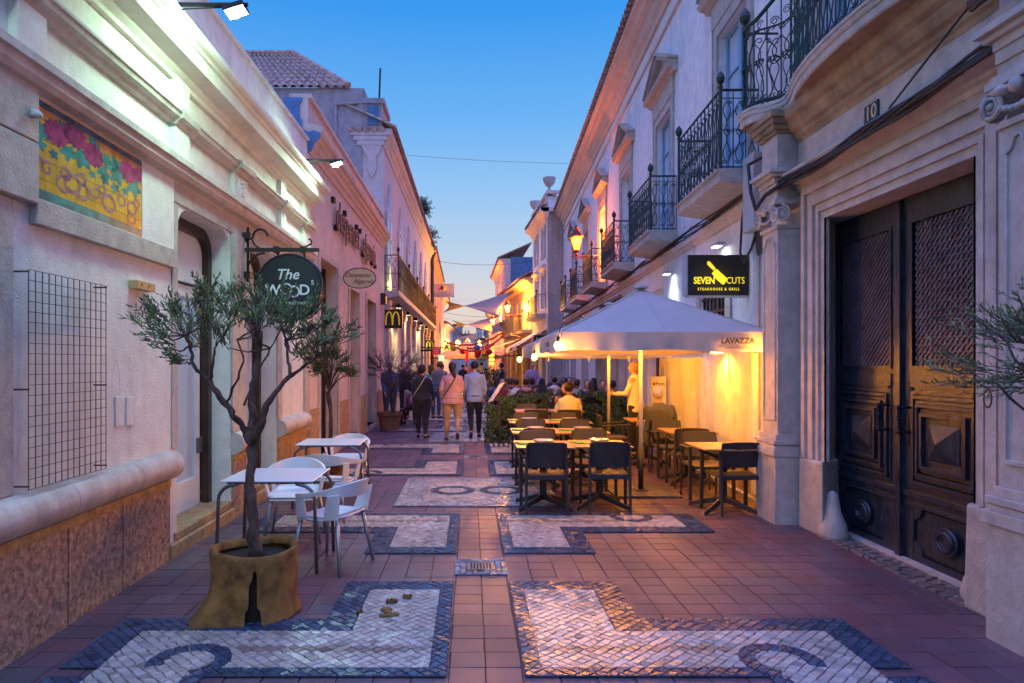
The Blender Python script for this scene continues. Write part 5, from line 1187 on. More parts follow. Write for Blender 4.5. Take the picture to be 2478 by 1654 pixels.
# ---- SEVEN CUTS
c = P3(1733.5, 668, 8.75); t = thing('steakhouse_sign', (RW.pt(8.75, 0, 0).x, 8.75, 2.5), 'black box sign reading SEVEN CUTS with a glowing yellow cleaver above the parasol', 'sign')
w, h = .765, .515; m = MB(); m.box(c.x-w/2, c.x+w/2, 8.75-.07, 8.75+.07, c.z-h/2, c.z+h/2); m.build('box', 'sign_black', t)
m = MB(); m.box(c.x-w/2-.035, c.x-w/2-.002, 8.69, 8.82, c.z-h/2, c.z+h/2); m.box(c.x-w/2, c.x+w/2, 8.675, 8.825, c.z-h/2-.018, c.z-h/2-.002); m.build('edge', 'plastic_grey', t)
m = MB(); m.box(c.x+w/2, RW.pt(8.8, 0, 0).x, 8.72, 8.80, c.z-.17, c.z+.17); m.build('mount', 'sign_black', t)
m = MB(); F = 8.678; s = w/385   # 385 px across in the enlarged photograph, origin at the sign's top left
def sp(x, y): return Vector((c.x-w/2+(x-28)*s, F, c.z+h/2-(y-337)*s))
put_text(m, 'SEVEN', sp(130, 503), X, UZ, 60*s, bold=.03, sx=.80); put_text(m, 'CUTS', sp(330, 503), X, UZ, 60*s, bold=-.004, sx=.80); put_text(m, 'STEAKHOUSE & GRILL', sp(221, 557), X, UZ, 23*s, bold=.022, space=1.5, sx=.82)
m.prism([sp(*q) for q in ((178, 455), (205, 428), (215, 432), (235, 452), (272, 484), (276, 496), (258, 524), (248, 528), (205, 492))], (0, -.006, 0))
m.prism([sp(*q) for q in ((148, 388), (152, 379), (160, 378), (170, 386), (202, 424), (190, 438), (150, 400))], (0, -.006, 0))
m.build('lettering', 'neon_yellow', t)
lamp('sign_glow', 'POINT', (c.x, 8.5, c.z-.05), .7, (1, .8, .1), .2)
# spot fixtures on the white wall
for (x, y, lb) in ((1735, 594, 'small white LED spot on the wall right above the black steakhouse sign'), (1614, 662, 'small white LED spot on the wall left of the black steakhouse sign')):
    u, z = RW.uz(x, y, .12); t = thing('wall_spot', RW.pt(u, 0, z), lb, 'spotlight', 'white wall spots by the steakhouse'); m = MB()
    m.hexa([RW.pt(u+a, .12+b, z+cc) for cc, a_ in ((-.02, 0), (.02, 0)) for a, b in ((-.1, -.05), (.1, -.05), (.1, .06), (-.1, .06))]); m.tube([RW.pt(u, .0, z+.03), RW.pt(u, .10, z+.05), RW.pt(u, .12, z+.02)], .010, 5); m.build('housing', 'plastic_grey', t)
    m = MB(); m.quad(*[RW.pt(u+a, .12+b, z-.022) for a, b in ((-.09, -.04), (.09, -.04), (.09, .05), (-.09, .05))]); m.build('lamp_face', 'led_white', t)
    lamp('spot_glow', 'SPOT', RW.pt(u, .14, z-.04), 26, (.82, .95, 1), .03, RW.pt(u, .0, z-1.2), 120, .8)

# =================================================== PARASOLS
def parasol(cx, cy, hx, hy, ze, za, label, pole_base=True, text=False, zbase=0.0, group='big white parasols over the terrace', matn='canvas_white', val=.22):
    t = thing('parasol', (cx, cy, 0), label, 'parasol', group)
    def cv(x, y):     # canopy height with a slight sag between the eight ribs
        a = max(abs(x)/hx, abs(y)/hy); ang = math.atan2(y/hy, x/hx); k = abs(math.sin(2*ang))
        return za-(za-ze)*(a**.93)-.035*a*(1-a)*4*.5*(math.sin(4*ang)**2)
    m = MB(); n = 10; NN = 56; top = []
    def edge(i):
        s = i/NN*4; q = int(s) % 4; f = (s-int(s))*2-1
        return [(f, -1), (1, f), (-f, 1), (-1, -f)][q]
    vs = []
    for j in range(n+1):
        for i in range(NN):
            ex, ey = edge(i); r = j/n; vs.append((cx+ex*hx*r, cy+ey*hy*r, cv(ex*hx*r, ey*hy*r)))
    fs = [(j*NN+i, j*NN+(i+1) % NN, (j+1)*NN+(i+1) % NN, (j+1)*NN+i) for j in range(n) for i in range(NN)]
    m.add(vs, fs); o = m.build('canopy', matn, t, smooth=True)
    m = MB(); vs = []
    K = NN*3
    for r, (dz, off) in enumerate(((0, 0), (-val*.5, .006), (-val, .004))):
        for i in range(K):
            s = i/K*NN; a, b = edge(int(s)), edge((int(s)+1) % NN); f = s-int(s); ex, ey = a[0]*(1-f)+b[0]*f, a[1]*(1-f)+b[1]*f
            wv = .009*math.sin(i*1.1)+.008*math.sin(i*.43+2); k = r/2
            vs.append((cx+ex*hx+(wv*k+off*k)*(1 if abs(ey) < abs(ex) else 0)*(1 if ex > 0 else -1), cy+ey*hy+(wv*k+off*k)*(1 if abs(ex) <= abs(ey) else 0)*(1 if ey > 0 else -1), ze+dz+(.010*math.sin(i*.31+1)+.012*math.sin(i*.11) if r == 2 else 0)))
    m.add(vs, [(r*K+i, r*K+(i+1) % K, (r+1)*K+(i+1) % K, (r+1)*K+i) for r in range(2) for i in range(K)]); m.build('valance', matn, t, smooth=True)
    m = MB(); m.lathe([(.09, 0), (.10, .02), (.06, .05), (.015, .06)], (cx, cy, za), 12); m.build('cap', matn, t, smooth=True)
    m = MB(); m.tube([(cx, cy, .52), (cx, cy, za)], .026, 12); p = m.build('pole', 'pole_white', t, smooth=True)
    m = MB()
    for ex, ey in ((1, 1), (1, -1), (-1, 1), (-1, -1), (1, 0), (-1, 0), (0, 1), (0, -1)):
        m.tube([(cx, cy, za-.05), (cx+ex*hx*.5, cy+ey*hy*.5, cv(ex*hx*.5, ey*hy*.5)-.02), (cx+ex*hx*.99, cy+ey*hy*.99, ze-.012)], .011, 5); m.tube([(cx, cy, za-.55), (cx+ex*hx*.5, cy+ey*hy*.5, cv(ex*hx*.5, ey*hy*.5)-.03)], .009, 5)
    m.build('rib', 'pole_white', t)
    m = MB()
    for ex, ey in ((1, 1), (1, -1), (-1, 1), (-1, -1), (1, 0), (-1, 0), (0, 1), (0, -1)): m.tube([(cx+ex*hx*i/12, cy+ey*hy*i/12, cv(ex*hx*i/12, ey*hy*i/12)+.003) for i in range(13)], .007, 5)
    m.build('seam', matn, t)
    if pole_base:
        m = MB(); m.tube([(cx, cy, .02), (cx, cy, .60)], .034, 12); m.build('sleeve', 'dark_metal', t, smooth=True)
        m = MB(); m.box(cx-.42, cx+.42, cy-.42, cy+.42, .012, .035); m.box(cx-.08, cx+.08, cy-.08, cy+.08, .035, .05); m.build('base_plate', 'steel_plate', t)
    if text:
        m = MB(); put_text(m, 'LAVAZZA', (cx+.80, cy-hy-.016, ze-.105), X, UZ, .090, bold=.03, space=.95); put_text(m, 'TORINO, ITALIA, 1895', (cx+.80, cy-hy-.012, ze-.185), X, UZ, .030)
        Yv = Vector((0, -1, 0)); put_text(m, 'LAVAZZA', (cx-hx-.006, cy+.1, ze-.115), Yv, UZ, .085, bold=.03); put_text(m, 'TORINO, ITALIA, 1895', (cx-hx-.006, cy+.1, ze-.185), Yv, UZ, .027)
        m.build('lettering', 'sign_ink', t)
    return t
parasol(2.23, 8.97, 1.21, 1.20, 2.06, 2.68, 'big square white parasol printed with a coffee brand name, nearest over the terrace', text=True)
parasol(2.42, 12.0, 1.42, 1.35, 2.02, 2.72, 'second big white parasol of the terrace, mostly hidden behind the nearest one')
def bulb(c, label, e, r=.045):
    c = Vector(c); t = thing('hanging_bulb', c, label, 'light bulb', 'warm bulbs on the terrace'); m = MB(); m.ball(c, r, r, r*1.15, 12); m.build('bulb', 'bulb_warm', t, smooth=True)
    m = MB(); m.tube([c+Vector((0, 0, r)), c+Vector((0, 0, r+.06))], .018, 6); m.tube([c+Vector((0, 0, r+.05)), c+Vector((.03, .02, .22))], .005, 4); m.build('socket', 'cable_black', t)
    lamp('bulb_glow', 'POINT', c+Vector((0, -.0, -r-.05)), e, (1, .36, .03), .05)
WARM = (1, .34, .025)
bulb((.985, 7.73, 1.90), 'glowing warm bulb at the near left corner of the nearest parasol', 62)
bulb((.98, 10.55, 1.80), 'glowing warm bulb at the near left corner of the second parasol', 55)
bulb((3.40, 7.70, 1.84), 'glowing warm bulb at the right corner of the nearest parasol by the stone pilaster', 55)
bulb((.95, 13.4, 1.78), 'glowing warm bulb at the far left corner of the second parasol', 55)
t = thing('wall_flood', RW.pt(9.5, .1, 1.86), 'bright warm floodlight on the wall beneath the nearest parasol', 'floodlight'); m = MB(); c = RW.pt(9.5, .14, 1.86); m.box(c.x-.09, c.x+.06, c.y-.08, c.y+.08, c.z, c.z+.06); m.build('housing', 'plastic_grey', t)
m = MB(); m.box(c.x-.08, c.x+.05, c.y-.07, c.y+.07, c.z-.02, c.z); m.build('lamp_face', 'bulb_warm', t)
m = MB(); [m.tube(spiral(c+Vector((-.05-.02*k, -.1, .0)), .05, .05, k, .9, X, UZ, 12), .006, 4) for k in range(3)]; m.build('flex', 'pole_white', t)
lamp('wall_flood_glow', 'SPOT', c+Vector((0, 0, -.04)), 75, (1, .36, .03), .04, c+Vector((.05, 0, -2)), 168, .7)
lamp('parasol_fill', 'POINT', (2.0, 8.6, 1.92), 60, WARM, .12)  # added fill lamp without a bulb, warms the canopy and terrace floor
lamp('parasol_fill', 'POINT', (2.3, 11.6, 1.92), 60, WARM, .12)  # same added fill under the second parasol
t = thing('light_string', (1.1, 7.77, 1.8), 'row of small clips and lamps hanging along the hem of the nearest parasol', 'light string'); m = MB()
for x in (1.15, 1.75, 2.35, 2.95): m.tube([(x-.03, 10.15, 1.80), (x+.03, 10.15, 1.80)], .008, 4); m.tube([(x, 10.15, 1.80), (x, 10.15, 1.75)], .006, 4); m.ball((x, 10.15, 1.74), .015)
m.build('clip', 'pole_white', t)

# =================================================== FURNITURE
def dark_chair():
    t = local_thing('armchair', 'x', 'chair', 'dark resin armchairs of the terrace')
    m = MB(); q = []
    for j in range(7):
        for i in range(7):
            x = -.215+.43*i/6; y = -.21+.44*j/6; q.append((x*(1-.06*(j < 1)), y, .452-.012*math.cos((i-3)/3*PI/2)*math.cos((j-3)/4*PI/2)-(.012 if j == 6 else 0)))
    q += [(a, b, c-.022) for a, b, c in q]; f = [(j*7+i, j*7+i+1, j*7+i+8, j*7+i+7) for j in range(6) for i in range(6)]; f += [tuple(v+49 for v in g_[::-1]) for g_ in f]
    rim = [i for i in range(7)]+[7*j+6 for j in range(1, 7)]+[42+i for i in range(5, -1, -1)]+[7*j for j in range(5, 0, -1)]; f += [(rim[k], rim[(k+1) % len(rim)], rim[(k+1) % len(rim)]+49, rim[k]+49) for k in range(len(rim))]
    m.add(q, f); m.build('seat', 'taupe_resin', t, smooth=False)
    m = MB(); vs = []
    for k, th in enumerate((0, .02)):
        for j in range(6):
            z = .535+.285*j/5
            for i in range(9):
                s = i/8*2-1; w = .205+.012*j/5-(.012 if j == 5 else 0); vs.append((s*w, -.225-.05*j/5+.03*s*s-.01+th, z+(.0-.010*s*s if j == 5 else 0)))
    f = [(j*9+i, j*9+i+1, j*9+i+10, j*9+i+9) for j in range(5) for i in range(8)]; f += [tuple(v+54 for v in g_[::-1]) for g_ in f]
    rim = list(range(9))+[9*j+8 for j in range(1, 6)]+[45+i for i in range(7, -1, -1)]+[9*j for j in range(4, 0, -1)]; f += [(rim[k], rim[(k+1) % len(rim)], rim[(k+1) % len(rim)]+54, rim[k]+54) for k in range(len(rim))]
    m.add(vs, f); m.build('backrest', 'dark_resin', t, smooth=False)
    for s in (-1, 1):
        m = MB(); m.tube([(s*.225, -.27, 0), (s*.222, -.235, .44), (s*.218, -.235, .62), (s*.214, -.262, .80)], [.013, .019, .017, .012], 6); m.build('leg', 'dark_resin', t)
        m = MB(); m.hexa([(s*.265-.016, .205, 0), (s*.265+.016, .205, 0), (s*.265+.016, .25, 0), (s*.265-.016, .25, 0), (s*.262-.016, .18, .655), (s*.262+.016, .18, .655), (s*.262+.016, .235, .655), (s*.262-.016, .235, .655)]); bevel(m.build('leg', 'dark_resin', t), .004)
        m = MB(); m.hexa([(s*.235-.02, -.24, .625), (s*.235+.02, -.24, .625), (s*.268+.03, .24, .66), (s*.268-.03, .24, .66), (s*.235-.02, -.24, .655), (s*.235+.02, -.24, .655), (s*.268+.03, .24, .68), (s*.268-.03, .24, .68)]); bevel(m.build('armrest', 'dark_resin', t), .005)
        m = MB(); m.tube([(s*.222, -.235, .43), (s*.235, .21, .43)], .016, 5); m.build('side_rail', 'dark_resin', t)
    m = MB(); m.box(-.22, .22, .195, .215, .405, .438); m.box(-.215, .215, -.245, -.225, .40, .445); build_loose(m, 'seat_frame', 'dark_resin', t)
    return t
def place(t, x, y, rz, label, z=.012):
    t.location = (x, y, z); t.rotation_euler = (0, 0, rz); t['label'] = label; OFF[t.name] = Vector(); return t
DC = dark_chair(); used = []
def chair(x, y, rz, label):
    t = DC if not used else copy_tree(DC); used.append(t); random.seed(len(used)); return place(t, x, y, rz+random.uniform(-.05, .05), label)
def cafe_table(w, d):
    t = local_thing('cafe_table', 'x', 'table', 'wood topped tables of the terrace')
    m = MB(); n = 3
    for i in range(n): m.box(-w/2+w*i/n+.001, -w/2+w*(i+1)/n-.001, -d/2, d/2, .722, .742, i % 2)
    bevel(m.build('tabletop', ['table_wood', 'light_wood'], t), .003)
    m = MB(); m.box(-.04, .04, -.025, .025, .09, .71); m.box(-.2, .2, -.03, .03, .70, .721); m.box(-.03, .03, -.25, .25, .70, .721); bevel(m.build('column', 'dark_resin', t), .004)
    for sx_, sy in ((1, 1), (1, -1), (-1, 1), (-1, -1)):
        m = MB(); e = Vector((sx_*.30, sy*.28, 0)); n_ = Vector((-e.y, e.x, 0)).normalized()
        m.hexa([Vector((0, 0, .10))+n_*.024, e+n_*.016+Vector((0, 0, .0)), e-n_*.016, Vector((0, 0, .10))-n_*.024, Vector((0, 0, .17))+n_*.02, e+n_*.012+Vector((0, 0, .045)), e-n_*.012+Vector((0, 0, .045)), Vector((0, 0, .17))-n_*.02]); bevel(m.build('foot', 'dark_resin', t), .005)
    return t
CT = cafe_table(.665, .70); usedt = []
def table(x, y, label, rz=0):
    t = CT if not usedt else copy_tree(CT); usedt.append(t); return place(t, x, y, rz, label)
PS = local_thing('plate_set', 'x', 'plates', 'glass plates laid on the wooden tables'); m = MB()
for k in range(3): m.lathe([(.03, .0+.006*k), (.10, .008+.007*k), (.125, .02+.007*k), (.128, .023+.007*k), (.10, .012+.007*k), (.02, .006+.006*k)], (0, 0, 0), 24)
m.build('plate', 'plate_glass', PS, smooth=True)
NK = local_thing('napkin', 'x', 'napkin', 'green napkins on the wooden tables'); m = MB(); m.box(-.085, .085, -.085, .085, 0, .008); m.box(-.085, .0, -.083, .083, .008, .016); bevel(m.build('cloth', 'napkin_green', NK), .003)
usedp = []
def setting(x, y, where):
    a, b = (PS, NK) if not usedp else (copy_tree(PS), copy_tree(NK)); usedp.append(a)
    place(a, x+.02, y+.12, 0, 'stack of glass plates on the '+where, .755); place(b, x-.22, y+.02, .3, 'folded green napkin on the '+where, .755)
rowY = [(8.02, .845, 1.52), (9.63, .90, 1.57), (11.28, .95, 1.62)]; rn = ['front', 'second', 'third']
for i, (y, xa, xb) in enumerate(rowY):
    for x, sd_, dy in ((xa, 'left', 0), (xb, 'right', .07 if i == 0 else 0)):
        table(x, y+dy, f'wood topped square table, {sd_} one of the {rn[i]} pair of the terrace'); setting(x, y+dy, f'{sd_} table of the {rn[i]} pair of the terrace')
        chair(x+(.03 if sd_ == 'right' else .0), y-.22+dy*.5, 0, f'dark armchair on the near side of the {sd_} table of the {rn[i]} pair')
        chair(x+.02, y+.62+dy, PI, f'dark armchair on the far side of the {sd_} table of the {rn[i]} pair')
table(1.22, 13.85, 'wood topped table of the last row before the hedge, left one'); table(1.92, 13.85, 'wood topped table of the last row in front of the man in the white shirt')
chair(1.24, 13.2, 0, 'dark armchair on the near side of the left table before the hedge'); chair(1.86, 13.1, 0, 'dark armchair holding the man in the white shirt'); chair(1.20, 14.45, PI, 'dark armchair against the hedge behind the last row of tables')
table(2.90, 7.86, 'wood topped table beside the drainpipe'); chair(2.97, 7.78, .06, 'dark armchair on the near side of the table nearest the stone pilaster'); chair(2.92, 8.5, PI, 'dark armchair on the far side of the table nearest the stone pilaster')
table(3.06, 9.68, 'wood topped table by the wall in the middle of the right row'); chair(3.0, 9.42, -.1, 'dark armchair on the near side of the middle wall table'); chair(3.02, 10.3, PI, 'dark armchair on the far side of the middle wall table')
table(2.98, 11.55, 'wood topped table of the grey haired man by the wall'); chair(2.97, 10.85, 0, 'dark armchair holding the grey haired man in the olive shirt'); chair(2.42, 11.6, -PI/2, 'dark armchair side on at the grey haired man\'s table')

# ---- white furniture on the left
def white_chair():
    t = local_thing('white_armchair', 'x', 'chair', 'white moulded armchairs on the left'); UPv = Vector((0, 0, 1))
    m = MB(); q = []; n = 9
    for j in range(n):
        for i in range(n):
            a = i/(n-1)*2-1; b = j/(n-1)*2-1; w = .235*(1-.08*(b < 0)*abs(b)); x = a*w*math.sqrt(1-.18*b*b); y = b*.225*math.sqrt(1-.18*a*a); q.append((x, y, .45-.018*(1-a*a)*(1-b*b)+(-.02*b*b if b > .5 else 0)+(.03*b*b if b < -.6 else 0)))
    N2 = n*n; q += [(a, b, c-.03) for a, b, c in q]; f = [(j*n+i, j*n+i+1, j*n+i+n+1, j*n+i+n) for j in range(n-1) for i in range(n-1)]; f += [tuple(v+N2 for v in g_[::-1]) for g_ in f]
    rim = list(range(n))+[n*j+n-1 for j in range(1, n)]+[N2-n+i for i in range(n-2, -1, -1)]+[n*j for j in range(n-2, 0, -1)]; f += [(rim[k], rim[(k+1) % len(rim)], rim[(k+1) % len(rim)]+N2, rim[k]+N2) for k in range(len(rim))]
    m.add(q, f); m.build('seat', 'white_resin', t, smooth=True)
    # one curved band: backrest and arms in one sweep, flowing down to the seat at the sides
    m = MB(); K = 33; vs = []
    for i in range(K):
        a = PI*(i/(K-1)); s = math.sin(a)**.8; x = .275*math.cos(a)*(1 if abs(math.cos(a)) < .97 else .985); y = .16-.42*math.sin(a)**.75
        top = .635+.105*s**1.5; bot = top-(.035+.17*max(0, s-.35)**1.3); ox = .016
        nx = math.cos(a); ny = -math.sin(a)
        vs += [(x, y, bot), (x+nx*ox, y+ny*ox, bot), (x+nx*ox*1.6, y+ny*ox*1.6-.03*s, top), (x, y-.03*s, top)]
    f = [(4*i+j, 4*i+(j+1) % 4, 4*(i+1)+(j+1) % 4, 4*(i+1)+j) for i in range(K-1) for j in range(4)]+[(0, 1, 2, 3), tuple(4*(K-1)+j for j in (3, 2, 1, 0))]
    m.add(vs, f); m.build('backrest', 'white_resin', t, smooth=False, auto=True)
    m = MB()
    for s in (-1, 1):
        m.hexa([(s*.215, -.20, .43), (s*.235, -.20, .43), (s*.235, -.06, .43), (s*.215, -.06, .43), (s*.245, -.235, .65), (s*.262, -.235, .65), (s*.268, -.12, .63), (s*.25, -.12, .63)])
        m.hexa([(s*.220, .09, .43), (s*.238, .09, .43), (s*.238, .19, .43), (s*.220, .19, .43), (s*.262, .10, .61), (s*.278, .10, .61), (s*.278, .175, .61), (s*.262, .175, .61)])
    bevel(build_loose(m, 'arm_support', 'white_resin', t), .006, 2)
    for sx_ in (-1, 1):
        for sy in (-1, 1): m = MB(); m.tube([(sx_*.19, sy*.17, .44), (sx_*.262, sy*.235, 0)], [.019, .013], 8); m.build('leg', 'aluminium', t, smooth=True)
    return t
def white_table(w, d):
    t = local_thing('white_table', 'x', 'table', 'white square tables on the left')
    m = MB(); m.box(-w/2, w/2, -d/2, d/2, .732, .744); bevel(m.build('tabletop', 'table_white', t), .004)
    m = MB()
    for s in (-1, 1): m.tube([(-w/2+.05, s*(d/2-.05), .722), (w/2-.05, s*(d/2-.05), .722)], .012, 6); m.tube([(s*(w/2-.05), -d/2+.05, .722), (s*(w/2-.05), d/2-.05, .722)], .012, 6)
    m.build('frame', 'grey_tube', t)
    for sx_ in (-1, 1):
        for sy in (-1, 1):
            x0, x1, y = sx_*(w/2-.14), sx_*(w/2+.012), sy*(d/2-.01)
            m = MB(); m.tube([(x0, y*.95, .716)]+[(x0+(x1-x0)*math.sin(i*PI/12), y, .715-.12*(1-math.cos(i*PI/12))) for i in range(1, 7)]+[(x1+sx_*.018, y*1.02, .0)], .0145, 8); m.build('leg', 'grey_tube', t, smooth=True)
    return t
WT = white_table(.75, .68); place(WT, -1.645, 5.82, 0, 'white square table right behind the olive tree pot'); place(copy_tree(WT), -1.68, 8.27, .03, 'white square table farther back by the salmon wall')
WC = white_chair(); place(WC, -1.16, 5.72, R(68), 'white armchair at the right end of the near white table, turned sideways')
for x, y, a, lb in ((-1.70, 6.62, PI+.1, 'white armchair behind the near white table'), (-1.52, 7.42, R(-14), 'white armchair on the near side of the far white table'), (-1.62, 8.98, PI, 'white armchair behind the far white table, partly hidden')): place(copy_tree(WC), x, y, a, lb)

# ---- menu stand and candle jars
t = thing('menu_stand', (.56, 13.9, 0), 'black menu stand with a lit slanted board beside the ivy hedge', 'menu stand')
m = MB(); m.box(.36, .76, 13.75, 14.05, .012, .04); m.build('base', 'dark_metal', t)
m = MB(); m.box(.57, .605, 13.88, 13.92, .04, 1.05); m.build('post', 'dark_metal', t)
a, b = P3(1186, 974, 13.8), P3(1216, 925, 13.8); m = MB(); d = (b-a).normalized(); nn = Vector((-d.z, 0, d.x)); yv = Vector((0, .16, .0)); k = Vector((.11, 0, .03))
m.prism([a-k*.6+Vector((0, -.1, 0)), a+k*.6+Vector((0, -.1, 0)), b+k*.6+Vector((0, .1, 0)), b-k*.6+Vector((0, .1, 0))], (0, .03, 0)); m.build('board', 'dark_metal', t)
m = MB(); m.prism([a-k*.45+Vector((0, -.105, .02)), a+k*.45+Vector((0, -.105, .02)), b+k*.45+Vector((0, .09, -.02)), b-k*.45+Vector((0, .09, -.02))], (0, -.006, 0)); m.build('page', 'paper_white', t)
for i in range(4):
    x, y = .40+.1*i, 13.62+.06*(i % 2); t = thing('candle_jar', (x, y, .012), f'small glass candle jar on the ground by the menu stand, {("first","second","third","fourth")[i]} from the left', 'candle jar', 'candle jars by the menu stand')
    m = MB(); m.lathe([(.03, 0), (.035, .05), (.03, .08)], (x, y, .012), 10); m.build('jar', 'plate_glass', t, smooth=True)
    m = MB(); m.ball((x, y, .06), .02); m.build('flame', 'bulb_warm' if i % 2 == 0 else 'lit_gap', t, smooth=True)
# ---- poster, dung, awnings, crates
t = thing('wall_poster', RW.pt(12.6, .05, 1.0), 'small white poster with a red heart by the dark doorway', 'poster'); m = MB(); p0 = P3(1590, 953, 12.7); m.box(p0.x-.12, p0.x+.16, 12.68, 12.7, p0.z-.25, p0.z+.32); m.build('sheet', 'sign_white', t)
m = MB(); put_text(m, 'Fam', p0+Vector((.05, -.022, .18)), X, UZ, .1); m.build('lettering', 'sign_ink', t); m = MB(); m.ball(p0+Vector((-.06, -.02, .18)), .025, .006, .03); m.build('heart', 'balloon_red', t, smooth=True)
random.seed(8)
for x, y, s, lb in ((940, 1492, .10, 'larger brown lump lying on the white mosaic'), (948, 1465, .06, 'smaller brown lump lying behind the larger one on the mosaic'), (985, 1454, .05, 'flat brown smear on the mosaic to the right'), (870, 1490, .035, 'tiny brown crumb on the blue stones')):
    p = G(x, y); m = MB()
    for k in range(7): m.ball(p+Vector((random.uniform(-s, s)*.5, random.uniform(-s, s)*.7, .028)), s*.30, s*.30, .010+.008*random.random(), 8)
    tag(m.build('dropping', 'dung', smooth=True), lb, 'dropping')

# =================================================== TREES
def olive(root_loc, trunk_paths, tips, nleaf, L, label, seed, name='olive_tree', cat='tree', leafm='olive_leaf', spread=.28, up=.6, group='potted olive trees along the street', wleaf=.2):
    random.seed(seed); t = thing(name, root_loc, label, cat, group); m = MB()
    for pts, r0, r1 in trunk_paths:
        n = len(pts); pp = []; rr = []
        for i in range((n-1)*4+1):
            a = i/4; j = min(int(a), n-2); f = a-j; p = Vector(pts[j]).lerp(Vector(pts[j+1]), f); p += Vector((random.uniform(-1, 1), random.uniform(-1, 1), 0))*.006*(1+r0*20); pp.append(p); rr.append((r0+(r1-r0)*i/((n-1)*4))*random.uniform(.82, 1.2)*(1.35 if i == 0 and r0 > .035 else 1))
        m.tube(pp, rr, 8)
    m.build('trunk', 'bark', t, smooth=True)
    c = MB(); per = nleaf/len(tips)
    for tp, direc in tips:
        tp = Vector(tp); nt = max(3, int(per/14))
        for k in range(nt):
            d = (Vector(direc)+Vector((random.uniform(-1, 1), random.uniform(-1, 1), random.uniform(-.5, 1)*.8))*.75+Vector((0, 0, up*.4))).normalized()
            ln = spread*random.uniform(.45, 1.15); s = tp+Vector((random.uniform(-1, 1), random.uniform(-1, 1), random.uniform(-1, 1)))*.035
            bend = Vector((random.uniform(-1, 1), random.uniform(-1, 1), random.uniform(-.6, .8)))*.16*ln; pts = [s+d*ln*f+bend*f*f for f in (0, .33, .66, 1)]
            c.tube(pts, [.0035, .0028, .002, .0012], 3, 1)
            for q in range(14):
                f = .15+.85*(q+random.random())/14; j = min(int(f*3), 2); p = pts[j].lerp(pts[j+1], f*3-j)
                ld = (d*.7+Vector((random.uniform(-1, 1), random.uniform(-1, 1), random.uniform(-.5, 1)))*.75).normalized(); c.leaf(p, ld, L*wleaf*random.uniform(.8, 1.25), L*random.uniform(.65, 1.2), Vector((random.uniform(-1, 1), random.uniform(-1, 1), random.uniform(-1, 1))), 0 if random.random() < .72 else (2 if random.random() < .8 else 3))
    c.build('crown', [leafm, 'bark', 'olive_leaf_back', 'dry_leaf'], t); return t
YT = 4.62; q = lambda x, y, dy=0: P3(x*1.0549, y*1.0549, YT+dy)
tr = [([q(585, 1285), q(580, 1180), q(573, 1090), q(577, 1030), q(571, 990)], .040, .034), ([q(571, 995), q(545, 965, -.03), q(515, 925, -.06), q(480, 875, -.08), q(452, 850, -.1)], .026, .014),
      ([q(577, 1000), q(578, 950, .04), q(576, 905, .06), q(583, 860, .08), q(595, 810, .06), q(600, 760, .03)], .030, .013), ([q(575, 1020), q(600, 965, -.04), q(610, 930, -.07), q(640, 890, -.1), q(668, 862, -.08)], .028, .015),
      ([q(452, 850, -.1), q(440, 825, -.1), q(437, 795, -.06), q(425, 770, 0)], .014, .007), ([q(480, 875, -.08), q(490, 830, -.2), q(496, 790, -.25)], .012, .006), ([q(668, 862, -.08), q(660, 820, .0), q(655, 780, .08), q(640, 740, .1)], .012, .006),
      ([q(668, 862, -.08), q(705, 835, -.15), q(735, 812, -.18), q(750, 785, -.2)], .013, .006), ([q(560, 930, .05), q(590, 860, .2), q(620, 800, .3), q(650, 750, .3)], .010, .005), ([q(520, 925, -.05), q(540, 880, -.2), q(560, 830, -.3), q(545, 780, -.3)], .009, .005)]
random.seed(2); tips = []
for x, y, dy, dx, dz in (lambda L_: [(a, b+(28 if a > 570 and b < 735 else 8), c, d, e*(.6 if a > 570 else 1)) for a, b, c, d, e in L_])(((345, 745, 0, -1, .3), (375, 765, .1, -.9, .2), (390, 790, -.15, -.8, 0), (410, 720, .1, -.5, .8), (430, 760, -.2, -.2, .8), (440, 700, .0, 0, 1), (470, 720, .2, .1, .8), (480, 680, 0, .1, 1), (500, 760, -.25, .2, .6), (510, 700, .25, 0, 1),
                         (530, 730, -.2, 0, .8), (545, 690, .1, 0, 1), (560, 740, .25, .2, .8), (575, 700, -.1, 0, 1), (590, 670, .1, 0, 1.1), (610, 690, -.2, .1, 1), (630, 720, .25, .3, .8), (640, 690, 0, .2, 1), (660, 730, -.2, .3, .9), (690, 720, .1, .4, .9),
                         (665, 770, .2, .3, .6), (700, 765, -.15, .6, .5), (725, 790, -.2, .7, .4), (740, 740, .1, .3, 1), (770, 770, -.1, .8, .4), (705, 690, .1, .1, 1), (600, 740, -.25, 0, .7), (460, 790, .15, -.3, .4), (400, 740, .2, -.7, .5), (520, 790, .3, 0, .4), (365, 725, -.1, -.9, .5), (430, 820, -.15, -.7, -.1), (680, 810, .25, .6, .1))):
    tips.append((q(x, y, dy), (dx*.8, random.uniform(-.6, .6), dz*.8)))
br2 = [([random.choice(tr)[0][-1], P3(0, 0, 1)*0+tp-Vector(d)*.02], .006, .003) for tp, d in tips]
brs = []
for tp, d in tips:       # thin branches join each tuft to the nearest limb
    best = min((p for pts, a, b in tr[1:] for p in pts[1:]), key=lambda p: (p-tp).length); mid = best.lerp(tp, .5)+Vector((0, 0, -.03)); brs.append(([best, mid, tp], .007, .003))
olive((-1.47, 4.62, 0), tr+brs, tips, 4000, .052, 'young olive tree with three limbs in the burlap pot', 5, spread=.18, wleaf=.23)
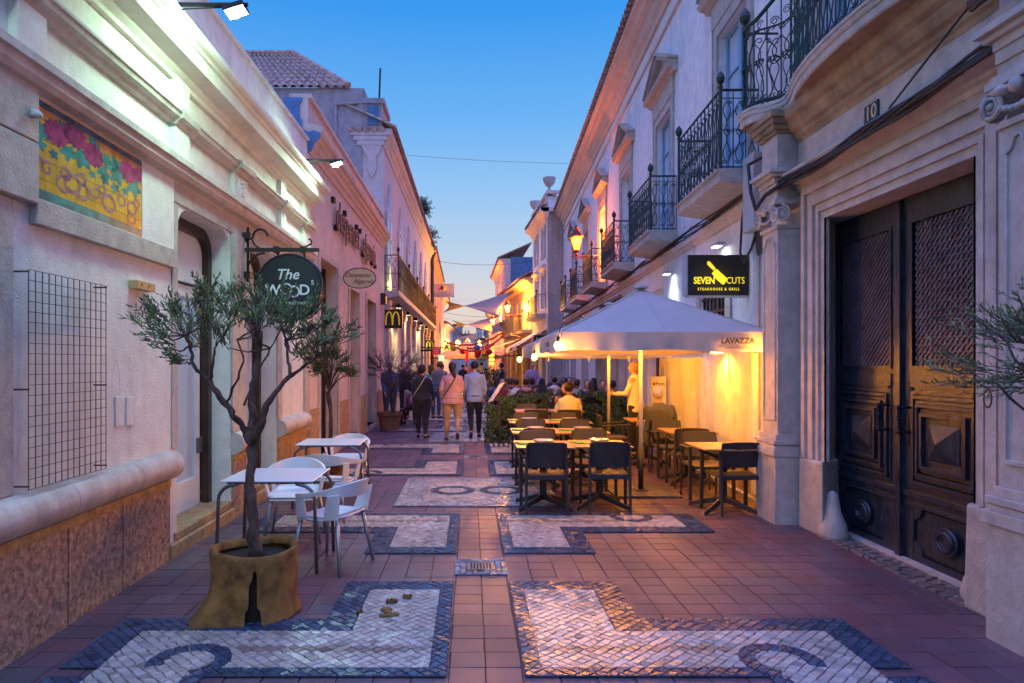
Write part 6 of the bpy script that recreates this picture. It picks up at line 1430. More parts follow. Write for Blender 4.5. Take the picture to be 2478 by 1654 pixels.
# burlap pot
t = thing('plant_pot', (-1.47, 4.64, 0), 'round pot wrapped in brown burlap with a torn slit, near the shop door', 'plant pot', 'pots of the olive trees')
m = MB(); n = 72; pr = [(0.42, .0), (.37, .05), (.315, .12), (.283, .2), (.280, .3), (.283, .38), (.292, .43), (.288, .462), (.265, .468), (.245, .45), (.24, .41)]
vs = []
for j, (r, z) in enumerate(pr):
    for i in range(n):
        a = 2*PI*i/n; k = max(0, 1-z/.30); front = math.exp(-((a-PI*1.20)/.50)**2); fold = .020*math.sin(a*5+1)*k+.010*math.sin(a*13)*k
        rr = (.262+(r-.262)*(.12+.88*min(1, front+.15)) if z < .2 else r)+fold*(.4+front)+.004*math.sin(a*9+z*20); vs.append((-1.47+rr*math.cos(a), 4.64+rr*math.sin(a), max(.016, z+.012*math.sin(a*2+.5)+(.018*math.sin(a*23)*k if z < .04 else 0))))
slit = lambda i, j: (j < 5) and abs(i-n*.785) < .4+1.5*(1-pr[j][1]/.32)
m.add(vs, [(j*n+i, j*n+(i+1) % n, (j+1)*n+(i+1) % n, (j+1)*n+i) for j in range(len(pr)-1) for i in range(n) if not slit(i, j)]); o = m.build('burlap_wrap', 'burlap', t, smooth=True)
sm = o.modifiers.new('thick', 'SOLIDIFY'); sm.thickness = .006; sb = o.modifiers.new('sub', 'SUBSURF'); sb.levels = 1; sb.render_levels = 1
m = MB(); m.lathe([(.22, 0), (.235, .1), (.245, .37), (.24, .375), (.02, .375)], (-1.47, 4.64, .014), 24, 0); m.build('pot', 'soil', t, smooth=False)
def small_pot(x, y, r, h, label):
    t = thing('plant_pot', (x, y, 0), label, 'plant pot', 'pots of the olive trees'); m = MB()
    m.lathe([(r*.78, 0), (r*.86, h*.3), (r*.93, h*.75), (r*1.06, h*.82), (r*1.08, h), (r*.95, h), (r*.92, h*.88), (.02, h*.88)], (x, y, .012), 28); m.build('pot', 'terracotta', t, smooth=False); 
    m = MB(); m.lathe([(r*.9, h*.89), (r*.5, h*.93), (.02, h*.95)], (x, y, .012), 16); m.build('soil', 'soil', t, smooth=True); return t
def auto_tree(x, y, zf, rc, zc, hz, n, L, label, seed, zp=.4, **kw):
    random.seed(seed); tr = [([Vector((x, y, zp)), Vector((x+.02, y, (zp+zf)/2)), Vector((x-.01, y, zf))], .035, .028)]; tips = []
    for k in range(22):
        a = random.uniform(0, 2*PI); e = random.uniform(-.5, 1); d = Vector((math.cos(a)*math.sqrt(max(.05, 1-e*e)), math.sin(a)*math.sqrt(max(.05, 1-e*e)), e)); f = random.uniform(.35, .85)
        tp = Vector((x+d.x*rc*f, y+d.y*rc*f, zc+d.z*hz*f)); tips.append((tp, d)); tr.append(([Vector((x, y, zf)), Vector((x, y, zf)).lerp(tp, .5)+Vector((0, 0, .04)), tp], .012, .004))
    return olive((x, y, 0), tr, tips, n, L, label, seed, spread=rc*.55, **kw)
small_pot(-1.93, 9.3, .26, .42, 'round pot of the second olive tree, half hidden behind the white chairs')
auto_tree(-1.93, 9.3, 1.32, .36, 1.68, .42, 4200, .055, 'second small olive tree with a yellowish crown against the salmon wall', 31, leafm='bush_leaf')
small_pot(-2.06, 17.3, .30, .46, 'big round terracotta pot at the corner by the balcony house'); auto_tree(-2.0, 17.4, .95, .75, 1.55, .5, 2600, .07, 'reddish sparse olive tree in the terracotta pot by the standing people', 33, leafm='dry_leaf')
auto_tree(2.66, 2.92, 1.15, .45, 1.70, .42, 3200, .045, 'olive branches reaching in before the carved pilaster of the portal', 34, zp=.2); small_pot(2.66, 2.92, .22, .24, 'low pot of the olive tree by the portal pilaster, below the view')

# ivy hedge: leaves over a dark trellis core
def hedge(x0, x1, y0, y1, z0, z1, n, label, seed, thin=1.0):
    random.seed(seed); t = thing('ivy_hedge', ((x0+x1)/2, y0, 0), label, 'hedge', 'ivy hedges round the terrace'); m = MB()
    for i in range(int((x1-x0)/.12)+1): m.tube([(x0+i*.12, (y0+y1)/2, z0), (min(x1, x0+i*.12+.5), (y0+y1)/2, z1)], .008, 4); m.tube([(x0+i*.12, (y0+y1)/2, z1), (min(x1, x0+i*.12+.5), (y0+y1)/2, z0)], .008, 4)
    m.build('trellis', 'dark_wood', t)
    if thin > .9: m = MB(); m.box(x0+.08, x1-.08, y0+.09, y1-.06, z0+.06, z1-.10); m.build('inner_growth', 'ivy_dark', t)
    m = MB()
    for k in range(n):
        x, z = random.uniform(x0, x1), z0+(z1-z0)*random.random(); f = random.random(); y = y0+(y1-y0)*(f*f*.5 if random.random() < .75 else f); z += .06*noise.noise(Vector((x*3, 0, 1)))*3*(z > z1-.2)
        if noise.noise(Vector((x*4, z*4, seed))) < -.28*thin: continue
        y -= .09*noise.noise(Vector((x*3, z*3, seed+5)))
        d = Vector((random.uniform(-1, 1), random.uniform(-1, .3), random.uniform(-1, .4))); m.leaf((Vector((x, y, z))), d, .05*random.uniform(.7, 1.3), .055*random.uniform(.7, 1.3), Vector((random.uniform(-.4, .4), -1, random.uniform(-.3, .6))), 0 if random.random() < .85 else 1)
    m.build('foliage', ['ivy_leaf', 'bush_leaf'], t); return t
hedge(2.42, 3.62, 15.1, 15.5, .02, 1.05, 5200, 'dense dark ivy hedge at the right end of the terrace by the wall', 41)
hedge(.62, 2.40, 15.2, 15.5, .35, 1.02, 5200, 'long sparse ivy hedge between the terrace tables and the seated crowd', 42, .8)
hedge(.30, .85, 14.6, 14.9, .02, 1.0, 2300, 'narrow end of the ivy hedge behind the menu stand', 43, .6)

# =================================================== SAILS, AWNINGS, GARLANDS, WIRES
def sail(A, B, C, D, label, matn='sail_cloth', n=14, inward=.10):
    A, B, C, D = map(Vector, (A, B, C, D)); cen = (A+B+C+D)/4; m = MB(); vs = []
    for j in range(n+1):
        for i in range(n+1):
            s, t_ = i/n, j/n; p = A*(1-s)*(1-t_)+B*s*(1-t_)+C*s*t_+D*(1-s)*t_
            ed = max((1-4*s*(1-s))*0+4*t_*(1-t_)*abs(2*s-1)**4, 4*s*(1-s)*abs(2*t_-1)**4); vs.append(p+(cen-p)*inward*1.6*ed)
    m.add(vs, [(j*(n+1)+i, j*(n+1)+i+1, (j+1)*(n+1)+i+1, (j+1)*(n+1)+i) for j in range(n) for i in range(n)]); o = m.build('sail_cloth', matn, smooth=True); o.name = 'shade_sail'
    so = o.modifiers.new('thick', 'SOLIDIFY'); so.thickness = .01
    return tag(o, label, 'shade sail', 'shade sails across the street')
sail(P3(1078, 729, 42), P3(1206, 767, 39), P3(1250, 702, 45), P3(1071, 757, 46), 'large twisted beige shade sail stretched over the street, the nearest one')
sail(P3(1094, 776, 56), P3(1191, 806, 52), P3(1206, 763, 58), P3(1101, 794, 59), 'second twisted shade sail, smaller and orange lit, below the large one', 'sail_cloth')
sail(P3(1098, 820, 80), P3(1153, 806, 84), P3(1160, 822, 76), P3(1125, 824, 80), 'third flat orange shade sail far down the street', 'sail_orange')
sail(P3(1190, 790, 50), P3(1222, 770, 52), P3(1226, 800, 46), P3(1188, 812, 48), 'small brown sail corner below the second lantern', 'sail_cloth')
for a, b, d, lb in ((P3(985, 376, 24), P3(1375, 396, 24), .05, 'thin wire crossing high over the street from the balcony house to the white palace'), (P3(1056, 632, 44), P3(1287, 632, 40), .25, 'thin wire sagging over the street above the sails'), (P3(1075, 757, 45), P3(1330, 755, 38), .3, 'thin wire below the large shade sail'), (P3(1070, 768, 60), P3(1190, 768, 60), .4, 'second thin wire below the large shade sail')):
    m = MB(); m.tube(sag(a, b, d, 16), .006 if a.y < 30 else .014, 4); tag(m.build('overhead_wire', 'cable_black'), lb, 'wire')
random.seed(6)
for k, (a, b, d, lb) in enumerate(((P3(1080, 829, 34), P3(1215, 806, 36), .35, 'red tinsel garland sagging across the street, upper strand'), (P3(1076, 826, 35), P3(1195, 835, 36), .42, 'red tinsel garland sagging across the street, lower strand'), (P3(1130, 842, 36), P3(1222, 810, 37), .3, 'red tinsel garland rising to the right hand balcony'))):
    m = MB(); pts = sag(a, b, d, 60, .02); m.tube(pts, [.05+.018*math.sin(i*2.3) for i in range(61)], 6); tag(m.build('garland', 'garland_red'), lb, 'garland', 'red garlands over the street')
for x, y, r, mt, lb, Y in ((1097, 843, .17, 'balloon_yellow', 'yellow green paper ball hanging by the lit A sign', 34.5), (1155, 842, .20, 'balloon_blue', 'blue paper ball hanging from the red garland', 36), (1157, 855, .20, 'balloon_red', 'red paper lantern under the garland, left of the awnings', 36), (1155, 862, .15, 'balloon_red', 'small red paper lantern hanging below another red one', 36), (1183, 852, .20, 'balloon_red', 'red paper lantern near the right hand awnings', 36.2), (1120, 851, .18, 'balloon_red', 'red paper ball in the middle of the street', 38)):
    c = P3(x, y, Y); t = thing('paper_lantern', c, lb, 'paper lantern', 'paper balls hanging over the street'); m = MB(); m.ball(c, r, r, r*.92, 16); m.build('ball', mt, t, smooth=True); m = MB(); m.tube([c+Vector((0, 0, r*.9)), c+Vector((0, 0, .75))], .008, 4); m.build('cord', 'cable_black', t)
for i, x in enumerate((1081, 1108, 1132, 1160)):
    Y = 62+4*i; c = P3(x, 831+(i % 2)*3, Y); t = thing('far_lamp', c, f'small orange lamp glowing far down the street, {("first","second","third","fourth")[i]} from the left', 'lamp', 'orange lamps far down the street'); m = MB(); m.lathe([(.12, -.3), (.26, .2), (.2, .3), (.05, .45)], c, 8); m.build('glass', 'lamp_glass_far', t); m = MB(); m.tube([c+Vector((0, 0, .4)), c+Vector((0, 0, 1.3))], .03, 4); m.build('hanger', 'cable_black', t)
    lamp('far_glow', 'POINT', c+Vector((0, -.5, 0)), 420, (1, .42, .08), .2)
def awning(fr, u0, u1, z0, z1, p0, p1, matn, label, stripes=None):
    t = thing('awning', fr.pt((u0+u1)/2, 0, z1), label, 'awning', 'awnings over the shop fronts'); m = MB(); n = 8
    for i in range(n):
        a, b = u0+(u1-u0)*i/n, u0+(u1-u0)*(i+1)/n
        m.quad(fr.pt(a, p0, z1), fr.pt(b, p0, z1), fr.pt(b, p1, z0), fr.pt(a, p1, z0), i % 2 if stripes else 0); m.quad(fr.pt(a, p1, z0), fr.pt(b, p1, z0), fr.pt(b, p1, z0-.22), fr.pt(a, p1, z0-.22-.0), i % 2 if stripes else 0)
    o = m.build('cover', [matn, stripes or matn], t); so = o.modifiers.new('thick', 'SOLIDIFY'); so.thickness = .012
    m = MB(); [m.tube([fr.pt(u, 0, z0-.3), fr.pt(u, p1*.55, z0-.35), fr.pt(u, p1, z0)], .02, 5) for u in (u0+.1, u1-.1)]; build_loose(m, 'arm', 'dark_metal', t)
awning(RW, 17.6, 21.5, 2.95, 3.5, .02, 1.1, 'awning_maroon', 'dark maroon awning on the white palace behind the parasol')
awning(FR2, 33.9, 36, 2.55, 3.4, .02, 1.5, 'awning_cream', 'striped cream and brown awning left of the parasol, the nearer one', 'pink_render'); awning(FR2, 36.3, 38.8, 2.5, 3.4, .02, 1.6, 'awning_cream', 'striped cream awning left of the parasol, the farther one', 'pink_render')
awning(FR3, 40, 46, 2.5, 3.3, .02, 2.4, 'awning_cream', 'wide cream awning far down on the right under the orange balconies')
m = MB(); s_ = thing('lit_shop_sign', (2.0, 40, 3), 'gold glowing upright shop lettering beside the cream awnings', 'sign'); p0 = P3(1190, 860, 38)
for i in range(5): m.box(p0.x-.14, p0.x+.14, 38, 38.05, p0.z-.55+.24*i, p0.z-.40+.24*i)
m.build('lettering', 'sign_lit_yellow', s_); OFF[s_.name]
lamp('shop_glow', 'POINT', (p0.x-.2, 37.7, p0.z), 40, (1, .6, .1), .2)
parasol(-.25, 46, 2.0, 2.0, 2.2, 3.25, 'lilac white parasol in the middle of the far street', group='parasols farther down the street'); parasol(.9, 52, 1.8, 1.8, 2.3, 3.1, 'farther white parasol behind the lilac one', group='parasols farther down the street')
t = thing('hanging_flag', P3(1130, 864, 43), 'dark red pennant hanging before the far lilac parasol', 'pennant'); p0 = P3(1130, 864, 43); m = MB(); m.box(p0.x-.09, p0.x+.09, 43, 43.02, p0.z-.32, p0.z+.32); m.build('cloth', 'balloon_red', t)
# far terrace railing and bush
t = thing('terrace_railing', (.7, 40, 0), 'light wooden railing round the far terrace', 'railing'); m = MB(); [m.tube([(x0, 40, z), (3.2, 40, z)], .03, 4) for x0 in (-.1,) for z in (.5, 1.2)]; [m.tube([(-.1+i*.55, 40, 0), (-.1+i*.55, 40, 1.2)], .03, 4) for i in range(7)]; m.build('rail', 'light_wood', t)
def bush(x, y, z, r, n, label, seed, L=.12):
    random.seed(seed); t = thing('potted_bush', (x, y, 0), label, 'bush', 'bushes in the street'); m = MB()
    for k in range(n):
        d = Vector((random.gauss(0, 1), random.gauss(0, 1), random.gauss(0, .8))).normalized()*r*random.uniform(.5, 1.05)*(1+.25*noise.noise(Vector((k*.01, 0, 0)))); m.leaf(Vector((x, y, z))+d, d+Vector((random.uniform(-1, 1), 0, random.uniform(-1, 1)))*r*.7, L*.4, L, Vector((0, -1, .3)))
    m.build('foliage', 'bush_leaf', t); m = MB(); m.lathe([(r*.6, 0), (r*.75, z-r*.6), (.02, z-r*.6)], (x, y, .01), 12); m.build('pot', 'awning_maroon', t)
bush(.82, 30, .85, .62, 1400, 'round green bush in a red pot in the middle distance', 51)
def roof_plant(x, y, z, r, seed, label):
    random.seed(seed); t = thing('roof_plant', (x, y, z-r), label, 'plant', 'wild shrubs on the eaves'); m = MB()
    for k in range(60):
        d = Vector((random.uniform(-.3, 1), random.uniform(-.6, .6), random.uniform(-.7, 1))).normalized(); s = Vector((x-r*.6, y, z-r*.2)); e = s+d*r*random.uniform(.7, 1.6); m.tube([s, s.lerp(e, .5)+Vector((0, 0, .1*r)), e], [.012, .008, .004], 3, 1)
        for j in range(16): p = s.lerp(e, .35+.65*random.random()); m.leaf(p, Vector((random.uniform(-1, 1), random.uniform(-1, 1), random.uniform(-1, 1))), .03, .11, Vector((0, -1, .2)))
    m.build('foliage', ['ivy_leaf', 'bark'], t)
roof_plant(P3(1032, 502, 32).x, 32, P3(1032, 502, 32).z, .42, 61, 'upper wild shrub growing from the eaves of the balcony house'); roof_plant(P3(1048, 572, 39).x, 39, P3(1048, 572, 39).z, .55, 62, 'lower wild shrub growing from the far eaves of the balcony house')

# =================================================== PEOPLE
def chain(m, pts, rs, n=10, flat=1.0):       # closed tapered limb with rounded ends
    pts = [Vector(p) for p in pts]; d0 = (pts[1]-pts[0]).normalized(); d1 = (pts[-1]-pts[-2]).normalized()
    P = [pts[0]-d0*rs[0]*.8, pts[0]-d0*rs[0]*.5]+pts+[pts[-1]+d1*rs[-1]*.5, pts[-1]+d1*rs[-1]*.8]; RR = [rs[0]*.3, rs[0]*.8]+list(rs)+[rs[-1]*.8, rs[-1]*.3]
    m.tube(P, RR, n)
def torso(m, rings, n=16):                    # rings (x,y,z,rx,ry)
    vs = [(x+rx*math.cos(2*PI*i/n), y+ry*math.sin(2*PI*i/n), z) for x, y, z, rx, ry in rings for i in range(n)]; k = len(rings)
    m.add(vs, [(j*n+i, j*n+(i+1) % n, (j+1)*n+(i+1) % n, (j+1)*n+i) for j in range(k-1) for i in range(n)]+[tuple(range(n))[::-1], tuple(range((k-1)*n, k*n))])
def skinned(m, name, matn, parent, vox):
    o = m.build(name, matn, parent, smooth=True); r = o.modifiers.new('union', 'REMESH'); r.mode = 'VOXEL'; r.voxel_size = vox; r.use_smooth_shade = True
    s = o.modifiers.new('soft', 'SMOOTH'); s.factor = .5; s.iterations = 4 if vox < .012 else 2; return o
def person(loc, rz, label, pose='stand', skin='skin', hair=('short', 'black'), top='black', bottom='navy', shoes='shoe_black', h=1.70, girth=1.0, hip=1.0, arms=((.02, .0), (.02, .0)), bend=(.15, .15), legs=((0, .0), (0, .0)), lean=0.0, turn=0.0, group='people in the street', near=False, sleeve=1.0, skirt=False, female=False, extra=None, nod=0.0, long=False, bare_legs=False):
    """arms: per side (forward swing, outward) angles ; bend: elbow ; legs: per side (thigh swing, knee bend)"""
    t = local_thing('person', label, 'person', group); k = h/1.70; vox = .0105 if near else .017; vb = .008 if near else .014
    sit = pose == 'sit'; hz = (.52 if sit else .91*k); S = Vector((0, 0, hz)); ln = Vector((0, math.sin(lean), math.cos(lean)))
    def up(d, x=0, y=0): return S+ln*d*k+Vector((x, y*math.cos(lean), 0))
    sw = (.175 if female else .195)*k*(.55+.45*girth); hw = .092*k*hip
    J = {}
    for i, s in enumerate((-1, 1)):
        th, kb = legs[i]; hp = S+Vector((s*hw, 0, -.02)); 
        if sit: kn = hp+Vector((s*.05, .43*k, .0)); an = kn+Vector((0, .02, -.43*k)); an.z = .09
        else:
            kn = hp+Vector((s*.005, math.sin(th)*.42*k, -math.cos(th)*.42*k)); an = kn+Vector((0, math.sin(th-kb)*.40*k, -math.cos(th-kb)*.40*k))
        J['h', s], J['k', s], J['a', s] = hp, kn, an
        fw, ow = arms[i]; sh = up(.468, s*(sw-.012), -.01); e = sh+Vector((s*math.sin(ow)*.29*k, math.sin(fw)*.29*k*math.cos(ow), -math.cos(fw)*.29*k*math.cos(ow)))
        b = bend[i]; w = e+Vector((-s*.10*math.sin(b)*k*(1 if b > .5 else .2), math.sin(fw+b)*.25*k, -math.cos(fw+b)*.25*k)); J['s', s], J['e', s], J['w', s] = sh, e, w
    if not sit:
        lo = min(J['a', -1].z, J['a', 1].z)-.09
        for key in J: J[key] = J[key]-Vector((0, 0, lo))
        S = S-Vector((0, 0, lo))
    nk = up(.55); hc = up(.69, 0, .015+nod*.05); g = girth
    # ---- body: one continuous skin
    m = MB(); torso(m, [(up(z).x, up(z).y+yo, up(z).z, rx*k*(.6+.4*g)*.93, ry*k*g*.9) for z, rx, ry, yo in ((-.10, .15, .11, -.01), (0, .17*hip, .12, -.01), (.15, .14, .10, 0), (.30, .155, .11, 0), (.42, .165, .11, 0), (.50, .12, .08, -.005), (.535, .05, .05, 0))])
    chain(m, [up(.48), up(.55), up(.62, 0, .01)], [.06*k, .052*k, .05*k])
    for s in (-1, 1):
        chain(m, [J['h', s], J['h', s].lerp(J['k', s], .5), J['k', s]], [.085*k*g, .075*k*g, .055*k]); chain(m, [J['k', s], J['k', s].lerp(J['a', s], .35), J['a', s]], [.053*k, .054*k, .036*k]); toe = Vector((s*.02, .15*k, -.055)) if J['a', s].z < .14 else Vector((0, .06, -.12))
        chain(m, [J['a', s]+Vector((0, -.02, -.03)), J['a', s]+toe*.6, J['a', s]+toe], [.04*k, .036*k, .026*k])
        chain(m, [J['s', s], J['s', s].lerp(J['e', s], .5), J['e', s]], [.048*k, .046*k, .038*k]); chain(m, [J['e', s], J['e', s].lerp(J['w', s], .3), J['w', s]], [.038*k, .038*k, .025*k])
        d = (J['w', s]-J['e', s]).normalized(); q = d.cross(Vector((s, 0, .2))).normalized(); nn = d.cross(q).normalized(); pw = J['w', s]; chain(m, [pw, pw+d*.05*k, pw+d*.085*k], [.025*k, .034*k, .033*k])
        for f in range(4):
            b0 = pw+d*.085*k+q*(f-1.5)*.019*k; L_ = (.066, .078, .074, .056)[f]*k; chain(m, [b0, b0+d*L_*.5+nn*.004, b0+d*L_*.9+nn*.022*(-s)], [.0095*k, .0085*k, .0075*k], 6)
        b0 = pw+d*.035*k+q*.026*k*(-1); chain(m, [b0, b0+(d*.7-q*.7)*.035*k, b0+(d-q*.35)*.062*k], [.011*k, .010*k, .008*k], 6)
    # head with brow, nose, chin, ears
    m.ball(hc, .076*k, .094*k, .108*k, 14); m.ball(hc+Vector((0, .025, -.055))*k, .055*k, .062*k, .06*k, 12)
    fw_ = Vector((math.sin(-turn), math.cos(turn), 0)); sd_ = Vector((fw_.y, -fw_.x, 0))
    chain(m, [hc+fw_*.086*k+Vector((0, 0, .018)), hc+fw_*.105*k+Vector((0, 0, -.018)), hc+fw_*.096*k+Vector((0, 0, -.026))], [.009*k, .014*k, .013*k], 6)
    chain(m, [hc+fw_*.080*k-sd_*.022*k+Vector((0, 0, -.055)), hc+fw_*.088*k+Vector((0, 0, -.055)), hc+fw_*.080*k+sd_*.022*k+Vector((0, 0, -.055))], [.010*k, .012*k, .010*k], 6)
    for s in (-1, 1): m.ball(hc+sd_*s*.077*k+Vector((0, 0, -.005)), .013*k, .02*k, .03*k, 8)
    body = skinned(m, 'body', skin, t, vb)
    # ---- clothes
    tp = 'cloth_'+top; bt = 'cloth_'+bottom
    m = MB(); c = .016
    for s in (-1, 1):
        m2 = [(J['h', s], .100*g*(.5+.5*hip)), (J['h', s].lerp(J['k', s], .45), .090*g), (J['k', s], .066*(.5+.5*g)), (J['k', s].lerp(J['a', s], .35), .066*(.5+.5*g)), (J['a', s]+Vector((0, 0, .03)), .046)]
        if bare_legs: m2 = m2[:3]
        chain(m, [p for p, r in m2], [r*k for p, r in m2], 12)
    if skirt: torso(m, [(0, (.2 if sit else 0), S.z+z, rx*k, ry*k) for z, rx, ry in ((-.40, .24, .22), (-.2, .22, .2), (.0, .18, .15))])
    torso(m, [(S.x, S.y+yo, S.z+z*k, rx*k*hip*(.5+.5*g), ry*k*g) for z, rx, ry, yo in ((-.13, .12, .09, -.01), (-.06, .165, .125, -.015), (.02, .175, .13, -.015), (.10, .155, .115, -.005), (.14, .14, .10, 0))])
    skinned(m, 'skirt' if skirt else 'trousers', bt, t, vox)
    m = MB(); lo_ = -.10 if long else -.02
    torso(m, [(up(z).x, up(z).y+yo, up(z).z, rx*k*(.55+.45*g)+.008, ry*k*g+.008) for z, rx, ry, yo in ((lo_-.02, .178*hip, .13, -.012), (lo_+.03, .182*hip, .135, -.012), (.14, .162, .118, 0), (.28, .168, .122, .0), (.38, .180, .125, -.002), (.44, .180, .118, -.006), (.485, .158, .10, -.008), (.525, .095, .075, -.008), (.555, .06, .058, 0))])
    for s in (-1, 1):
        e, w, sh = J['e', s], J['w', s], J['s', s]
        if sleeve >= 1: chain(m, [sh+Vector((-s*.02, 0, -.01)), sh.lerp(e, .5), e, e.lerp(w, .55), w-(w-e)*.06], [.056*k*(.6+.4*g), .056*k*(.6+.4*g), .049*k, .043*k, .035*k], 10)
        else: chain(m, [sh+Vector((-s*.03, 0, 0)), sh.lerp(e, .5), sh.lerp(e, .5+sleeve*.5)], [.058*k*(.6+.4*g), .058*k, .054*k], 10)
    sh_ = skinned(m, 'jacket' if near else 'shirt', tp, t, vox)
    for s in (-1, 1):
        m = MB(); a = J['a', s]; d = Vector((s*.03, .17*k, -.055)) if a.z < .14 else Vector((0, .05*k, -.15*k)); chain(m, [a+Vector((0, -.035, -.045)), a+d*.5+Vector((0, 0, -.012)), a+d+Vector((0, 0, -.004))], [.042*k, .042*k, .034*k], 10)
        skinned(m, 'shoe', shoes, t, vox)
    # ---- hair
    hs, hcx = hair; m = MB()
    m.ball(hc+Vector((0, -.012, .022))*k-fw_*.008, .088*k, .102*k, .104*k, 14)
    if hs in ('long', 'pony', 'bun', 'veil'): m.ball(hc-fw_*.03*k+Vector((0, 0, -.02)), .082*k, .085*k, .10*k, 12)
    if hs == 'long': chain(m, [hc-fw_*.045*k, hc-fw_*.075*k+Vector((0, 0, -.15*k)), hc-fw_*.075*k+Vector((0, 0, -.30*k))], [.085*k, .085*k, .055*k], 12)
    if hs == 'veil': chain(m, [hc-fw_*.02*k, hc-fw_*.04*k+Vector((0, 0, -.15*k)), hc-fw_*.05*k+Vector((0, 0, -.34*k))], [.105*k, .13*k, .20*k], 12)
    if hs == 'pony': chain(m, [hc-fw_*.10*k+Vector((.0, 0, .03)), hc-fw_*.145*k+Vector((.02, 0, -.03)), hc-fw_*.15*k+Vector((.045, 0, -.17*k)), hc-fw_*.135*k+Vector((.07, 0, -.30*k))], [.034*k, .045*k, .042*k, .018*k], 8)
    if hs == 'bun': m.ball(hc-fw_*.115*k+Vector((0, 0, -.03)), .04*k, .035*k, .036*k, 10)
    if hs == 'curly':
        random.seed(hash(label) % 999 if 0 else len(label))
        for i in range(40): d = Vector((random.gauss(0, 1), random.gauss(0, 1)-.3, random.gauss(0, 1)+.4)).normalized(); m.ball(hc+Vector((d.x*.09, d.y*.10, d.z*.10+.02))*k, .03*k, n=6)
    if hs == 'hood': m.ball(hc+Vector((0, -.02, .0)), .105*k, .115*k, .13*k, 12)
    # cut the hair away in front of the face by pushing it back: face stays uncovered
    hm = 'hair_'+hcx if hs not in ('hood', 'veil') else ('cloth_'+hcx)
    for i, v in enumerate(m.v):
        q = Vector(v)-hc; f = q.dot(fw_)
        if f > .045*k and q.z < .062*k: m.v[i] = tuple(Vector(v)-fw_*(f-.03*k)*.9)
    skinned(m, 'hood' if hs == 'hood' else ('scarf' if hs == 'veil' else 'hair'), hm, t, vox if hs != 'short' else vox)
    if near or extra == 'face':     # eyes on both sides of the nose
        m = MB(); [m.ball(hc+fw_*.083*k+sd_*s*.03*k+Vector((0, 0, .012)), .008, .008, .006, 8) for s in (-1, 1)]; m.build('eye', 'shoe_black', t, smooth=True)
    if extra: 
        if callable(extra): extra(t, up, J, hc, fw_)
    t.location = loc; t.rotation_euler = (0, 0, rz); OFF[t.name] = Vector(); return t
def strap(c0, bag=True):
    def f(t, up, J, hc, fw):
        m = MB(); m.tube([up(.53, .085, -.05), up(.50, .08, -.13), up(.43, .05, -.168), up(.32, -.01, -.182), up(.20, -.09, -.178), up(.08, -.17, -.14), up(.05, -.22, 0)], .012, 6); m.build('bag_strap', c0, t, smooth=True)
        if bag: m = MB(); c = up(.0, -.23, .06); m.box(c.x-.035, c.x+.03, c.y-.09, c.y+.08, c.z-.09, c.z+.06); bevel(m.build('shoulder_bag', c0, t), .02, 3)
    return f
WS = dict(near=True)
person((-1.10, 15.35, .015), -.15, 'woman in black jacket and cropped black trousers walking away with a cream bag strap', hair=('bun', 'black'), top='black', bottom='denim_black', h=1.63, girth=1.22, hip=1.18, arms=((.0, .12), (.05, .15)), bend=(.15, .4), legs=((.18, .10), (-.16, .10)), turn=-.7, female=True, extra=strap('cloth_sand'), long=False, lean=.06, **WS)
person((-.41, 14.9, .015), .0, 'woman in pink sweater and beige trousers walking away with a long ponytail', hair=('pony', 'brown'), top='pink', bottom='beige', shoes='leather', h=1.68, girth=1.25, hip=1.28, arms=((-.05, .22), (.1, .10)), bend=(.5, .9), legs=((.02, .0), (-.10, .75)), female=True, extra=strap('leather', False), long=True, **WS)
person((.08, 15.5, .015), .05, 'man in pale blue shirt and black trousers walking away beside the woman in pink', hair=('short', 'black'), top='pale_blue', bottom='denim_black', h=1.71, girth=1.10, arms=((.10, .12), (-.05, .14)), bend=(.5, .5), legs=((-.12, .55), (.10, .02)), turn=-.5, long=True, **WS)
person((-2.22, 18.6, .015), R(-150), 'man in blue padded jacket standing behind the reddish olive tree', top='blue', bottom='jean', hair=('short', 'grey'), h=1.72, girth=1.15, bend=(.5, .5), **WS)
def pack(t, up, J, hc, fw):
    m = MB(); c = up(.18, 0, -.2); torso(m, [(c.x, c.y, c.z+z, rx, ry) for z, rx, ry in ((-.17, .11, .06), (-.1, .15, .10), (.05, .14, .10), (.15, .09, .07), (.2, .03, .03))]); o = skinned(m, 'backpack', 'cloth_magenta', t, .012)
    m = MB(); [m.tube([c+Vector((s*.02, -.10, .14)), c+Vector((s*.07, -.115, .0)), c+Vector((s*.03, -.11, -.10))], .006, 5) for s in (-1, 1)]; m.build('drawstring', 'cloth_pink', t)
person((-1.66, 18.75, .0), .15, 'girl with a magenta backpack sitting on a low bench seen from behind', pose='sit', top='sand', bottom='maroon', hair=('long', 'black'), h=1.5, skirt=False, female=True, extra=pack, near=True)
t = thing('low_bench', (-1.62, 18.8, 0), 'low wooden stool bench under the girl with the backpack', 'bench'); m = MB(); m.box(-1.95, -1.28, 18.55, 19.05, .42, .46); bevel(m.build('seat', 'dark_wood', t), .01)
for x in (-1.92, -1.31):
    for y in (18.58, 19.02): m = MB(); m.box(x-.025, x+.025, y-.02, y+.02, .012, .42); m.build('leg', 'dark_wood', t)
person((-1.27, 21.4, 0), .2, 'woman in a bright teal top half hidden behind the woman in black', top='teal', bottom='jean', hair=('long', 'auburn'), h=1.62, female=True)
person((-1.08, 21.0, 0), -.4, 'fair haired young man bending forward behind the woman in pink', top='grey', bottom='jean', hair=('curly', 'auburn'), h=1.75, lean=.35, nod=1)
person((-1.12, 26, 0), PI, 'person in a blue hood coming the other way behind the two women', top='blue', bottom='black', hair=('hood', 'blue'), h=1.66, extra='face')
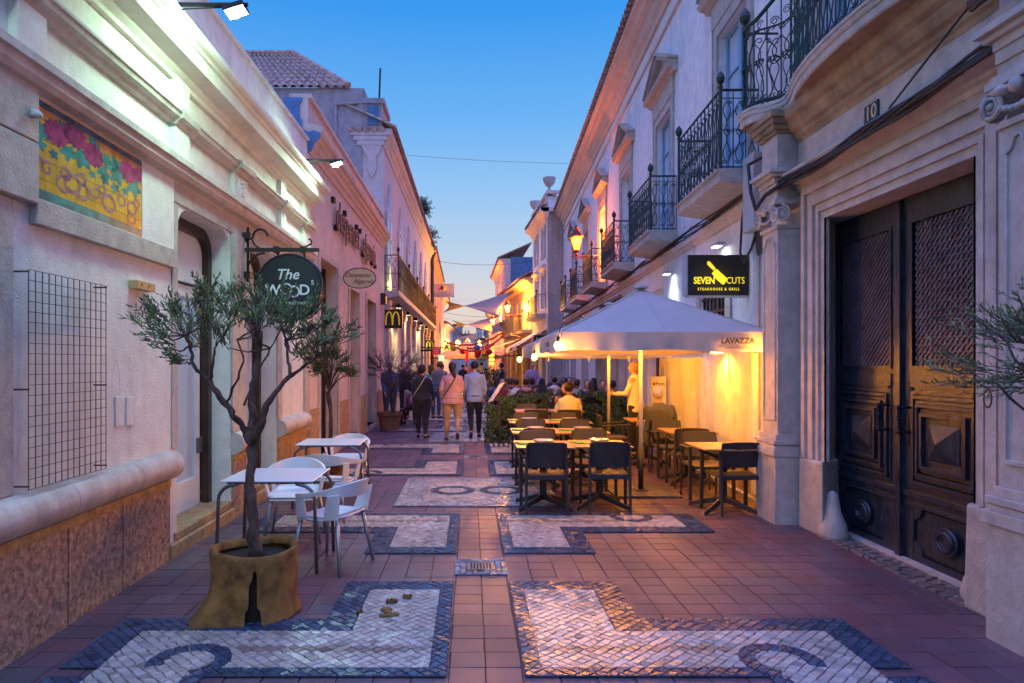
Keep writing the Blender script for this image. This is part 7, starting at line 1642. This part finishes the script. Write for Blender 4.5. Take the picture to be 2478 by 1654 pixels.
person((-2.02, 20.8, 0), PI*.9, 'dark clothed man standing behind the olive twigs, nearer the wall', top='black', bottom='black', h=1.70); person((-1.68, 21.8, 0), PI*1.1, 'dark clothed man standing right behind the olive twigs', top='maroon', bottom='black', hair=('short', 'brown'), h=1.72)
# terrace : near figures
person((2.96, 12.35, .012), R(62), 'waitress in a white jacket with fair hair tied back, standing by the wall', hair=('bun', 'blond'), top='white', bottom='black', h=1.70, female=True, arms=((.45, .1), (.45, .1)), bend=(1.1, 1.1), long=True, **WS)
person((1.87, 13.0, .0), 0, 'man in a white shirt seated, seen from behind, before the hedge', pose='sit', hair=('short', 'black'), top='white', bottom='navy', h=1.75, girth=1.05, arms=((.30, .08), (.30, .08)), bend=(.9, .9), skin='skin_brown', lean=.12, near=True)
person((1.98, 14.55, .0), PI, 'girl across the table from the man in the white shirt', pose='sit', hair=('long', 'black'), top='maroon', bottom='black', h=1.60, female=True, extra='face', nod=1.5, near=True)
person((2.97, 10.80, .0), 0, 'grey haired man in an olive shirt seated, seen from behind,', pose='sit', hair=('short', 'white'), top='olive', bottom='olive', h=1.72, girth=1.45, arms=((.4, .22), (.4, .22)), bend=(.8, .8), sleeve=.3, lean=.05, bare_legs=True, shoes='leather', near=True)
# seated crowd beyond the hedge: (x head top px, Y, heading, hair, top, label)
crowd = [(1202, 20.0, 0, ('long', 'brown'), 'blue', 'seated woman with long brown hair at the left end of the crowd beyond the hedge'), (1215, 18.7, PI, ('short', 'brown'), 'red', 'seated person in red on the far side of the left of the crowd'),
         (1234, 19.0, .2, ('curly', 'auburn'), 'navy', 'seated person with reddish hair and dark blue top, seen from behind'), (1249, 18.2, .5, ('short', 'brown'), 'white', 'seated person leaning low in a white top beside the hooded man'),
         (1288, 19.6, .4, ('bun', 'black'), 'black', 'seated woman with a dark bun right of the hooded man'), (1276, 21.0, PI, ('short', 'brown'), 'grey', 'brown haired head behind the hooded man'),
         (1311, 19.2, 0, ('veil', 'black'), 'black', 'seated woman in a black head scarf'), (1342, 20.6, .2, ('short', 'black'), 'white', 'seated man in a white T shirt seen from behind'), (1338, 25, PI, ('short', 'black'), 'navy', 'man behind the one in the white T shirt'),
         (1362, 16.6, 0, ('curly', 'brown'), 'maroon', 'seated person with bushy curly hair right behind the hedge'), (1366, 19.6, .3, ('short', 'black'), 'grey', 'dark haired person behind the curly haired one'), (1378, 20.2, PI, ('short', 'black'), 'black', 'third dark head to the right of the curly haired one'),
         (1388, 18.4, PI, ('bun', 'black'), 'sand', 'seated woman facing the tables in the middle of the crowd'), (1397, 17.6, .2, ('short', 'brown'), 'sand', 'seated person in beige beside the grey box'), (1421, 17.2, PI, ('bun', 'brown'), 'pink', 'seated woman raising her arm to her face'),
         (1437, 18.9, .1, ('long', 'black'), 'black', 'seated woman with long black hair near the white pole'), (1433, 16.3, 0, ('long', 'black'), 'black', 'seated dark haired woman low behind the ivy hedge'), (1458, 16.7, PI, ('short', 'black'), 'grey', 'young man facing the tables left of the white pole'),
         (1483, 16.3, 0, ('short', 'black'), 'black', 'black haired man seen from behind behind the ivy hedge'), (1501, 20, PI, ('long', 'brown'), 'red', 'seated person in dark red by the wall')]
for xs, Y, rz, hr, tp, lb in crowd:
    person(((xs-VX)/F_PX*Y, Y, -.02), rz, lb, pose='sit', hair=hr, top=tp, bottom='black', h=1.68, female=hr[0] in ('long', 'bun', 'veil'), skin='skin' if len(lb) % 3 else 'skin_brown', extra='face' if rz == PI else None, group='people seated beyond the hedge', nod=.3, arms=((.4, .2), (.5, .2)), bend=(1.0, 1.1))
def hood_txt(t, up, J, hc, fw):
    m = MB(); put_text(m, 'MVZE', up(.33, 0, -.155), X, UZ, .13, bold=.03, depth=.006); m.build('print', 'sign_white', t)
    m = MB(); chain(m, [up(.52, -.1, -.07), up(.50, 0, -.13), up(.52, .1, -.07)], [.05, .06, .05]); skinned(m, 'hood', 'cloth_pink', t, .015)
person(((1273-VX)/F_PX*18.0, 18.0, -.02), 0, 'seated man in a dark hooded sweater with white letters on the back', pose='sit', hair=('short', 'brown'), top='maroon', bottom='black', h=1.72, girth=1.15, arms=((.4, .3), (.4, .3)), bend=(.9, .9), group='people seated beyond the hedge', extra=hood_txt)
person((2.15, 24, 0), PI, 'waiter in a lilac shirt and face mask standing before the far doorways', top='lilac', bottom='black', h=1.72, arms=((.2, .2), (.3, .3)), bend=(.9, .4), extra='face', group='waiters'); person((1.24, 28, 0), R(70), 'dark haired woman in black standing by the striped awnings', top='black', bottom='black', hair=('bun', 'black'), h=1.70, female=True, group='waiters')
for i, (x, y) in enumerate(((.9, 19.2), (1.75, 18.8), (2.55, 19.4), (3.3, 17.6), (2.3, 17.3), (3.0, 20.2))):
    table(x, y, f'table among the seated crowd beyond the hedge, {("first","second","third","fourth","fifth","sixth")[i]} from the left front'.replace('first from the left front', 'leftmost one'))
random.seed(9)
for xs, Y, rz, hr, tp, lb in crowd: chair((xs-VX)/F_PX*Y, Y+.02, rz, 'dark armchair under the '+lb.split(' in ')[0].replace('seated ', '').split(',')[0][:48])
# far passers-by
for i, (x, Y, tp) in enumerate(((1120, 34, 'black'), (1128, 40, 'red'), (1140, 50, 'sand'), (1150, 37, 'navy'), (1165, 44, 'white'))): person(((x-VX)/F_PX*Y, Y, 0), i*1.3, f'small far off passer-by dressed in {tp}, {("left of", "just behind", "far behind", "right behind", "right beyond")[i]} the walking group', top=tp, bottom='black', h=1.62+.03*i)
